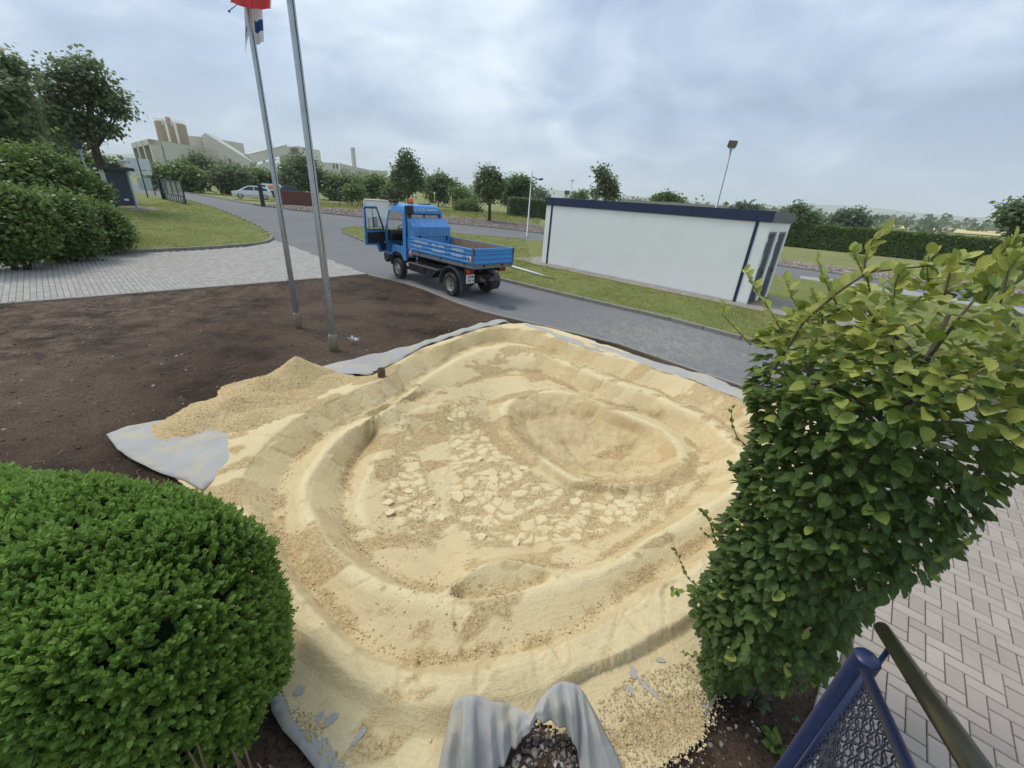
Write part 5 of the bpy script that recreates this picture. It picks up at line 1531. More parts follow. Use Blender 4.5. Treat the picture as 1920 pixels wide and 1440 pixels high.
bl = board_side(-.030, 1, 'side_board'); br = board_side(-W+.030, -1, 'side_board')
MB().box((-1.06, -W+.054, 1.09), (2.0, -W+.062, 1.53)).build('board_lining', BEDWOOD, br)
pr = rib_profile(1.075, 1.555)
poly = [(-1.085-o, z) for o, z in pr]+[(-1.065, 1.555), (-1.065, 1.075)]
tb = MB().prism([(a, -W+.045, z) for a, z in poly], (0, W-.09, 0)).build('tailboard', TB, truck)
for y in (-.008, -W+.008): MB().box((-1.11, y-.022, 1.03), (-1.06, y+.022, 1.56)).build('corner_post', pm('corner_steel', C(98, 116, 136), 0.6, 0.1, .2, 8), truck, .006)
for y in (-.03, -W+.03):
    MB().tube([(-1.12, y, 1.50), (-1.135, y, 1.44), (-1.125, y-.01, 1.38)], .010, 6).cbox((-1.12, y, 1.515), (.03, .04, .04)).build('tailboard_latch', PLAS, truck)
for y in (-.45, -1.2): MB().cbox((-1.09, y, 1.055), (.05, .05, .06)).build('hinge', PLAS, truck, .006)
for x in (-.7, .5, 1.7): MB().cbox((x, -.012, 1.075), (.06, .03, .05)).build('hinge', PLAS, truck, .006)
# -- hopper at the head of the bed
pts = [(2.10, 0, 1.09), (2.10, 0, 1.86), (2.42, 0, 2.12), (2.50, 0, 2.12), (2.50, 0, 1.09)]
hop = MB().prism([(a, -.06, c) for a, _, c in pts], (0, -W+.12, 0)).build('headboard_hopper', TH, truck, .008)
MB().box((2.092, -W+.10, 1.545), (2.097, -.10, 1.56)).build('seam', pm('seam_dark', C(36, 80, 128), 0.5), hop)
for y in (-.30, -1.42): MB().cbox((2.085, y, 1.50), (.03, .05, .16)).build('hopper_latch', DIRTY, hop, .005)
# -- cab
CY0, CY1 = -.03, -1.56                      # left and right faces
RX, FXB, FXT = 2.56, 4.10, 3.66             # rear, front at the foot, front at the roof
roof = MB()
def rr_section(x, z, zt, inset):
    y0, y1 = CY0-inset, CY1+inset
    return [(x, y0, z), (x, y0-.02, z+(zt-z)*.55), (x, y0-.09, zt-.015), (x, y0-.22, zt), (x, y1+.22, zt), (x, y1+.09, zt-.015), (x, y1+.02, z+(zt-z)*.55), (x, y1, z)]
secs = [rr_section(2.53, 2.26, 2.42, .05), rr_section(2.58, 2.25, 2.49, .05), rr_section(2.75, 2.25, 2.53, .05), rr_section(3.25, 2.26, 2.535, .05), rr_section(3.58, 2.28, 2.50, .055), rr_section(3.74, 2.29, 2.40, .07), rr_section(3.78, 2.29, 2.34, .08)]
n_ = 8
vs = [p for s_ in secs for p in s_]
fs = [(i*n_+k, i*n_+k+1, (i+1)*n_+k+1, (i+1)*n_+k) for i in range(len(secs)-1) for k in range(n_-1)]+[tuple(range(n_-1, -1, -1)), tuple((len(secs)-1)*n_+k for k in range(n_))]+[(i*n_+n_-1, i*n_, (i+1)*n_, (i+1)*n_+n_-1) for i in range(len(secs)-1)]
roof.add(vs, fs, True)
rf_ = roof.build('roof', TB, truck)
es = rf_.modifiers.new('split', 'EDGE_SPLIT'); es.split_angle = R(50)
rw = MB()
rw.box((RX, CY1, .80), (RX+.04, CY0, 1.74)); rw.box((RX, CY1+.03, 2.235), (RX+.05, CY0-.03, 2.30))
rw.box((RX, CY0-.14, 1.74), (RX+.045, CY0-.012, 2.24)); rw.box((RX, CY1+.012, 1.74), (RX+.045, CY1+.12, 2.24))
rw.build('rear_wall', TB, truck, .01)
wn = MB().box((RX+.018, CY1+.12, 1.74), (RX+.024, CY0-.14, 2.235)).build('rear_window', PANE, truck)
ws = MB().box((RX-.006, CY1+.10, 2.215), (RX+.05, CY0-.12, 2.236)).box((RX-.006, CY1+.10, 1.735), (RX+.05, CY0-.12, 1.757)).box((RX-.006, CY1+.10, 1.757), (RX+.05, CY1+.122, 2.215)).box((RX-.006, CY0-.142, 1.757), (RX+.05, CY0-.12, 2.215)).box((RX-.002, -.84, 1.757), (RX+.03, -.82, 2.215)); ws.build('seal', BLACKP, wn)
# left side: pillar and lower body round the wheel
def side_left(y, s_, closed):
    m = MB()
    m.prism([(RX, y, .78), (RX+.20, y, .78), (RX+.205, y, 1.2), (RX+.19, y-.02*s_, 2.28), (RX+.0, y-.03*s_, 2.28)], (0, -.045*s_, 0))
    arch = [(2.80, .78), (2.88, .87), (3.02, .93), (3.2, .95), (3.38, .93), (3.52, .87)]
    poly = [(RX, .72), (2.74, .68)]+arch+[(3.60, .78), (3.95, .78), (3.98, .86), (3.62, .86), (3.50, 1.12), (3.42, 1.16), (2.76, 1.16), (2.76, 1.22), (RX, 1.22)]
    m.prism([(a, y, b) for a, b in poly], (0, -.05*s_, 0))
    m.build('body_side', TB, truck, .008)
    MB().prism([(a, y-.02*s_, b) for a, b in [(2.68, .62), (2.74, .68)]+arch+[(3.60, .78), (3.66, .62), (3.60, .62), (3.50, .80), (3.2, .88), (2.9, .80), (2.78, .62)]], (0, -.30*s_, 0)).build('wheel_arch', PLAS, truck)
    MB().tube([(3.98, y-.02*s_, .90), (3.93, y-.025*s_, 1.62), (3.66, y-.05*s_, 2.30)], .032, 8).build('windscreen_pillar', TB, truck)
side_left(CY0, 1, False); side_left(CY1, -1, True)
# front, dash, floor
MB().prism([(3.92, CY1+.03, .80), (4.12, CY1+.03, .80), (4.10, CY1+.03, 1.20), (3.98, CY1+.03, 1.60), (3.90, CY1+.03, 1.60)], (0, CY0-CY1-.06, 0)).build('front_panel', TB, truck, .012)
MB().box((4.08, CY1+.02, .52), (4.20, CY0-.02, .80)).build('bumper', PLAS, truck, .02)
MB().box((RX+.02, CY1+.03, .80), (4.0, CY0-.06, .86)).build('cab_floor', PLAS, truck)
MB().prism([(3.60, CY1+.05, 1.30), (3.92, CY1+.05, 1.25), (3.92, CY1+.05, 1.62), (3.72, CY1+.05, 1.64), (3.60, CY1+.05, 1.52)], (0, CY0-CY1-.12, 0)).build('dashboard', BLACKP, truck, .02)
pw = MB().add([(3.93, CY1+.05, 1.63), (3.93, CY0-.05, 1.63), (3.70, CY0-.08, 2.28), (3.70, CY1+.08, 2.28)], [(0, 1, 2, 3)]); pw.build('windscreen', PANE, truck)
m = MB().tube([(3.55, -.45, 1.40), (3.42, -.45, 1.70)], .02, 8)
m.tube([(3.42+.08*math.cos(a)*.7-.0, -.45+.19*math.sin(a), 1.70+.19*math.cos(a)*.55) for a in [2*math.pi*k/20 for k in range(21)]], .014, 6, caps=False); m.cbox((3.42, -.45, 1.70), (.03, .36, .03)); m.build('steering_wheel', BLACKP, truck)
for y in (-.45, -1.15):
    s_ = MB().box((2.72, y-.24, 1.02), (3.20, y+.24, 1.26)).build('seat', SEATB, truck, .05, 2)
    MB().prism([(2.66, y-.24, 1.20), (2.80, y-.24, 1.20), (2.74, y-.24, 1.86), (2.64, y-.24, 1.86)], (0, .48, 0)).build('backrest', SEATB, s_, .04, 2)
    MB().box((2.72, y-.22, .86), (3.1, y+.22, 1.02)).build('seat_base', PLAS, s_)
MB().cbox((3.0, -.08, 1.10), (.10, .05, .06)).build('bottle', WHITEP, truck, .015)
# closed right door
m = MB().prism([(2.78, CY1, 1.16), (3.45, CY1, 1.16), (3.60, CY1, .88), (3.98, CY1, .88), (3.93, CY1, 1.60), (2.78, CY1, 1.60)], (0, .04, 0)); m.build('door', TB, truck, .008)
rg = MB().prism([(2.80, CY1+.02, 1.60), (3.88, CY1+.02, 1.60), (3.64, CY1+.045, 2.28), (2.80, CY1+.045, 2.28)], (0, .004, 0)).build('side_window', PANE, truck)
# open left door
dr = empty('door', (3.95, CY0+.01, 0), 0); dr.parent = truck
th = R(72)
dx, dy = -math.cos(th), math.sin(th)         # from the hinge outwards
nx_, ny_ = dy, -dx
def DP(d, z, t=0.0): return (dx*d+nx_*t, dy*d+ny_*t, z)
def slab(poly, t0, t1):
    return MB().prism([DP(d, z, t0) for d, z in poly], (nx_*(t1-t0), ny_*(t1-t0), 0))
low = [(.0, .86), (.30, .86), (.43, 1.13), (.95, 1.13), (.95, 1.58), (.0, 1.58)]
slab(low, -.03, .0).build('door_skin', TB, dr, .006)
# blue frame as four bars round the pane
fb = MB()
def bar(p, q, w):
    a, b = Vector(DP(*p)), Vector(DP(*q)); fb.tube([a, b], w, 6)
for p, q in (((.935, 1.14), (.94, 2.30)), ((.94, 2.30), (.90, 2.36)), ((.90, 2.36), (.34, 2.36)), ((.34, 2.36), (.03, 1.58)), ((.03, 1.60), (.94, 1.60)), ((.95, 1.15), (.44, 1.15)), ((.44, 1.15), (.31, .88)), ((.31, .88), (.02, .88))): bar(p, q, .028)
fb.build('door_frame', TB, dr)
slab([(.06, .92), (.27, .92), (.38, 1.19), (.89, 1.19), (.89, 1.55), (.06, 1.55)], -.062, -.032).build('door_trim', PLAS, dr, .01)
slab([(.08, 1.62), (.91, 1.62), (.91, 2.33), (.35, 2.33)], -.012, -.008).build('pane', PANE, dr)
sl_ = MB().tube([DP(.55, 1.62), DP(.55, 2.34)], .012, 6); sl_.tube([DP(.12, 1.63, -.02), DP(.90, 1.63, -.02)], .016, 6); sl_.tube([DP(.90, 1.63, -.02), DP(.90, 2.32, -.02)], .016, 6); sl_.tube([DP(.90, 2.32, -.02), DP(.36, 2.32, -.02)], .016, 6); sl_.tube([DP(.36, 2.32, -.02), DP(.10, 1.63, -.02)], .016, 6); sl_.build('seal', BLACKP, dr)
slab([(.45, 1.36), (.75, 1.36), (.75, 1.42), (.45, 1.42)], -.09, -.06).build('handle', BLACKP, dr, .01)
MB().lathe(DP(.10, 1.20, -.09), [(0, .03), (.045, .02), (.05, -.02), (0, -.03)], 'Z', 10).build('speaker_cap', STEEL, dr)
# mirrors
MB().tube([(3.92, CY0+.01, 1.72), (3.98, .12, 1.70), (4.02, .24, 1.68), (4.02, .26, 2.02)], .012, 6).build('mirror_arm', BLACKP, truck)
mr = MB().cbox((4.00, .30, 1.86), (.05, .17, .34), rz=.25).build('mirror', BLACKP, truck, .02, 2)
MB().cbox((3.970, .293, 1.86), (.006, .14, .30), rz=.25).build('mirror_glass', pm('mirror_pane', C(220, 228, 230), 0.06, 0.6), mr)
MB().tube([(3.92, CY1-.01, 1.72), (4.0, CY1-.20, 1.75), (4.0, CY1-.22, 2.0)], .012, 6).cbox((4.0, CY1-.26, 1.88), (.05, .17, .32)).build('mirror', BLACKP, truck)
# step, snorkel, beacon, roof fittings
MB().prism([(3.62, CY0+.02, .78), (3.98, CY0+.02, .78), (4.10, CY0+.02, .60), (4.02, CY0+.02, .46), (3.90, CY0+.02, .50)], (0, -.24, 0)).build('step', PLAS, truck, .02)
MB().box((3.62, CY0-.2, .44), (3.66, CY0-.0, .66)).build('mud_flap', PLAS, truck)
m = MB().tube([(2.47, -.14, 1.5), (2.47, -.14, 2.3)], .085, 14); m.build('snorkel', PLAS, truck)
MB().box((2.36, -.27, 2.24), (2.58, -.03, 2.50)).build('snorkel_head', PLAS, truck, .02)
be = MB().lathe((2.95, -.52, 2.52), [(0, 0), (.085, 0), (.085, .03), (.06, .035)], n=16).build('beacon', BLACKP, truck)
MB().lathe((2.95, -.52, 2.555), [(.075, 0), (.08, .03), (.078, .11), (.06, .15), (0, .165)], n=16).build('beacon_dome', AMBER, be)
MB().box((3.30, -.26, 2.53), (3.62, -.06, 2.62)).build('work_lamp', PLAS, truck, .015)
MB().box((2.9, -1.32, 2.535), (3.2, -.95, 2.56)).build('roof_hatch', PLAS, truck, .01)
put_text('Tel. 0172 / 9649151', .125, truck, (2.522, -.315, 2.375), (0, -1, 0), sx=1.02)
# side lettering in two lines (blurred in the photo; set as best read)
for x, z, tx in ((2.02, 1.435, '• TRANSPORTE ALLER ART'), (2.02, 1.285, '• BAUSTOFFE'), (.98, 1.435, '• ABRISS u. ENTSORG.'), (.98, 1.285, '• BAGGERARBEITEN'), (-.06, 1.435, '• WINTERDIENST'), (-.06, 1.285, '• ERDARBEITEN')):
    put_text(tx, .105, bl, (x, .0035, z), (-1, 0, 0), sx=.78 if len(tx) < 18 else .70)
pl_ = MB().box((-.86, .0, 1.20), (-1.03, .003, 1.34)).build('warning_plate', WHITEP, bl)
MB().prism([(-.87, .0045, 1.22), (-1.0, .0045, 1.22), (-.90, .0045, 1.33)], (0, .001, 0)).build('red_mark', REDL, pl_)
# -- tail: lamps, plate, hitch
for y, s_ in ((-.02, 1), (-W+.30, 1)):
    tl = MB().box((-.80, y-.30, .80), (-.72, y, .94)).build('tail_lamp', REDL, truck, .012)
    MB().box((-.805, y-.11, .82), (-.80, y-.03, .92)).build('indicator', AMBER, tl)
m = MB().box((-.74, -W+.05, .86), (-.68, -.05, .98)); m.build('rear_beam', DIRTY, truck)
np_ = MB().box((-.80, -.33, .52), (-.785, -.02, .78)).build('number_plate', WHITEP, truck, .004)
fr2 = MB().box((-.785, -.345, .505), (-.778, -.005, .795)).build('plate_frame', BLACKP, np_)
put_text('SÖM', .118, np_, (-.8025, -.185, .705), (0, -1, 0), TXTK, .95, 'CENTER'); put_text('DE 4', .118, np_, (-.8025, -.185, .592), (0, -1, 0), TXTK, .95, 'CENTER')
m = MB().box((-.80, -1.12, .52), (-.74, -.58, .60)).box((-.80, -1.12, .52), (-.30, -1.06, .66)).box((-.80, -.64, .52), (-.30, -.58, .66)); m.build('tow_frame', pm('tow_rust', C(124, 112, 102), 0.8, .2, .2, 8), truck, .006)
MB().tube([(-.86, -.85, .58), (-.80, -.85, .58)], .05, 10).box((-.92, -.89, .54), (-.86, -.81, .57)).box((-.92, -.89, .62), (-.86, -.81, .65)).build('tow_hitch', DIRTY, truck)
MB().lathe((-.70, -1.30, .84), [(0, -.08), (.055, -.07), (.055, .07), (0, .08)], n=10).build('reservoir', WHITEP, truck)
# ================================================================== plants
def frames(D, N):
    D = D/np.maximum(np.linalg.norm(D, axis=1, keepdims=True), 1e-9)
    X = np.cross(D, N); l = np.linalg.norm(X, axis=1, keepdims=True)
    alt = np.cross(D, np.tile([[0.3, 0.9, 0.2]], (len(D), 1)))
    X = np.where(l > 1e-3, X, alt); X = X/np.maximum(np.linalg.norm(X, axis=1, keepdims=True), 1e-9)
    return X, D, np.cross(X, D)
def leaf_arrays(P, D, N, S, tv, tf, tint, wid=None):
    X, Y, Z = frames(D, N); n = len(P); k = len(tv)
    sx = S if wid is None else S*wid
    V = P[:, None]+(tv[None, :, 0:1]*X[:, None])*sx[:, None, None]+(tv[None, :, 1:2]*Y[:, None]+tv[None, :, 2:3]*Z[:, None])*S[:, None, None]
    F = (tf[None]+(np.arange(n)*k)[:, None, None]).reshape(-1, tf.shape[1])
    return V.reshape(-1, 3), F, np.repeat(tint, k)
LEAF_Q = (np.array([(0, 0, 0), (.36, .45, .05), (0, 1, -.06), (-.36, .45, .05)]), np.array([[0, 1, 2, 3]]))
LEAF_6 = (np.array([(0, 0, 0), (.30, .30, .07), (.26, .72, .05), (0, 1, -.05), (-.26, .72, .05), (-.30, .30, .07)]), np.array([[0, 1, 2, 3], [0, 3, 4, 5]]))
def unit(n):
    v = rng.normal(0, 1, (n, 3)); return v/np.linalg.norm(v, axis=1, keepdims=True)

# ---- foliage materials (real leaf colours)
LF_DARK = leaf_mat('leaf_dark', C(88, 102, 70), C(128, 142, 96), C(148, 160, 110), .45)
LF_MID = leaf_mat('leaf_mid', C(82, 102, 56), C(124, 144, 80), C(148, 164, 96), .42)
LF_LIGHT = leaf_mat('leaf_light', C(80, 102, 48), C(124, 146, 70), C(148, 166, 86), .35)
LF_YEL = leaf_mat('leaf_yellowgreen', C(82, 106, 46), C(128, 150, 66), C(152, 170, 84), .4)
LF_GREY = leaf_mat('leaf_greygreen', C(86, 100, 78), C(120, 134, 104), C(140, 150, 120), .3)
BARK = pm('bark', C(84, 74, 64), 0.95, 0, 0.25, 10, 0.6, 30, 0.1, C(58, 50, 42))

def crown_mesh(blobs, nleaf, size, mat, flat=0.85, seed=0, droop=0.3, clump=9, ragged=0.3):
    """blobs: (x, y, z, r); leaves gathered in clumps near the lobes' surfaces"""
    B = np.array(blobs, float); w = B[:, 3]**2.2; w /= w.sum()
    nc = max(8, nleaf//clump)
    bi = rng.choice(len(B), nc, p=w); d = unit(nc)
    rad = B[bi, 3]*(0.35+0.75*rng.random(nc)**0.45)*(1+ragged*(rng.random(nc)-.5))
    Cc = B[bi, :3]+d*rad[:, None]*np.array([1, 1, flat])
    ci = np.repeat(np.arange(nc), clump)
    n = len(ci)
    P = Cc[ci]+rng.normal(0, 1, (n, 3))*(size*1.25)*np.array([1, 1, .7])
    out = P-B[bi[ci], :3]; out /= np.maximum(np.linalg.norm(out, axis=1, keepdims=True), 1e-6)
    D = out*0.7+unit(n)*0.8+np.array([0, 0, -droop])
    N = out*0.5+np.array([0, 0, .9])+unit(n)*0.55
    S = size*rng.uniform(.6, 1.25, n)
    tint = np.clip(0.45+0.5*(rng.random(nc)[ci]-.5)+0.35*(rng.random(n)-.5), 0, 1)
    V, F, t = leaf_arrays(P, D, N, S, *LEAF_Q, tint, np.full(n, 1.5))
    return np_mesh('crown', V, F, mat, False, t)

def plant(name, label, cat, group, dist, base_px, blobs_px, nleaf, size, mat, trunk=None, flat=0.85, depth=0.8, limbs=True, **kw):
    """a tree or shrub: foot under a photo pixel at a distance, lobes given as (px, py, radius px[, nearer])"""
    b = at(base_px[0], base_px[1], dist); x, y = b[0], b[1]; z0 = float(T(x, y))
    scale_ = float((np.array([x, y, 2.0])-EYE) @ FW)/FPX
    bl = []
    fwd = np.array([x, y])/math.hypot(x, y)
    for q in blobs_px:
        dd = q[3] if len(q) > 3 else random.uniform(-depth, depth)*q[2]*scale_
        p = at(q[0], q[1], dist+dd)
        bl.append((p[0]-x, p[1]-y, p[2]-z0, q[2]*scale_*(0.97 if dist < 29 else 0.80)))
    o = tag(empty(name, (x, y, z0)), label, cat, group)
    lowest = min(q[2]-q[3]*flat for q in bl)
    if lowest > 0.4 and trunk is None: trunk = 0.1
    link('crown', crown_mesh(bl, nleaf, size, mat, flat, **kw), o)
    if trunk:
        m = MB(); tops = sorted(bl, key=lambda q: -q[2])
        cx = sum(q[0]*q[3] for q in bl)/sum(q[3] for q in bl); cy = sum(q[1]*q[3] for q in bl)/sum(q[3] for q in bl)
        zt = tops[0][2]
        fork = max(lowest+0.3*(zt-lowest)*0.5, 0.5)
        pts = [(0, 0, -.1), (cx*.2, cy*.2, fork*.5), (cx*.6, cy*.6, fork), ((cx+tops[0][0])/2, (cy+tops[0][1])/2, (fork+zt)/2), (tops[0][0], tops[0][1], zt)]
        m.tube(pts, [trunk*1.25, trunk, trunk*.8, trunk*.45, trunk*.12], 8)
        if limbs:
            for q in bl:
                s_ = random.uniform(.55, 1.0)
                a = Vector(pts[1]).lerp(Vector(pts[2]), s_)
                e = Vector((q[0], q[1], q[2]))
                mid = a.lerp(e, .55)+Vector((random.uniform(-.1, .1), random.uniform(-.1, .1), -.12*(e-a).length))
                m.tube([a, mid, e], [trunk*.45, trunk*.28, trunk*.08], 6)
        m.build('trunk', BARK, o)
    else:
        m = MB()
        for q in bl[:5]:
            m.tube([(q[0]*.4, q[1]*.4, -.1), (q[0]*.8, q[1]*.8, q[2]*.6), (q[0], q[1], q[2])], [.05, .03, .01], 5)
        m.build('stem', BARK, o)
    return o

G_BACK = 'trees and bushes beyond the branch road'
# big left-hand plants
plant('tree', 'leaning broad-crowned tree by the dark notice board, trunk showing', 'tree', None, 38, (193, 330), [(150, 140, 36), (108, 160, 32), (190, 172, 34), (88, 205, 30), (140, 205, 36), (216, 196, 24), (118, 248, 24), (186, 232, 26), (74, 150, 18), (165, 112, 16), (228, 205, 16), (160, 262, 16), (210, 240, 14)], 6600, .21, LF_DARK, .24, ragged=.6, droop=.5, clump=14)
plant('tree', 'dark tree cut by the left edge above the shrubs', 'tree', None, 30, (10, 340), [(0, 130, 34), (-20, 180, 56), (25, 215, 32), (20, 255, 32), (-30, 250, 56), (32, 180, 20)], 8200, .20, LF_DARK, .24, ragged=.6, droop=.7, clump=14)
plant('tree', 'slim tree with a bare trunk between the two large left trees', 'tree', None, 46, (108, 322), [(90, 240, 20), (118, 262, 14), (75, 250, 16), (128, 240, 12)], 2400, .30, LF_DARK, .16, ragged=.5)
plant('shrub', 'light green bushy shrub behind the dark hedge shrubs, left edge', 'shrub', 'bushy shrubs on the left', 25, (40, 400), [(20, 318, 46), (75, 312, 40), (120, 325, 36), (-20, 340, 60), (60, 350, 50), (110, 360, 40)], 19000, .12, LF_LIGHT)
plant('shrub', 'light green shrub crest just left of the dark notice board', 'shrub', 'bushy shrubs on the left', 27, (165, 395), [(145, 345, 30), (170, 360, 24), (160, 382, 30), (125, 350, 26)], 11000, .12, LF_LIGHT)
plant('shrub', 'dark green shrub at the kerb end nearest the lawn', 'shrub', 'bushy shrubs on the left', 22, (205, 455), [(180, 408, 32), (210, 425, 24), (175, 440, 32), (215, 445, 22), (150, 405, 34), (228, 440, 14)], 18000, .105, LF_LIGHT)
plant('shrub', 'dark dense shrub in the middle of the left shrub mass', 'shrub', 'bushy shrubs on the left', 20.5, (110, 465), [(110, 395, 42), (80, 430, 42), (130, 435, 38), (150, 455, 26), (60, 400, 36), (100, 460, 26)], 21000, .105, LF_LIGHT)
plant('shrub', 'dark dense shrub at the left edge above the grey drive', 'shrub', 'bushy shrubs on the left', 19, (20, 475), [(20, 395, 50), (-20, 420, 60), (40, 440, 40), (10, 460, 34), (60, 465, 20)], 21000, .105, LF_LIGHT)
plant('shrub', 'dark bush behind the tree trunk by the lamp post', 'shrub', 'bushy shrubs on the left', 42, (170, 330), [(150, 308, 20), (185, 318, 22), (125, 300, 20), (100, 290, 18), (205, 312, 14)], 3200, .28, LF_DARK)
# the middle distance
mid = [
 ('round dark bush below the factory hall wall', 95, (375, 335), [(372, 306, 15), (356, 312, 12), (392, 314, 14), (372, 322, 18)], 2600, .5, LF_DARK),
 ('low light bushes behind the metal gate', 80, (330, 345), [(310, 328, 16), (335, 326, 18), (360, 332, 18), (290, 335, 14), (340, 345, 16), (372, 345, 14)], 3800, .42, LF_LIGHT),
 ('green bush left of the white hatchback', 78, (430, 350), [(410, 332, 16), (432, 326, 16), (450, 330, 16), (425, 345, 16), (445, 348, 14)], 3400, .42, LF_DARK),
 ('green bush above the white hatchback roof', 84, (475, 350), [(470, 332, 14), (490, 334, 14), (508, 336, 14), (480, 345, 14)], 2400, .45, LF_MID),
 ('tall dark bush behind the right flagpole', 84, (562, 355), [(545, 318, 20), (565, 310, 20), (588, 318, 18), (555, 338, 24), (585, 340, 22), (605, 335, 14)], 4800, .42, LF_DARK),
 ('mid green bushes right of the flagpole', 82, (640, 360), [(620, 345, 16), (640, 342, 16), (660, 344, 16), (625, 360, 16), (652, 362, 14)], 3400, .42, LF_MID),
 ('rounded bushes before the long factory wing', 86, (695, 358), [(680, 346, 15), (702, 342, 15), (722, 348, 14), (690, 360, 14), (715, 362, 12)], 3000, .42, LF_LIGHT),
 ('bush at the left foot of the pointed tree', 82, (745, 370), [(738, 356, 13), (752, 362, 12), (728, 364, 11)], 1900, .4, LF_MID),
 ('broad green bush right of the pointed tree', 88, (822, 365), [(806, 345, 16), (826, 340, 17), (845, 352, 16), (812, 362, 16), (836, 366, 14)], 3800, .42, LF_MID),
 ('low hazy green bush between the two upright trees', 84, (870, 378), [(858, 364, 14), (876, 370, 12), (890, 376, 10), (866, 380, 12)], 2200, .4, LF_LIGHT),
 ('feathery light shrub behind the yellow posts', 66, (872, 400), [(862, 388, 11), (880, 384, 12), (892, 392, 10), (875, 398, 9)], 1800, .3, LF_LIGHT),
 ('bushy tree between the upright tree and the clipped hedge', 68, (968, 395), [(955, 348, 14), (972, 340, 15), (988, 348, 13), (962, 366, 17), (984, 368, 15), (948, 372, 11)], 4200, .34, LF_MID),
 ('hazy tree beyond the camera pole', 190, (1008, 372), [(1003, 362, 6), (1013, 361, 7), (1022, 366, 5)], 700, .9, LF_GREY),
 ('bush showing above the white block roof', 75, (1248, 388), [(1232, 375, 8), (1248, 370, 9), (1264, 374, 8), (1277, 380, 6)], 1900, .34, LF_MID),
 ('low bush line left above the block roof', 80, (1090, 376), [(1078, 368, 6), (1092, 366, 7)], 700, .34, LF_MID),
 ('low shrub right of the floodlight mast', 62, (1400, 402), [(1385, 393, 8), (1402, 391, 8), (1420, 397, 6)], 1100, .3, LF_GREY),
 ('dark tree just right of the white block', 64, (1492, 432), [(1478, 402, 13), (1497, 398, 14), (1512, 408, 12), (1488, 418, 14), (1524, 414, 9), (1508, 424, 11)], 3600, .34, LF_DARK),
 ('rounded willow beyond the right hedge', 105, (1590, 440), [(1562, 420, 13), (1582, 410, 14), (1602, 406, 13), (1618, 418, 12), (1590, 426, 14), (1548, 426, 8)], 4200, .5, LF_GREY),
]
for lab, d, bp, bl, nl, sz, mt in mid:
    plant('bush' if 'tree' not in lab and 'willow' not in lab else 'tree', lab, 'bush' if 'tree' not in lab and 'willow' not in lab else 'tree', G_BACK, d, bp, bl, nl, sz, mt)
plant('tree', 'pointed dark tree behind the truck cab', 'tree', G_BACK, 66, (767, 387), [(761, 291, 8), (758, 304, 13), (770, 312, 13), (750, 322, 14), (766, 326, 17), (782, 330, 13), (748, 340, 14), (768, 344, 18), (788, 345, 9)], 5200, .34, LF_DARK, .20)
plant('tree', 'upright dark tree standing on the verge lawn right of the truck', 'tree', G_BACK, 50, (918, 407), [(916, 320, 8), (908, 334, 13), (925, 332, 12), (902, 350, 12), (918, 350, 16), (934, 346, 11), (912, 364, 13), (928, 362, 12)], 4800, .27, LF_DARK, .16)
plant('tree', 'young tree topping the left half of the white block', 'tree', G_BACK, 42, (1134, 405), [(1124, 316, 4), (1130, 326, 7), (1138, 338, 9), (1132, 348, 9), (1146, 352, 9), (1140, 362, 11), (1114, 362, 6), (1152, 366, 7)], 2300, .24, LF_DARK, .09)
plant('tree', 'small tree with a thin trunk before the bushes, left of the truck', 'tree', G_BACK, 58, (660, 386), [(655, 358, 8), (663, 352, 8), (668, 362, 8), (655, 368, 7)], 1500, .25, LF_MID, .06)
plant('tree', 'second small tree right of the thin-trunked one', 'tree', G_BACK, 62, (672, 384), [(672, 356, 6), (678, 364, 6), (670, 367, 5)], 900, .25, LF_LIGHT, .05)
plant('tree', 'tree cut by the right edge above the hornbeam', 'tree', None, 40, (1892, 470), [(1908, 392, 13), (1925, 402, 18), (1900, 408, 8), (1918, 420, 9), (1896, 432, 5), (1935, 425, 15)], 2600, .26, LF_DARK, .14, ragged=.6)

# clipped hedges
def hedge(label, a, b, wid, hgt, n, size, mat):
    a = np.array(a[:2]); b = np.array(b[:2]); L = np.linalg.norm(b-a); d = (b-a)/L; nn = np.array([-d[1], d[0]])
    o = tag(empty('hedge', (a[0], a[1], float(T(a[0], a[1]))), math.atan2(d[1], d[0])), label, 'hedge')
    s = rng.uniform(0, L, n); face = rng.random(n)
    y = np.where(face < .4, -wid/2, np.where(face < .55, wid/2, rng.uniform(-wid/2, wid/2, n))); z = np.where(face < .55, rng.uniform(0.05, hgt, n), hgt)
    wob = 0.12*(fbm(s*1.3, z*1.3+3, 3)-.5)
    P = np.stack([s, y+np.sign(y)*wob+rng.normal(0, .06, n), z+(face >= .55)*(2*wob)+rng.normal(0, .05, n)], 1)
    zb = T(a[0]+d[0]*s, a[1]+d[1]*s)-float(T(a[0], a[1])); P[:, 2] += zb
    out = np.stack([0*s, np.where(face < .4, -1., np.where(face < .55, 1., 0.)), np.where(face < .55, .25, 1.)], 1)
    V, F, t = leaf_arrays(P, out*.4+unit(n)*.8+np.array([0, 0, .1]), out+unit(n)*.6+np.array([0, 0, .35]), size*rng.uniform(.6, 1.3, n), *LEAF_Q, np.clip(rng.normal(.45, .22, n), 0, 1), np.full(n, 1.4))
    link('foliage', np_mesh('foliage', V, F, mat, False, t), o)
    core = MB(); k = max(2, int(L/2))
    for i in range(k):
        s0, s1 = L*i/k, L*(i+1)/k; zz = float(T(*(a+d*(s0+s1)/2)))-float(T(a[0], a[1]))
        core.box((s0, -wid/2+.16, zz-.1), (s1, wid/2-.16, zz+hgt-.16))
    core.build('inner_twigs', pm('hedge_inner', C(36, 42, 26), 0.95, 0, .3, 4), o)
hl = gz(1462, 459); hr = gz(1960, 511)
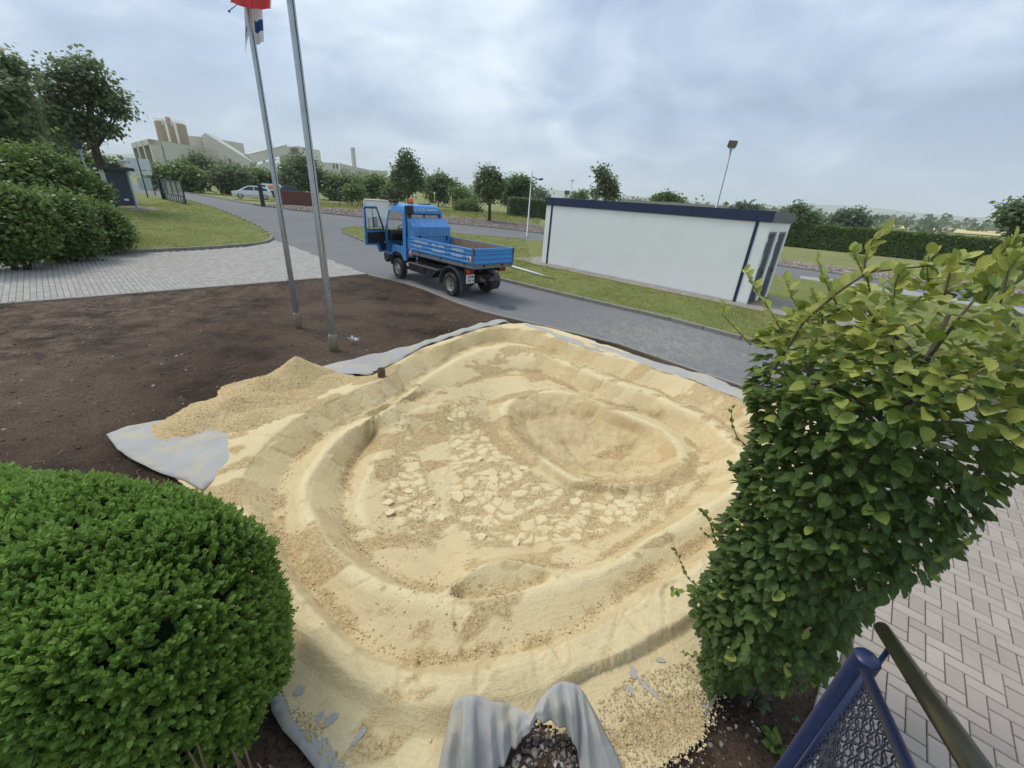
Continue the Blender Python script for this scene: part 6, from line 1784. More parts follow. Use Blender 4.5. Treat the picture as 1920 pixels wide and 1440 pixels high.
hedge('long clipped hedge running off to the right behind the road', hl, hr, 1.6, 2.5, 30000, .18, LF_LIGHT)
hl = gt(952, 404); hr = gt(1032, 411)
hedge('clipped dark hedge left of the white block beyond the verge', hl, hr, 1.4, 2.3, 8000, .24, LF_DARK)
# far tree lines: nobody could count them
P = []
for az, d, hh in [(R(a), random.uniform(380, 1500), random.uniform(4, 9)) for a in np.linspace(-50, 64, 300)]:
    d *= 0.7 if az > R(20) else 1.0
    x, y = math.sin(az)*d, math.cos(az)*d
    for k in range(random.randint(8, 16)):
        P.append((x+random.gauss(0, hh*.9), y+random.gauss(0, hh*.6), float(T(x, y))+abs(random.gauss(hh*.45, hh*.25))))
P = np.array(P); n = len(P)
V, F, t = leaf_arrays(np.repeat(P, 5, 0)+rng.normal(0, 1.3, (n*5, 3)), unit(n*5), unit(n*5)+np.array([0, 0, .8]), rng.uniform(1.6, 3.4, n*5), *LEAF_Q, rng.random(n*5), np.full(n*5, 1.6))
tag(link('far_trees', np_mesh('far_trees', V, F, LF_GREY, False, t)), 'hazy lines of trees far off along the horizon', 'trees', kind='stuff')
# rough grass of the verge beyond the branch road
vg = PX((596, 389), (700, 396), (850, 406), (1010, 423), (1020, 405), (930, 398), (800, 392), (700, 386), (600, 380))
grass_patch('tall_grass', vg, 16000, .10, .40, T, 'rough dry grass on the slope beyond the stony verge', 4.0)

# ---- clipped box shrub, lower left
def box_shrub():
    cx, cy, a, b, H, e = -2.656, 1.25, 1.435, .56, 1.425, .504
    o = tag(empty('box_shrub', (cx, cy, 0)), 'large clipped box shrub filling the lower left corner', 'shrub')
    n0 = 42000
    th = np.arcsin(rng.uniform(-.9, 1, n0)); ph = rng.uniform(-math.pi, math.pi, n0)
    sg = lambda v, p: np.sign(v)*np.abs(v)**p
    # spread over the surface evenly: sample a box skin and pull it to the rounded body
    q = rng.uniform(-1, 1, (n0, 3)); ax = rng.choice(3, n0, p=[.16, .34, .5]); q[np.arange(n0), ax] = np.sign(rng.uniform(-1, 1, n0))
    ee = 2/e
    rr = (np.abs(q)**ee).sum(1)**(1/ee)
    U = q/rr[:, None]
    Nn = np.sign(U)*np.abs(U)**(ee-1)/np.array([a, b, H/2]); Nn /= np.linalg.norm(Nn, axis=1, keepdims=True)
    P = U*np.array([a, b, H/2])+np.array([0, 0, H/2])
    k = (P[:, 2] > .05)
    wp = P+np.array([cx, cy, 0]); toc = (EYE-wp); toc /= np.linalg.norm(toc, axis=1, keepdims=True)
    k &= ((Nn*toc).sum(1) > -.7)
    P, Nn = P[k], Nn[k]
    lump = fbm(P[:, 0]*5+P[:, 2]*3, P[:, 1]*5+P[:, 2]*4, 3)
    P = P+Nn*((lump-.5)*.12)[:, None]
    hole = sstep(.30, .42, fbm(P[:, 0]*4+9, P[:, 2]*4+P[:, 1]*4, 3))
    keep_ = rng.random(len(P)) < .75+.25*hole
    P, Nn = P[keep_][:15500], Nn[keep_][:15500]
    n = len(P)
    Dm = Nn*.9+np.array([0, 0, .55])+unit(n)*.42; Dm /= np.linalg.norm(Dm, axis=1, keepdims=True)
    Ls, Ds, Ns, Ss, Ts = [], [], [], [], []
    X, Y, Z = frames(Dm, unit(n))
    base_t = np.clip(.38+.5*(fbm(P[:, 0]*3, P[:, 2]*3+P[:, 1]*2, 2)-.5)+.3*(rng.random(n)-.5), 0, 1)
    ln = rng.uniform(.035, .095, n)
    for j in range(11):                      # opposite pairs up a short shoot, a tuft at the tip
        t = (j//2)/5.0; az = j*math.pi+(j//2)*1.45+.3
        rad = X*math.cos(az)+Z*math.sin(az)
        Ls.append(P+Dm*(ln*t)[:, None]-Dm*(ln*.35)[:, None])
        open_ = .95-.55*t
        Ds.append(rad*open_+Dm*(.45+.5*t)+unit(n)*.18); Ns.append(Dm*1.0-rad*.4+unit(n)*.2); Ss.append(rng.uniform(.024, .040, n)*(1.08-.3*t)); Ts.append(np.clip(base_t+.28*t+.12*(rng.random(n)-.5), 0, 1))
    V, F, t = leaf_arrays(np.vstack(Ls), np.vstack(Ds), np.vstack(Ns), np.concatenate(Ss), *LEAF_6, np.concatenate(Ts))
    mt = leaf_mat('box_leaf', C(84, 112, 50), C(140, 172, 82), C(188, 208, 116), .38, .4, nsc=3)
    link('foliage', np_mesh('foliage', V, F, mt, True, t), o)
    # dark inner mass of twigs so the body is not hollow
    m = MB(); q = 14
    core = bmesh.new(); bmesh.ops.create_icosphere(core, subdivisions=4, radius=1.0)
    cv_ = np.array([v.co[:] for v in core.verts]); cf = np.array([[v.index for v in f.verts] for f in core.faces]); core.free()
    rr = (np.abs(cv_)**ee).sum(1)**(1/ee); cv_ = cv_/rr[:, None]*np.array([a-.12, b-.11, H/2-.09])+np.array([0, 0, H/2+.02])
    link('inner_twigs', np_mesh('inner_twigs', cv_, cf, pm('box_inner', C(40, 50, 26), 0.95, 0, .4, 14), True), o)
    for k in range(7):
        x = random.uniform(-.6, 1.1); y = random.uniform(-.45, .0)
        MB().tube([(x, y, -.05), (x+.05, y+.05, .3), (x+.02, y+.15, .7)], [.018, .014, .01], 6).build('stem', BARK, o)
    return o
box_shrub()
# dry cut stems and a clay pipe end in front of the shrub
DRY = pm('dry_stem', C(126, 104, 82), 0.9, 0, .25, 8)
ds = tag(empty('cut_stems', (-1.25, 0.8, 0)), 'dry cut-back stems in front of the box shrub at the bottom edge', 'stems')
for k in range(22):
    px, py = random.uniform(190, 560), random.uniform(1395, 1480)
    zt_ = random.uniform(.42, .62); p = gz(px, py, zt_)
    if p[1] > .70 and p[0] < -1.2: p = gz(px, py, .70)
    bx_, by_ = p[0]+random.uniform(-.06, .06), p[1]+random.uniform(-.05, .05)
    mid_ = (p[0]*.5+bx_*.5+random.uniform(-.03, .03)+1.25, p[1]*.5+by_*.5-.8, p[2]*.5)
    MB().tube([(bx_+1.25, by_-.8, -.02), mid_, (p[0]+1.25, p[1]-.8, p[2])], [.008, .006, .004], 6).build('stem', DRY, ds)
q = gz(262, 1452, .50); e_ = gz(310, 1422, .54)
cp = tag(empty('clay_pipe', (q[0], q[1], 0)), 'orange clay pipe end among dry stems at the bottom edge', 'pipe')
v_ = Vector(e_-q)
MB().tube([(0, 0, q[2]), (v_.x, v_.y, e_[2])], .020, 16).build('tube', pm('terracotta', C(176, 96, 62), 0.8, 0, .15, 9), cp)
MB().tube([(0, 0, -.02), (0, 0, q[2])], .008, 6).build('stake', DRY, cp)

# ---- hornbeam column, right
def hornbeam():
    Bp = np.array([1.72, 1.62, 0.0]); n_ = np.array([-.75, -.66, 0]); n_ /= np.linalg.norm(n_); u_ = np.array([n_[1], -n_[0], 0]); u_ = np.array([.66, -.75, 0])/np.hypot(.66, .75)
    def pl(px, py):
        d = ray(px, py); t = ((Bp-EYE) @ n_)/(d @ n_); q = EYE+d*t
        return float((q-Bp) @ u_), float(q[2])
    outl = [(1350, 1262), (1338, 1215), (1346, 1160), (1318, 1128), (1318, 1092), (1348, 1062), (1372, 1000), (1362, 962), (1396, 938), (1412, 900), (1400, 860), (1428, 825), (1436, 780), (1424, 722), (1432, 690), (1446, 645), (1440, 618), (1488, 596), (1520, 572),
            (1560, 560), (1610, 548), (1660, 528), (1720, 520), (1780, 520), (1840, 500), (1930, 480), (2060, 470), (2060, 830), (1935, 862), (1890, 885), (1830, 950), (1788, 1006), (1765, 1052), (1702, 1075), (1642, 1105), (1612, 1148), (1600, 1188), (1560, 1232), (1500, 1262), (1440, 1248), (1400, 1275)]
    poly = [pl(*p) for p in outl]
    o = tag(empty('hornbeam', (Bp[0], Bp[1], 0)), 'leafy hornbeam with yellow-green young shoots beside the pink paving', 'tree')
    smin = min(p[0] for p in poly); smax = max(p[0] for p in poly); zmax = max(p[1] for p in poly)
    nn = 38000
    s = rng.uniform(smin, smax, nn); z = rng.uniform(.02, zmax, nn)
    ok = inpoly(s, z, poly); s, z = s[ok], z[ok]
    de = edge_dist(s, z, poly)
    half = .10+.36*np.sqrt(np.clip(de/.38, 0, 1))
    t = 1-2*rng.random(len(s)); t = np.sign(t)*np.abs(t)**.55
    dens_ = fbm(s*6+3, z*6, 3)
    k = rng.random(len(s)) < np.clip((dens_-.18)*3.0, .2, 1)*(1-.62*sstep(2.25, 2.55, z))
    s, z, t, half, de = s[k][:9800], z[k][:9800], t[k][:9800], half[k][:9800], de[k][:9800]
    n = len(s)
    P = u_[None]*s[:, None]+n_[None]*(t*half)[:, None]; P[:, 2] = z
    cen_s = np.interp(z, [0, .6, 1.2, 2.0, 2.9], [0.0, 0.02, .03, .0, .0])
    out = u_[None]*((s-cen_s)*1.4)[:, None]+n_[None]*(t*half*2.2)[:, None]; out[:, 2] = .05; out /= np.maximum(np.linalg.norm(out, axis=1, keepdims=True), 1e-6)
    topz = sstep(2.0, 2.5, z+.12*rng.normal(0, 1, n))
    D = out*.8+unit(n)*.55+np.array([0, 0, -.22]); D[:, 2] += topz*.35
    N = np.array([0, 0, 1.0])+out*.6+unit(n)*.6
    S = rng.uniform(.040, .072, n)*(1+.15*topz)
    tint = np.clip(.28+.25*(rng.random(n)-.5)+.78*topz*rng.random(n)**.5+(rng.random(n) < .05)*.35, 0, 1)
    # leaf blade: toothless oval, folded along the midrib, tip curling down
    ys_ = np.array([0, .10, .30, .55, .80, .94, 1.0]); ws_ = np.array([0.0, .22, .345, .34, .21, .08, 0.0])
    tv = [(0, y, -.10*y*y) for y in ys_]+[(w, y, .10*w/.36-.10*y*y) for y, w in zip(ys_[1:-1], ws_[1:-1])]+[(-w, y, .10*w/.36-.10*y*y) for y, w in zip(ys_[1:-1], ws_[1:-1])]
    tf = []
    m = len(ys_)
    for i in range(1, m-2):
        tf.append((i, m+i-1, m+i, i+1)); tf.append((i, i+1, 2*m-2+i, 2*m-3+i))
    tf += [(0, m, 1, 1), (0, 1, 2*m-2, 2*m-2), (m-2, 2*m-3, m-1, m-1), (m-2, m-1, 3*m-5, 3*m-5)]
    tri = []
    for f in tf:
        tri.append((f[0], f[1], f[2]))
        if f[2] != f[3]: tri.append((f[0], f[2], f[3]))
    tv = np.array(tv, float); tri = np.array(tri)
    wid = rng.uniform(.85, 1.15, n)
    V, F, tt = leaf_arrays(P, D, N, S, tv, tri, tint, wid)
    n2 = NT('hornbeam_leaf')
    cc = n2.ramp(n2.attr('tint'), [(0, C(46, 68, 36)), (.40, C(84, 110, 52)), (.60, C(136, 158, 66)), (1, C(214, 210, 110))])
    p_ = n2.tc('Object'); cc = n2.mix(n2.math('MULTIPLY', n2.noise(p_, 26, 3), .45), cc, C(48, 72, 42))
    rib = n2.math('SINE', n2.math('SUBTRACT', n2.math('MULTIPLY', n2.attr('lv'), 58.0), n2.math('MULTIPLY', n2.math('ABSOLUTE', n2.attr('lu')), 46.0)))
    mid_ = n2.ramp(n2.math('ABSOLUTE', n2.attr('lu')), [(0.0, 1.0), (0.03, 0.0)])
    cc = n2.mix(n2.math('MULTIPLY', mid_, .35), cc, C(170, 184, 110))
    cc = n2.mix(n2.math('MULTIPLY', n2.math('MAXIMUM', rib, 0.0), .16), cc, C(150, 170, 90))
    n2.set(cc, .42, 0, n2.bump(rib, .5, .0025), .4)
    tr = n2.N.new('ShaderNodeBsdfTranslucent'); n2.L.new(n2.mix(.4, cc, C(170, 190, 70)), tr.inputs['Color'])
    mx = n2.N.new('ShaderNodeMixShader'); mx.inputs[0].default_value = .28
    n2.L.new(n2.bsdf.outputs[0], mx.inputs[1]); n2.L.new(tr.outputs[0], mx.inputs[2]); n2.L.new(mx.outputs[0], n2.out.inputs[0])
    LM = n2.mat
    link('foliage', np_mesh('foliage', V, F, LM, True, tt, {'lu': np.tile(tv[:, 0], n), 'lv': np.tile(tv[:, 1], n)}), o)
    # trunk and limbs
    TW = pm('hornbeam_bark', C(92, 84, 72), .9, 0, .2, 14, .3, 40)
    tk = MB().tube([(0, 0, -.05), (.01, .0, .5), (.0, .02, 1.2), (.03, .0, 2.0), (.02, .02, 2.6)], [.035, .032, .026, .018, .008], 10)
    tk.tube([(.05, -.05, -.05), (.08, -.09, .6), (.16, -.2, 1.5), (.22, -.26, 2.4)], [.022, .02, .015, .006], 8); tk.tube([(-.05, .05, -.05), (-.1, .1, .7), (-.18, .22, 1.6), (-.25, .3, 2.4)], [.022, .02, .014, .006], 8)
    tk.build('trunk', TW, o)
    br = MB()
    for k in range(70):
        z0 = random.uniform(.2, 2.4); a = random.uniform(0, 6.28)
        i = random.randrange(n); e = P[i]
        st_ = Vector((0, 0, max(.1, e[2]-random.uniform(.1, .4)))); en = Vector(e)
        br.tube([st_, st_.lerp(en, .5)+Vector((0, 0, .03)), en], [.009, .006, .002], 5)
    br.build('branch', TW, o)
    # long young shoots standing out of the top and sides
    LP, LD, LN, LS, LT = [], [], [], [], []
    def shoot(pts, rad, leaves_, size, tint0, tint1, dd=0.0):
        W_ = []
        for px, py in pts:
            s_, z_ = pl(px, py); w = u_*s_+n_*dd; W_.append(Vector((w[0], w[1], z_)))
        sm = MB()
        # smooth the line
        L2 = []
        for i in range(len(W_)-1):
            for f in (0, .34, .67): L2.append(W_[i].lerp(W_[i+1], f))
        L2.append(W_[-1])
        sm.tube(L2, [rad*(1-.75*i/(len(L2)-1)) for i in range(len(L2))], 6)
        sm.build('shoot', TW, o)
        for i in range(leaves_):
            f = (i+.5)/leaves_*(len(L2)-1); j = min(int(f), len(L2)-2); p = L2[j].lerp(L2[j+1], f-j)
            tdir = (L2[j+1]-L2[j]).normalized(); sd = Vector((random.uniform(-1, 1), random.uniform(-1, 1), random.uniform(-.2, .9)))
            LP.append(p[:]); LD.append((sd+tdir*.7)[:]); LN.append((random.uniform(-.4, .4)+n_[0]*.5, random.uniform(-.4, .4)+n_[1]*.5, .8)); LS.append(size*random.uniform(.6, 1.2)); LT.append(random.uniform(tint0, tint1))
    shoot([(1470, 700), (1540, 590), (1600, 540), (1652, 505), (1720, 497), (1780, 492), (1830, 480)], .007, 22, .052, .75, 1.0, .25)
    for pts, lv, sz in [([(1425, 640), (1392, 605), (1372, 585), (1378, 565)], 5, .045), ([(1500, 610), (1470, 560), (1445, 525), (1432, 500)], 9, .05), ([(1530, 600), (1500, 555), (1488, 520)], 8, .045), ([(1600, 560), (1580, 520), (1565, 480)], 7, .042), ([(1650, 540), (1640, 490), (1655, 450), (1680, 430)], 10, .046), ([(1640, 520), (1628, 490), (1618, 468)], 7, .042),
                        ([(1750, 540), (1748, 500), (1752, 470)], 5, .048), ([(1790, 540), (1800, 500), (1812, 478)], 8, .05), ([(1850, 560), (1870, 510), (1882, 470), (1900, 452)], 12, .065), ([(1880, 560), (1895, 500), (1915, 470)], 10, .062), ([(1700, 560), (1705, 520), (1715, 498)], 8, .046), ([(1560, 600), (1548, 560), (1540, 545)], 7, .045),
                        ([(1460, 820), (1425, 790), (1415, 760), (1418, 735)], 6, .030), ([(1400, 880), (1388, 868), (1378, 858)], 4, .032), ([(1350, 1075), (1322, 1050), (1305, 1010), (1298, 998)], 8, .030), ([(1370, 1040), (1340, 1000), (1320, 985)], 5, .03), ([(1350, 1090), (1310, 1082), (1282, 1084)], 8, .040), ([(1360, 1010), (1345, 965), (1332, 945)], 6, .035),
                        ([(1760, 990), (1800, 970), (1835, 945)], 4, .035), ([(1850, 920), (1890, 900), (1915, 890)], 6, .05), ([(1560, 1235), (1590, 1250), (1605, 1260)], 4, .04), ([(1350, 1200), (1325, 1195), (1300, 1190)], 6, .034)]:
        up_ = pts[0][1] < 700
        shoot(pts, .0035, int(lv*1.5), sz, .7 if up_ else .35, 1.0 if up_ else .75, random.uniform(.05, .35))
    n3 = len(LP)
    V, F, tt = leaf_arrays(np.array(LP), np.array(LD), np.array(LN), np.array(LS), tv, tri, np.array(LT))
    link('young_leaves', np_mesh('young_leaves', V, F, LM, True, tt, {'lu': np.tile(tv[:, 0], n3), 'lv': np.tile(tv[:, 1], n3)}), o)
hornbeam()

# ---- weeds in the soil by the paving
def weed(px, py, n, l0, l1, label, mat):
    q = gz(px, py, .0); o = tag(empty('weed', (q[0], q[1], float(soil_h(np.array(q[0]), np.array(q[1])))-.0)), label, 'weed', 'weeds in the soil by the paving')
    a = rng.uniform(0, 6.28, n); el = rng.uniform(.25, .9, n)
    D = np.stack([np.cos(a), np.sin(a), el], 1); P = np.stack([np.cos(a)*.01, np.sin(a)*.01, np.full(n, .005)], 1)+rng.normal(0, .012, (n, 3))*[1, 1, .2]
    V, F, t = leaf_arrays(P, D, np.tile([[0, 0, 1.]], (n, 1))+unit(n)*.3, rng.uniform(l0, l1, n), *LEAF_6, rng.random(n), np.full(n, .75))
    link('leaf_rosette', np_mesh('leaf_rosette', V, F, mat, True, t), o)
weed(1415, 1300, 14, .06, .13, 'grey-green weed with narrow leaves under the hornbeam', LF_GREY)
weed(1385, 1285, 10, .05, .09, 'small weed at the foot of the hornbeam leaves', LF_LIGHT)
weed(1462, 1398, 22, .05, .12, 'bright green leafy weed near the navy railing post', LF_YEL)
weed(1500, 1365, 12, .04, .10, 'pale sprawling weed beside the paving edge', LF_GREY)
# ================================================================== factory, cars, gate and small fittings along the road
CREAM = pm('cream_cladding', C(206, 202, 184), 0.8, 0, 0.04, 0.08, c2=C(192, 188, 168), f2=(.5, .75), s2=.06)
CREAM_D = pm('cream_roof_edge', C(188, 186, 174), 0.7, 0, .05, .1)
SHADE = pm('bay_grey', C(112, 108, 104), 0.9, 0, .1, .2)
SILO = pm('silo_tan', C(160, 140, 112), 0.8, 0, .12, .25, c2=C(138, 116, 92))
PIPEW = pm('pipe_white', C(224, 222, 214), 0.5)
def W3(px, py, d): return Vector(at(px, py, d))
fo = W3(330, 300, 215)
fac = tag(empty('factory', (fo.x, fo.y, float(T(fo.x, fo.y)))), 'large cream clad factory with silos and sloping conveyor galleries behind the bushes', 'building')
foz = float(T(fo.x, fo.y))
def rel3(p): return (p[0]-fo.x, p[1]-fo.y, p[2]-foz)
def block(name, corners, mat, zb=-1.0, parent=fac):
    """upright block: plan corners in order, each with its own top height (world points)"""
    n = len(corners); c = [rel3(p) for p in corners]
    vs = [(p[0], p[1], zb) for p in c]+[p for p in c]
    fs = [tuple(range(n-1, -1, -1)), tuple(range(n, 2*n))]+[(i, (i+1) % n, n+(i+1) % n, n+i) for i in range(n)]
    return MB().add(vs, fs).build(name, mat, parent)
def strip(name, pxs, depth, mat, zb=-1.0):
    """blocks along a row of (px, py, distance) tops, run back by depth metres"""
    f = [W3(*p) for p in pxs]
    d = Vector((f[0].x, f[0].y, 0)).normalized()*depth
    return block(name, f+[p+d for p in f[::-1]], mat, zb)
# main hall: long wall and the open bays of its left end
n0, n1, l1 = W3(278.5, 260.5, 205), W3(417, 283, 232), W3(245.5, 268.5, 226)
r1 = n1+(l1-n0)
inn = (n0-l1).normalized()
uw = (n1-n0).normalized(); uw.z = 0
c0 = n0+uw*5; c3 = l1+uw*5
block('hall_wall', [c0, n1, r1, c3], CREAM)
block('bay_back', [n0+uw*4.6, n0+uw*4.9, l1+uw*4.9, l1+uw*4.6], SHADE)
topz = rel3(n0)[2]
for t in (0.0, .34, .67, .97):
    p = n0.lerp(l1, t); p2 = n0.lerp(l1, min(1, t+.07))
    block('bay_column', [p, p+uw*4.5, p2+uw*4.5, p2], CREAM)
bm = [rel3(n0), rel3(l1), rel3(l1+uw*5), rel3(n0+uw*5)]
MB().add([(a[0], a[1], a[2]-1.6) for a in bm]+[(a[0], a[1], a[2]+.05) for a in bm], [(3,2,1,0),(4,5,6,7),(0,1,5,4),(1,2,6,5),(2,3,7,6),(3,0,4,7)]).build('bay_lintel', CREAM, fac)
# upper hall behind, silos between
strip('upper_hall', [(340, 253, 252), (384, 257, 254), (456, 269, 258)], 26, CREAM)
strip('lift_head', [(378, 253, 250), (398, 254.5, 250)], 8, CREAM_D)
for px, py, r in ((301, 229, 2.15), (318.5, 230, 2.15), (336, 234, 2.15)):
    p = W3(px, py, 236); q = rel3(p)
    s = MB().lathe((q[0], q[1], 0), [(0, q[2]-16), (r, q[2]-16), (r, q[2]), (r*.6, q[2]+.5), (0, q[2]+.6)], n=18).build('silo', SILO, fac)
    MB().tube([(q[0]+r*math.cos(a), q[1]+r*math.sin(a), q[2]+1.1) for a in [2*math.pi*k/14 for k in range(15)]], .08, 4, caps=False).tube([(q[0]+r, q[1], q[2]), (q[0]+r, q[1], q[2]+1.1)], .07, 4).tube([(q[0]-r, q[1], q[2]), (q[0]-r, q[1], q[2]+1.1)], .07, 4).build('guard_rail', PIPEW, s)
for px, py in ((305.5, 222, ), (323, 225)):
    a = rel3(W3(px, py, 231)); b = rel3(W3(px+9.5, py+44, 231))
    MB().tube([(a[0]-.6, a[1], a[2]-2), a, (a[0]+.5, a[1], a[2]-1.5), (a[0]+.6, a[1], b[2])], .45, 8).build('silo_pipe', PIPEW, fac)
a = rel3(W3(313.5, 220, 238)); MB().lathe((a[0], a[1], 0), [(.9, a[2]-6), (.9, a[2]), (0, a[2]+.2)], n=10).build('silo_vent', pm('vent_rust', C(168, 104, 92), .8), fac)
def gallery(p0, p1, w, h, name='conveyor_gallery'):
    a, b = Vector(rel3(p0)), Vector(rel3(p1)); d = (b-a).normalized(); side = d.cross(Vector((0, 0, 1))).normalized()*w/2; up = side.cross(d).normalized()*h/2
    if up.z < 0: up = -up
    vs = [a-side-up, a+side-up, a+side+up, a-side+up, b-side-up, b+side-up, b+side+up, b-side+up]
    g_ = MB().add(vs, [(3,2,1,0),(4,5,6,7),(0,1,5,4),(1,2,6,5),(2,3,7,6),(3,0,4,7)]).build(name, CREAM, fac)
    vs2 = [p+up*1.02 for p in (a-side*1.05+up, a+side*1.05+up)]+[p+up*1.02 for p in (b-side*1.05+up, b+side*1.05+up)]
    MB().add([p-up*.0 for p in (a-side*1.06+up*1.02, a+side*1.06+up*1.02, b+side*1.06+up*1.02, b-side*1.06+up*1.02)]+[p for p in (a-side*1.06+up*1.12, a+side*1.06+up*1.12, b+side*1.06+up*1.12, b-side*1.06+up*1.12)], [(3,2,1,0),(4,5,6,7),(0,1,5,4),(1,2,6,5),(2,3,7,6),(3,0,4,7)]).build('gallery_roof', CREAM_D, g_)
    return g_
gallery(W3(388, 259, 222), W3(474, 312, 212), 4.0, 3.4)
gallery(W3(466, 298, 214), W3(536, 280, 222), 4.0, 3.2)
for px, py, d in ((429, 290, 219), (447, 298, 217), (494, 296, 217)):
    q = rel3(W3(px, py, d)); MB().box((q[0]-.25, q[1]-.25, -1), (q[0]+.25, q[1]+.25, q[2])).build('gallery_leg', SHADE, fac)
strip('low_wing', [(415, 298, 226), (452, 304, 228)], 10, pm('cream_low', C(196, 192, 176), .8, 0, .05, .1))
strip('transfer_house', [(478, 311, 208), (499, 303, 208), (516, 305, 208)], 12, CREAM)
strip('press_hall', [(521, 276, 224), (560, 274, 224), (578, 277.5, 226), (600, 282, 228)], 30, CREAM)
q = [rel3(W3(545, 277.5, 223.3)), rel3(W3(558.5, 277.5, 223.3))]
MB().add([(q[0][0], q[0][1], q[0][2]-2.4), (q[1][0], q[1][1], q[1][2]-2.4), q[1], q[0]], [(0, 1, 2, 3)]).build('hall_opening', SHADE, fac)
strip('kiln_wing', [(590, 302, 206), (610, 304.5, 206), (635, 305.5, 206)], 40, CREAM)
strip('kiln_wing', [(636, 305.5, 207), (662, 312, 210), (693, 318.5, 212)], 40, CREAM)
strip('kiln_wing', [(693.5, 318.8, 212), (726, 320.5, 216)], 30, CREAM)
strip('kiln_annexe', [(611, 319, 203), (627, 320, 203)], 3, CREAM_D)
for a, b, y0, y1, d in ((641, 657, 316, 326, 206.3), (667, 692, 320, 331, 208.6)):
    p, q = rel3(W3(a, y0, d)), rel3(W3(b, y0+1.3, d+1)); zb_ = rel3(W3(a, y1, d))[2]
    w_ = MB().add([(p[0], p[1], zb_), (q[0], q[1], zb_), (q[0], q[1], p[2]), (p[0], p[1], p[2])], [(0, 1, 2, 3)]).build('wall_panel', pm('panel_shade', C(176, 168, 150), .8), fac)
for px, py in ((626, 312), (632, 312), (616, 331), (619.5, 331.3), (623, 331.6)):
    q = rel3(W3(px, py, 202.6)); MB().cbox(q, (.7, .12, 1.6 if py < 320 else .8)).build('window', SHADE, fac)
ch_ = rel3(W3(661, 276, 214)); MB().lathe((ch_[0], ch_[1], 0), [(1.05, -1), (.95, ch_[2]-.4), (.6, ch_[2]), (0, ch_[2])], n=14).build('chimney', CREAM_D, fac)
fa = W3(205, 322, 260)
strip('far_shed', [(212, 306, 270), (250, 309, 270)], 12, CREAM)

# ---- cars
def car(label, at_px, dist, heading, body_c, L, H, prof, roof, win, wheels, name='parked_car', cat='car', base=None):
    p = at(*at_px, dist); x, y = p[0], p[1]
    o = tag(empty(name, (x, y, float(T(x, y))+.09), heading), label, cat, 'vehicles parked beyond the gate road')
    BP = pm('paint_'+str(len(bpy.data.materials)), body_c, .3, 0, .03, 2, spec=.6)
    Wd = 1.72
    # body: side outline in slices, narrowed at sill and shoulder
    outl = prof
    def slab_(t, inset, z): return [(a, t*(Wd/2-inset(b)), b) for a, b in outl]
    ins_ = lambda b: .10 if b < .3 else (.0 if b < .85 else .05)
    n = len(outl)
    vs = [(a, -(Wd/2-ins_(b)), b) for a, b in outl]+[(a, (Wd/2-ins_(b)), b) for a, b in outl]
    fs = [tuple(range(n)), tuple(range(2*n-1, n-1, -1))]+[(i, n+i, n+(i+1) % n, (i+1) % n) for i in range(n)]
    MB().add(vs, fs).build('body', BP, o, .03, 2)
    m = len(roof)
    rw_ = lambda b: Wd/2-.06-.22*max(0, (b-.85)/.6)
    vs = [(a, -rw_(b), b) for a, b in roof]+[(a, rw_(b), b) for a, b in roof]
    fs = [tuple(range(m)), tuple(range(2*m-1, m-1, -1))]+[(i, m+i, m+(i+1) % m, (i+1) % m) for i in range(m)]
    MB().add(vs, fs).build('cabin', BP, o, .05, 2)
    for w_, mt in win:
        for s_ in (-1, 1):
            k = len(w_)
            vv = [(a, s_*(rw_(b)+.006), b) for a, b in w_]
            MB().add(vv+[(a, s_*(rw_(b)-.02), b) for a, b in w_], [tuple(range(k)), tuple(range(2*k-1, k-1, -1))]+[(i, (i+1) % k, k+(i+1) % k, k+i) for i in range(k)]).build('side_window', mt, o)
    ra, rb = roof[0], roof[1]
    for (p0, p1) in ((roof[0], roof[1]), (roof[-1], roof[-2])):
        w0, w1 = rw_(p0[1])-.07, rw_(p1[1])-.07; e = .012*(1 if p0[0] > p1[0] else -1)
        MB().add([(p0[0]+e, -w0, p0[1]+.03), (p0[0]+e, w0, p0[1]+.03), (p1[0]+e, w1, p1[1]-.05), (p1[0]+e, -w1, p1[1]-.05)], [(0, 1, 2, 3)]).build('windscreen', GLASS_D, o)
    for wx in wheels:
        for s_ in (-1, 1):
            t = MB().lathe((0, 0, 0), [(.20, .02), (.28, .0), (.31, .03), (.31, .17), (.28, .20), (.20, .19)], 'Y', 20)
            w = t.build('wheel', RUBBER, o, loc=(wx, s_*(Wd/2-.0), .31))
            if s_ > 0: w.rotation_euler = (0, 0, math.pi)
            MB().lathe((0, 0, 0), [(.205, .025), (.19, .05), (.06, .02), (0, .015)], 'Y', 14).build('rim', RIM, w)
            w.location.y = s_*(Wd/2+.01)-s_*.0 if False else s_*(Wd/2-.01)
    f = outl; xf = max(a for a, b in f); xr = min(a for a, b in f)
    for s_ in (-1, 1):
        MB().cbox((xf-.06, s_*.62, .68), (.14, .30, .14)).build('headlight', pm('lamp_clear', C(210, 216, 220), .1), o, .03)
        MB().cbox((xr+.05, s_*.66, .80), (.12, .24, .20)).build('tail_light', REDL, o, .03)
    return o
hatch = [(2.05, .25), (2.12, .55), (2.02, .74), (1.25, .92), (.9, .95), (-1.7, .98), (-2.0, .88), (-2.08, .5), (-2.0, .25)]
hroof = [(1.38, .92), (.45, 1.41), (-.1, 1.47), (-1.0, 1.45), (-1.62, 1.32), (-2.0, .94)]
hwin = [([(1.05, .97), (.42, 1.35), (-.16, 1.40), (-.18, .97)], GLASS_D), ([(-.26, .97), (-.24, 1.40), (-1.0, 1.38), (-1.55, 1.20), (-1.62, 1.0)], GLASS_D)]
vdir = math.atan2(at(440, 366, 70)[1]-at(505, 371, 70)[1], at(440, 366, 70)[0]-at(505, 371, 70)[0])
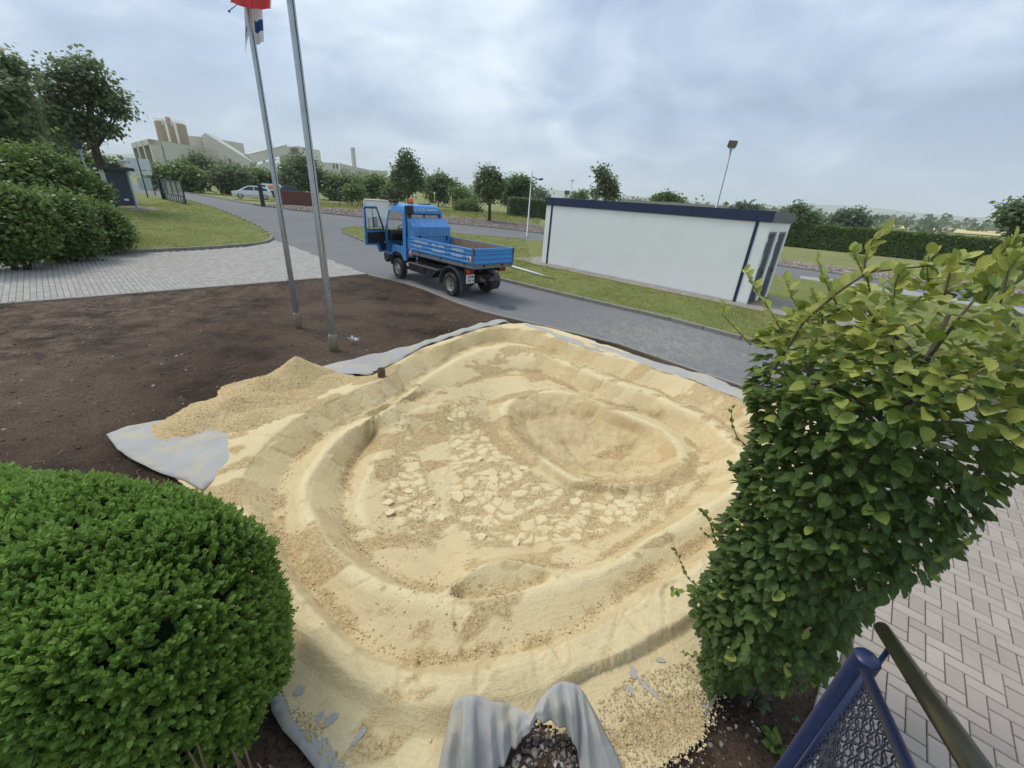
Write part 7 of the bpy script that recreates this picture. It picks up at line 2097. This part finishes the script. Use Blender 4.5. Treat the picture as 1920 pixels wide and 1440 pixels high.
car('white hatchback parked on the grass beyond the gate road', (474, 366), 62, vdir, C(222, 224, 226), 4.1, 1.46, hatch, hroof, hwin, (1.28, -1.30))
vprof = [(2.1, .25), (2.18, .6), (2.0, .85), (1.4, 1.0), (-2.0, 1.0), (-2.12, .6), (-2.05, .25)]
vroof = [(1.4, 1.0), (.75, 1.62), (.3, 1.78), (-1.8, 1.80), (-2.05, 1.0)]
ORG = pm('orange_advert', C(222, 140, 52), .5, 0, .25, 5)
vwin = [([(1.0, 1.08), (.62, 1.58), (.05, 1.62), (.05, 1.08)], GLASS_D), ([(-.25, 1.12), (-.25, 1.62), (-1.75, 1.62), (-1.75, 1.12)], ORG)]
car('white van with an orange side panel behind the hatchback', (500, 360), 70, vdir, C(224, 225, 226), 4.2, 1.8, vprof, vroof, vwin, (1.35, -1.35), 'parked_van', 'van')
pprof = [(2.5, .35), (2.58, .75), (2.4, 1.0), (1.3, 1.12), (-2.4, 1.12), (-2.5, .7), (-2.45, .35)]
proof = [(1.25, 1.12), (.6, 1.72), (-.8, 1.74), (-1.05, 1.12)]
pwin = [([(.95, 1.18), (.55, 1.64), (-.05, 1.66), (-.05, 1.18)], GLASS_D), ([(-.15, 1.18), (-.15, 1.66), (-.75, 1.66), (-.90, 1.18)], GLASS_D)]
car('dark pickup mostly hidden behind the brick wall', (543, 366), 66, vdir, C(52, 58, 62), 5.0, 1.74, pprof, proof, pwin, (1.6, -1.6), 'parked_pickup', 'pickup')

# ---- brick wall, stele, fence, posts, gate
def m_brick():
    n = NT('red_brick'); b = n.N.new('ShaderNodeTexBrick'); n.L.new(n.mapping(n.tc('Object'), (1, 1, 1), (R(90), 0, 0)), b.inputs['Vector'])
    b.inputs['Scale'].default_value = 1; b.inputs['Brick Width'].default_value = .25; b.inputs['Row Height'].default_value = .083; b.inputs['Mortar Size'].default_value = .008
    b.inputs['Color1'].default_value = (*C(124, 66, 58), 1); b.inputs['Color2'].default_value = (*C(104, 56, 52), 1); b.inputs['Mortar'].default_value = (*C(140, 120, 110), 1)
    return n.set(n.mix(n.math('MULTIPLY', n.noise(n.tc('Object'), 3, 4), .4), b.outputs['Color'], C(86, 52, 48)), .9, 0, n.bump(b.outputs['Fac'], -.4, .01), .2)
a, b = gt(533, 387), gt(594, 388)
D_ = 50.0
a, b = at(532, 387, 50), at(593, 389, 52); d = b-a; Lw = math.hypot(d[0], d[1]); zt_ = ztop(a[0], a[1], 357.5)-float(T(a[0], a[1]))
bw = tag(empty('brick_wall', (a[0], a[1], float(T(a[0], a[1]))), math.atan2(d[1], d[0])), 'low dark red brick wall in front of the pickup', 'wall')
MB().box((0, 0, -.2), (Lw, .3, zt_-.06)).build('brickwork', m_brick(), bw)
MB().box((-.04, -.05, zt_-.06), (Lw+.04, .35, zt_)).build('coping', pm('coping_stone', C(120, 92, 86), .9), bw, .01)
p = gt(494, 388); zt_ = ztop(p[0], p[1], 345)-p[2]
stl = tag(empty('entry_stele', (p[0], p[1], p[2]), R(20)), 'dark upright entry post at the kerb before the hatchback', 'post')
MB().box((-.16, -.10, 0), (.16, .10, zt_)).build('column', pm('anthracite', C(42, 50, 58), .45, 0, .1, 3), stl, .02)
MB().box((-.10, -.106, zt_*.66), (.10, -.10, zt_*.82)).build('card_reader', BLACKP, stl)
MB().box((-.22, -.16, -.05), (.22, .16, .05)).build('plinth', CONCRETE, stl, .01)
# wire fence from the brick wall to the hedge
fpts = [gt(*q) for q in ((600, 386), (637, 387), (680, 388), (727, 390), (775, 393), (835, 398), (895, 405), (950, 410))]
fo2 = fpts[0]
fe = tag(empty('wire_fence', (fo2[0], fo2[1], fo2[2])), 'thin dark wire fence in front of the bushes beyond the verge', 'fence')
FG = pm('fence_green', C(50, 60, 54), .6)
for q in fpts: MB().tube([(q[0]-fo2[0], q[1]-fo2[1], q[2]-fo2[2]-.1), (q[0]-fo2[0], q[1]-fo2[1], q[2]-fo2[2]+1.75)], .035, 6).build('post', FG, fe)
for k in range(len(fpts)-1):
    a, b = fpts[k]-fo2, fpts[k+1]-fo2; m = MB()
    for zz in np.linspace(.1, 1.7, 9): m.tube([(a[0], a[1], a[2]+zz), (b[0], b[1], b[2]+zz)], .007 if zz < 1.65 else .018, 3)
    nn_ = int(np.linalg.norm(b-a)/.25)
    for j in range(nn_): c = a+(b-a)*j/nn_; m.tube([(c[0], c[1], c[2]+.1), (c[0], c[1], c[2]+1.7)], .004, 3)
    m.build('wire_panel', FG, fe)
YEL = pm('marker_yellow', C(206, 190, 96), .6, 0, .1, 5)
for i, (px, py, top_, lab) in enumerate(((796, 390, 361, 'leftmost yellow marker post behind the truck cab'), (803, 392, 364, 'second yellow marker post from the left behind the truck cab'), (815, 394, 362, 'yellow marker post with a white cap behind the truck cab'), (846, 396, 368, 'rightmost yellow marker post, near the feathery shrub'))):
    p = gt(px, py); H = ztop(p[0], p[1], top_)-p[2]
    o = tag(empty('marker_post', (p[0], p[1], p[2])), lab, 'post', 'yellow marker posts')
    MB().lathe((0, 0, 0), [(.07, -.1), (.07, H), (0, H+.01)], n=10).build('tube', YEL, o)
    if i == 2: MB().lathe((0, 0, H), [(.14, -.12), (.16, -.02), (.10, .08), (0, .10)], n=12).build('cap', WHITEP, o)
# sliding gate leaf
GATE = pm('gate_navy', C(34, 46, 58), .5, 0, .1, 2)
a, b = gt(310, 376), gt(350, 386); d = b-a; Lg = math.hypot(d[0], d[1]); zg = ztop(b[0], b[1], 337)-b[2]; zh_ = ztop(a[0], a[1], 338)-a[2]
gt_ = tag(empty('gate', (a[0], a[1], a[2]), math.atan2(d[1], d[0])), 'open dark sliding gate leaf standing beside the road', 'gate')
H = (zg+zh_)/2; fr3 = MB()
for z in (.12, .62, H-.06): fr3.box((0, -.04, z-.05), (Lg, .04, z+.05))
for x in (.04, Lg-.04): fr3.box((x-.05, -.045, .05), (x+.05, .045, H))
fr3.build('frame', GATE, gt_)
for k in range(1, 4): MB().box((Lg*k/4-.04, -.035, .66), (Lg*k/4+.04, .035, H-.1)).build('mullion', GATE, gt_)
for k in range(9): MB().box((Lg*(k+.7)/9.4-.025, -.03, .16), (Lg*(k+.7)/9.4+.025, .03, .58)).build('bar', GATE, gt_)
for k in range(4): MB().box((Lg*k/4+.05, -.006, .67), (Lg*(k+1)/4-.05, .006, H-.11)).build('pane', m_glass('gate_pane', (.25, .33, .38), .55), gt_)
MB().box((-.35, -.16, 0), (-.02, .16, H+.02)).build('guide_post', pm('gate_post', C(28, 36, 52), .5), gt_, .02)
MB().box((.1, -.05, .0), (Lg, .05, .05)).build('track', STEEL, gt_)
# notice board shelter
p = gt(238, 392); kd = 30.0
a, b = gt(216, 392), gt(258, 392)
a = at(214, 392, math.hypot(b[0], b[1])*.97); a = np.array([a[0], a[1], float(T(a[0], a[1]))])
d = b-a; Lk = math.hypot(d[0], d[1]); Hk = ztop(b[0], b[1], 316)-b[2]
kb = tag(empty('notice_shelter', (a[0], a[1], a[2]), math.atan2(d[1], d[0])), 'dark notice board under a flat roof between pale posts', 'notice board')
for x in (-.05, Lk): MB().box((x-.07, -.10, -.1), (x+.07, .10, Hk-.1)).build('side_post', pm('pale_post', C(188, 194, 196), .6), kb, .01)
MB().box((.05, -.02, .25), (Lk-.10, .06, Hk-.12)).build('board', pm('slate_board', C(40, 48, 60), .5, 0, .06, 2), kb, .01)
MB().box((-.35, -.30, Hk-.1), (Lk+.30, .30, Hk+.10)).build('roof', pm('shelter_roof', C(50, 50, 52), .7), kb, .02)
MB().box((Lk-.75, -.03, .55), (Lk-.45, -.022, .66)).build('label_plate', SIGNW, kb)
pad = [tuple(q[:2]) for q in (gt(238, 397), gt(300, 397), (gt(290, 391)), gt(255, 390))]
sheet('concrete_pad', pad, lambda x, y: T(x, y)+.092, CONCRETE, .5)
# double sign on one post
p = gt(278, 372); Hs = ztop(p[0], p[1], 296)-p[2]
z_of = lambda py: ztop(p[0], p[1], py)-p[2]
sg = tag(empty('traffic_sign', (p[0], p[1], p[2]), R(38)), 'pair of white sign panels seen from behind on one post by the gate', 'sign')
MB().tube([(0, 0, -.1), (0, 0, z_of(297))], .05, 8).build('post', FG, sg)
for s_ in (-1, 1):
    pn = MB().box((s_*.05 if s_ > 0 else -.80, -.03, z_of(318.5)), (.80 if s_ > 0 else -.05, -.015, z_of(297))).build('sign_panel', SIGNW, sg, .01)
    for py in (301, 315): MB().box((.06 if s_ > 0 else -.8, -.012, z_of(py)-.05), (.8 if s_ > 0 else -.06, .02, z_of(py)+.05)).build('clamp_rail', STEEL, pn)
    MB().box((s_*.05 if s_ > 0 else -.76, -.03, z_of(327.5)), (.76 if s_ > 0 else -.05, -.015, z_of(320.5))).build('sign_panel', SIGNW, sg, .01)
p = gt(292, 367); H1 = ztop(p[0], p[1], 334)-p[2]; H0 = ztop(p[0], p[1], 356)-p[2]
s2 = tag(empty('small_sign', (p[0], p[1], p[2]), R(38)), 'pale bluish sign sheet on a thin post next to the gate', 'sign')
MB().tube([(0, 0, -.1), (0, 0, H1+.05)], .05, 8).build('post', FG, s2)
MB().box((-1.15, -.03, H0), (-.05, -.015, H1)).build('sign_panel', pm('pale_sign', C(168, 184, 184), .4), s2, .01)
# white board standing on the island behind the open truck door
p = at(705, 445, 26.5); zb = float(T(p[0], p[1]))+.085
lft, rgt = at(684, 392, 26.5), at(729, 392, 26.5); d = rgt-lft; Lb = math.hypot(d[0], d[1])
H1 = ztop(lft[0], lft[1], 374)-zb; H0 = ztop(lft[0], lft[1], 408)-zb
wb = tag(empty('sign_board', (lft[0], lft[1], zb), math.atan2(d[1], d[0])), 'white board with a cream frame on posts behind the open truck door', 'sign')
MB().box((.05, -.02, H0+.05), (Lb-.05, .02, H1-.05)).build('panel', WHITEP, wb)
fr4 = MB().tube([(0, 0, H0), (0, 0, H1-.05), (.05, 0, H1), (Lb-.05, 0, H1), (Lb, 0, H1-.05), (Lb, 0, H0), (0, 0, H0)], .05, 8); fr4.build('frame', pm('cream_frame', C(216, 210, 190), .5), wb)
for x in (.15, Lb-.15): MB().tube([(x, .05, -.1), (x, .05, H1-.1)], .04, 8).build('post', STEEL, wb)
# pale yard wall showing above the block roof
a, b = at(1160, 373, 62), at(1462, 398, 62); d = b-a; Ly = math.hypot(d[0], d[1])
yw = tag(empty('yard_wall', (a[0], a[1], float(T(a[0], a[1]))), math.atan2(d[1], d[0])), 'long pale concrete wall just showing above the white block roof', 'wall')
k_ = 12
H = ztop(a[0], a[1], 372.5)-float(T(a[0], a[1]))
for k in range(k_): MB().box((Ly*k/k_+.02, 0, -.5), (Ly*(k+1)/k_-.02, .25, H+random.uniform(-.03, .03))).build('wall_panel', pm('yard_concrete', C(164, 158, 146), .9, 0, .12, 1.5), yw)
# ================================================================== hazy air
def haze():
    m = bpy.data.materials.new('haze'); m.use_nodes = True; nt = m.node_tree
    for n in list(nt.nodes):
        if n.type == 'BSDF_PRINCIPLED': nt.nodes.remove(n)
    v = nt.nodes.new('ShaderNodeVolumePrincipled')
    v.inputs['Color'].default_value = (0.93, 0.965, 1.0, 1)
    v.inputs['Density'].default_value = 0.00030
    v.inputs['Anisotropy'].default_value = 0.0
    out = [n for n in nt.nodes if n.type == 'OUTPUT_MATERIAL'][0]
    nt.links.new(v.outputs[0], out.inputs['Volume'])
    o = MB().box((-6200, -6200, -3.0), (6200, 6200, 190)).build('haze', m)
    tag(o, 'thin blue summer haze over the whole valley', 'haze', kind='stuff')
haze()
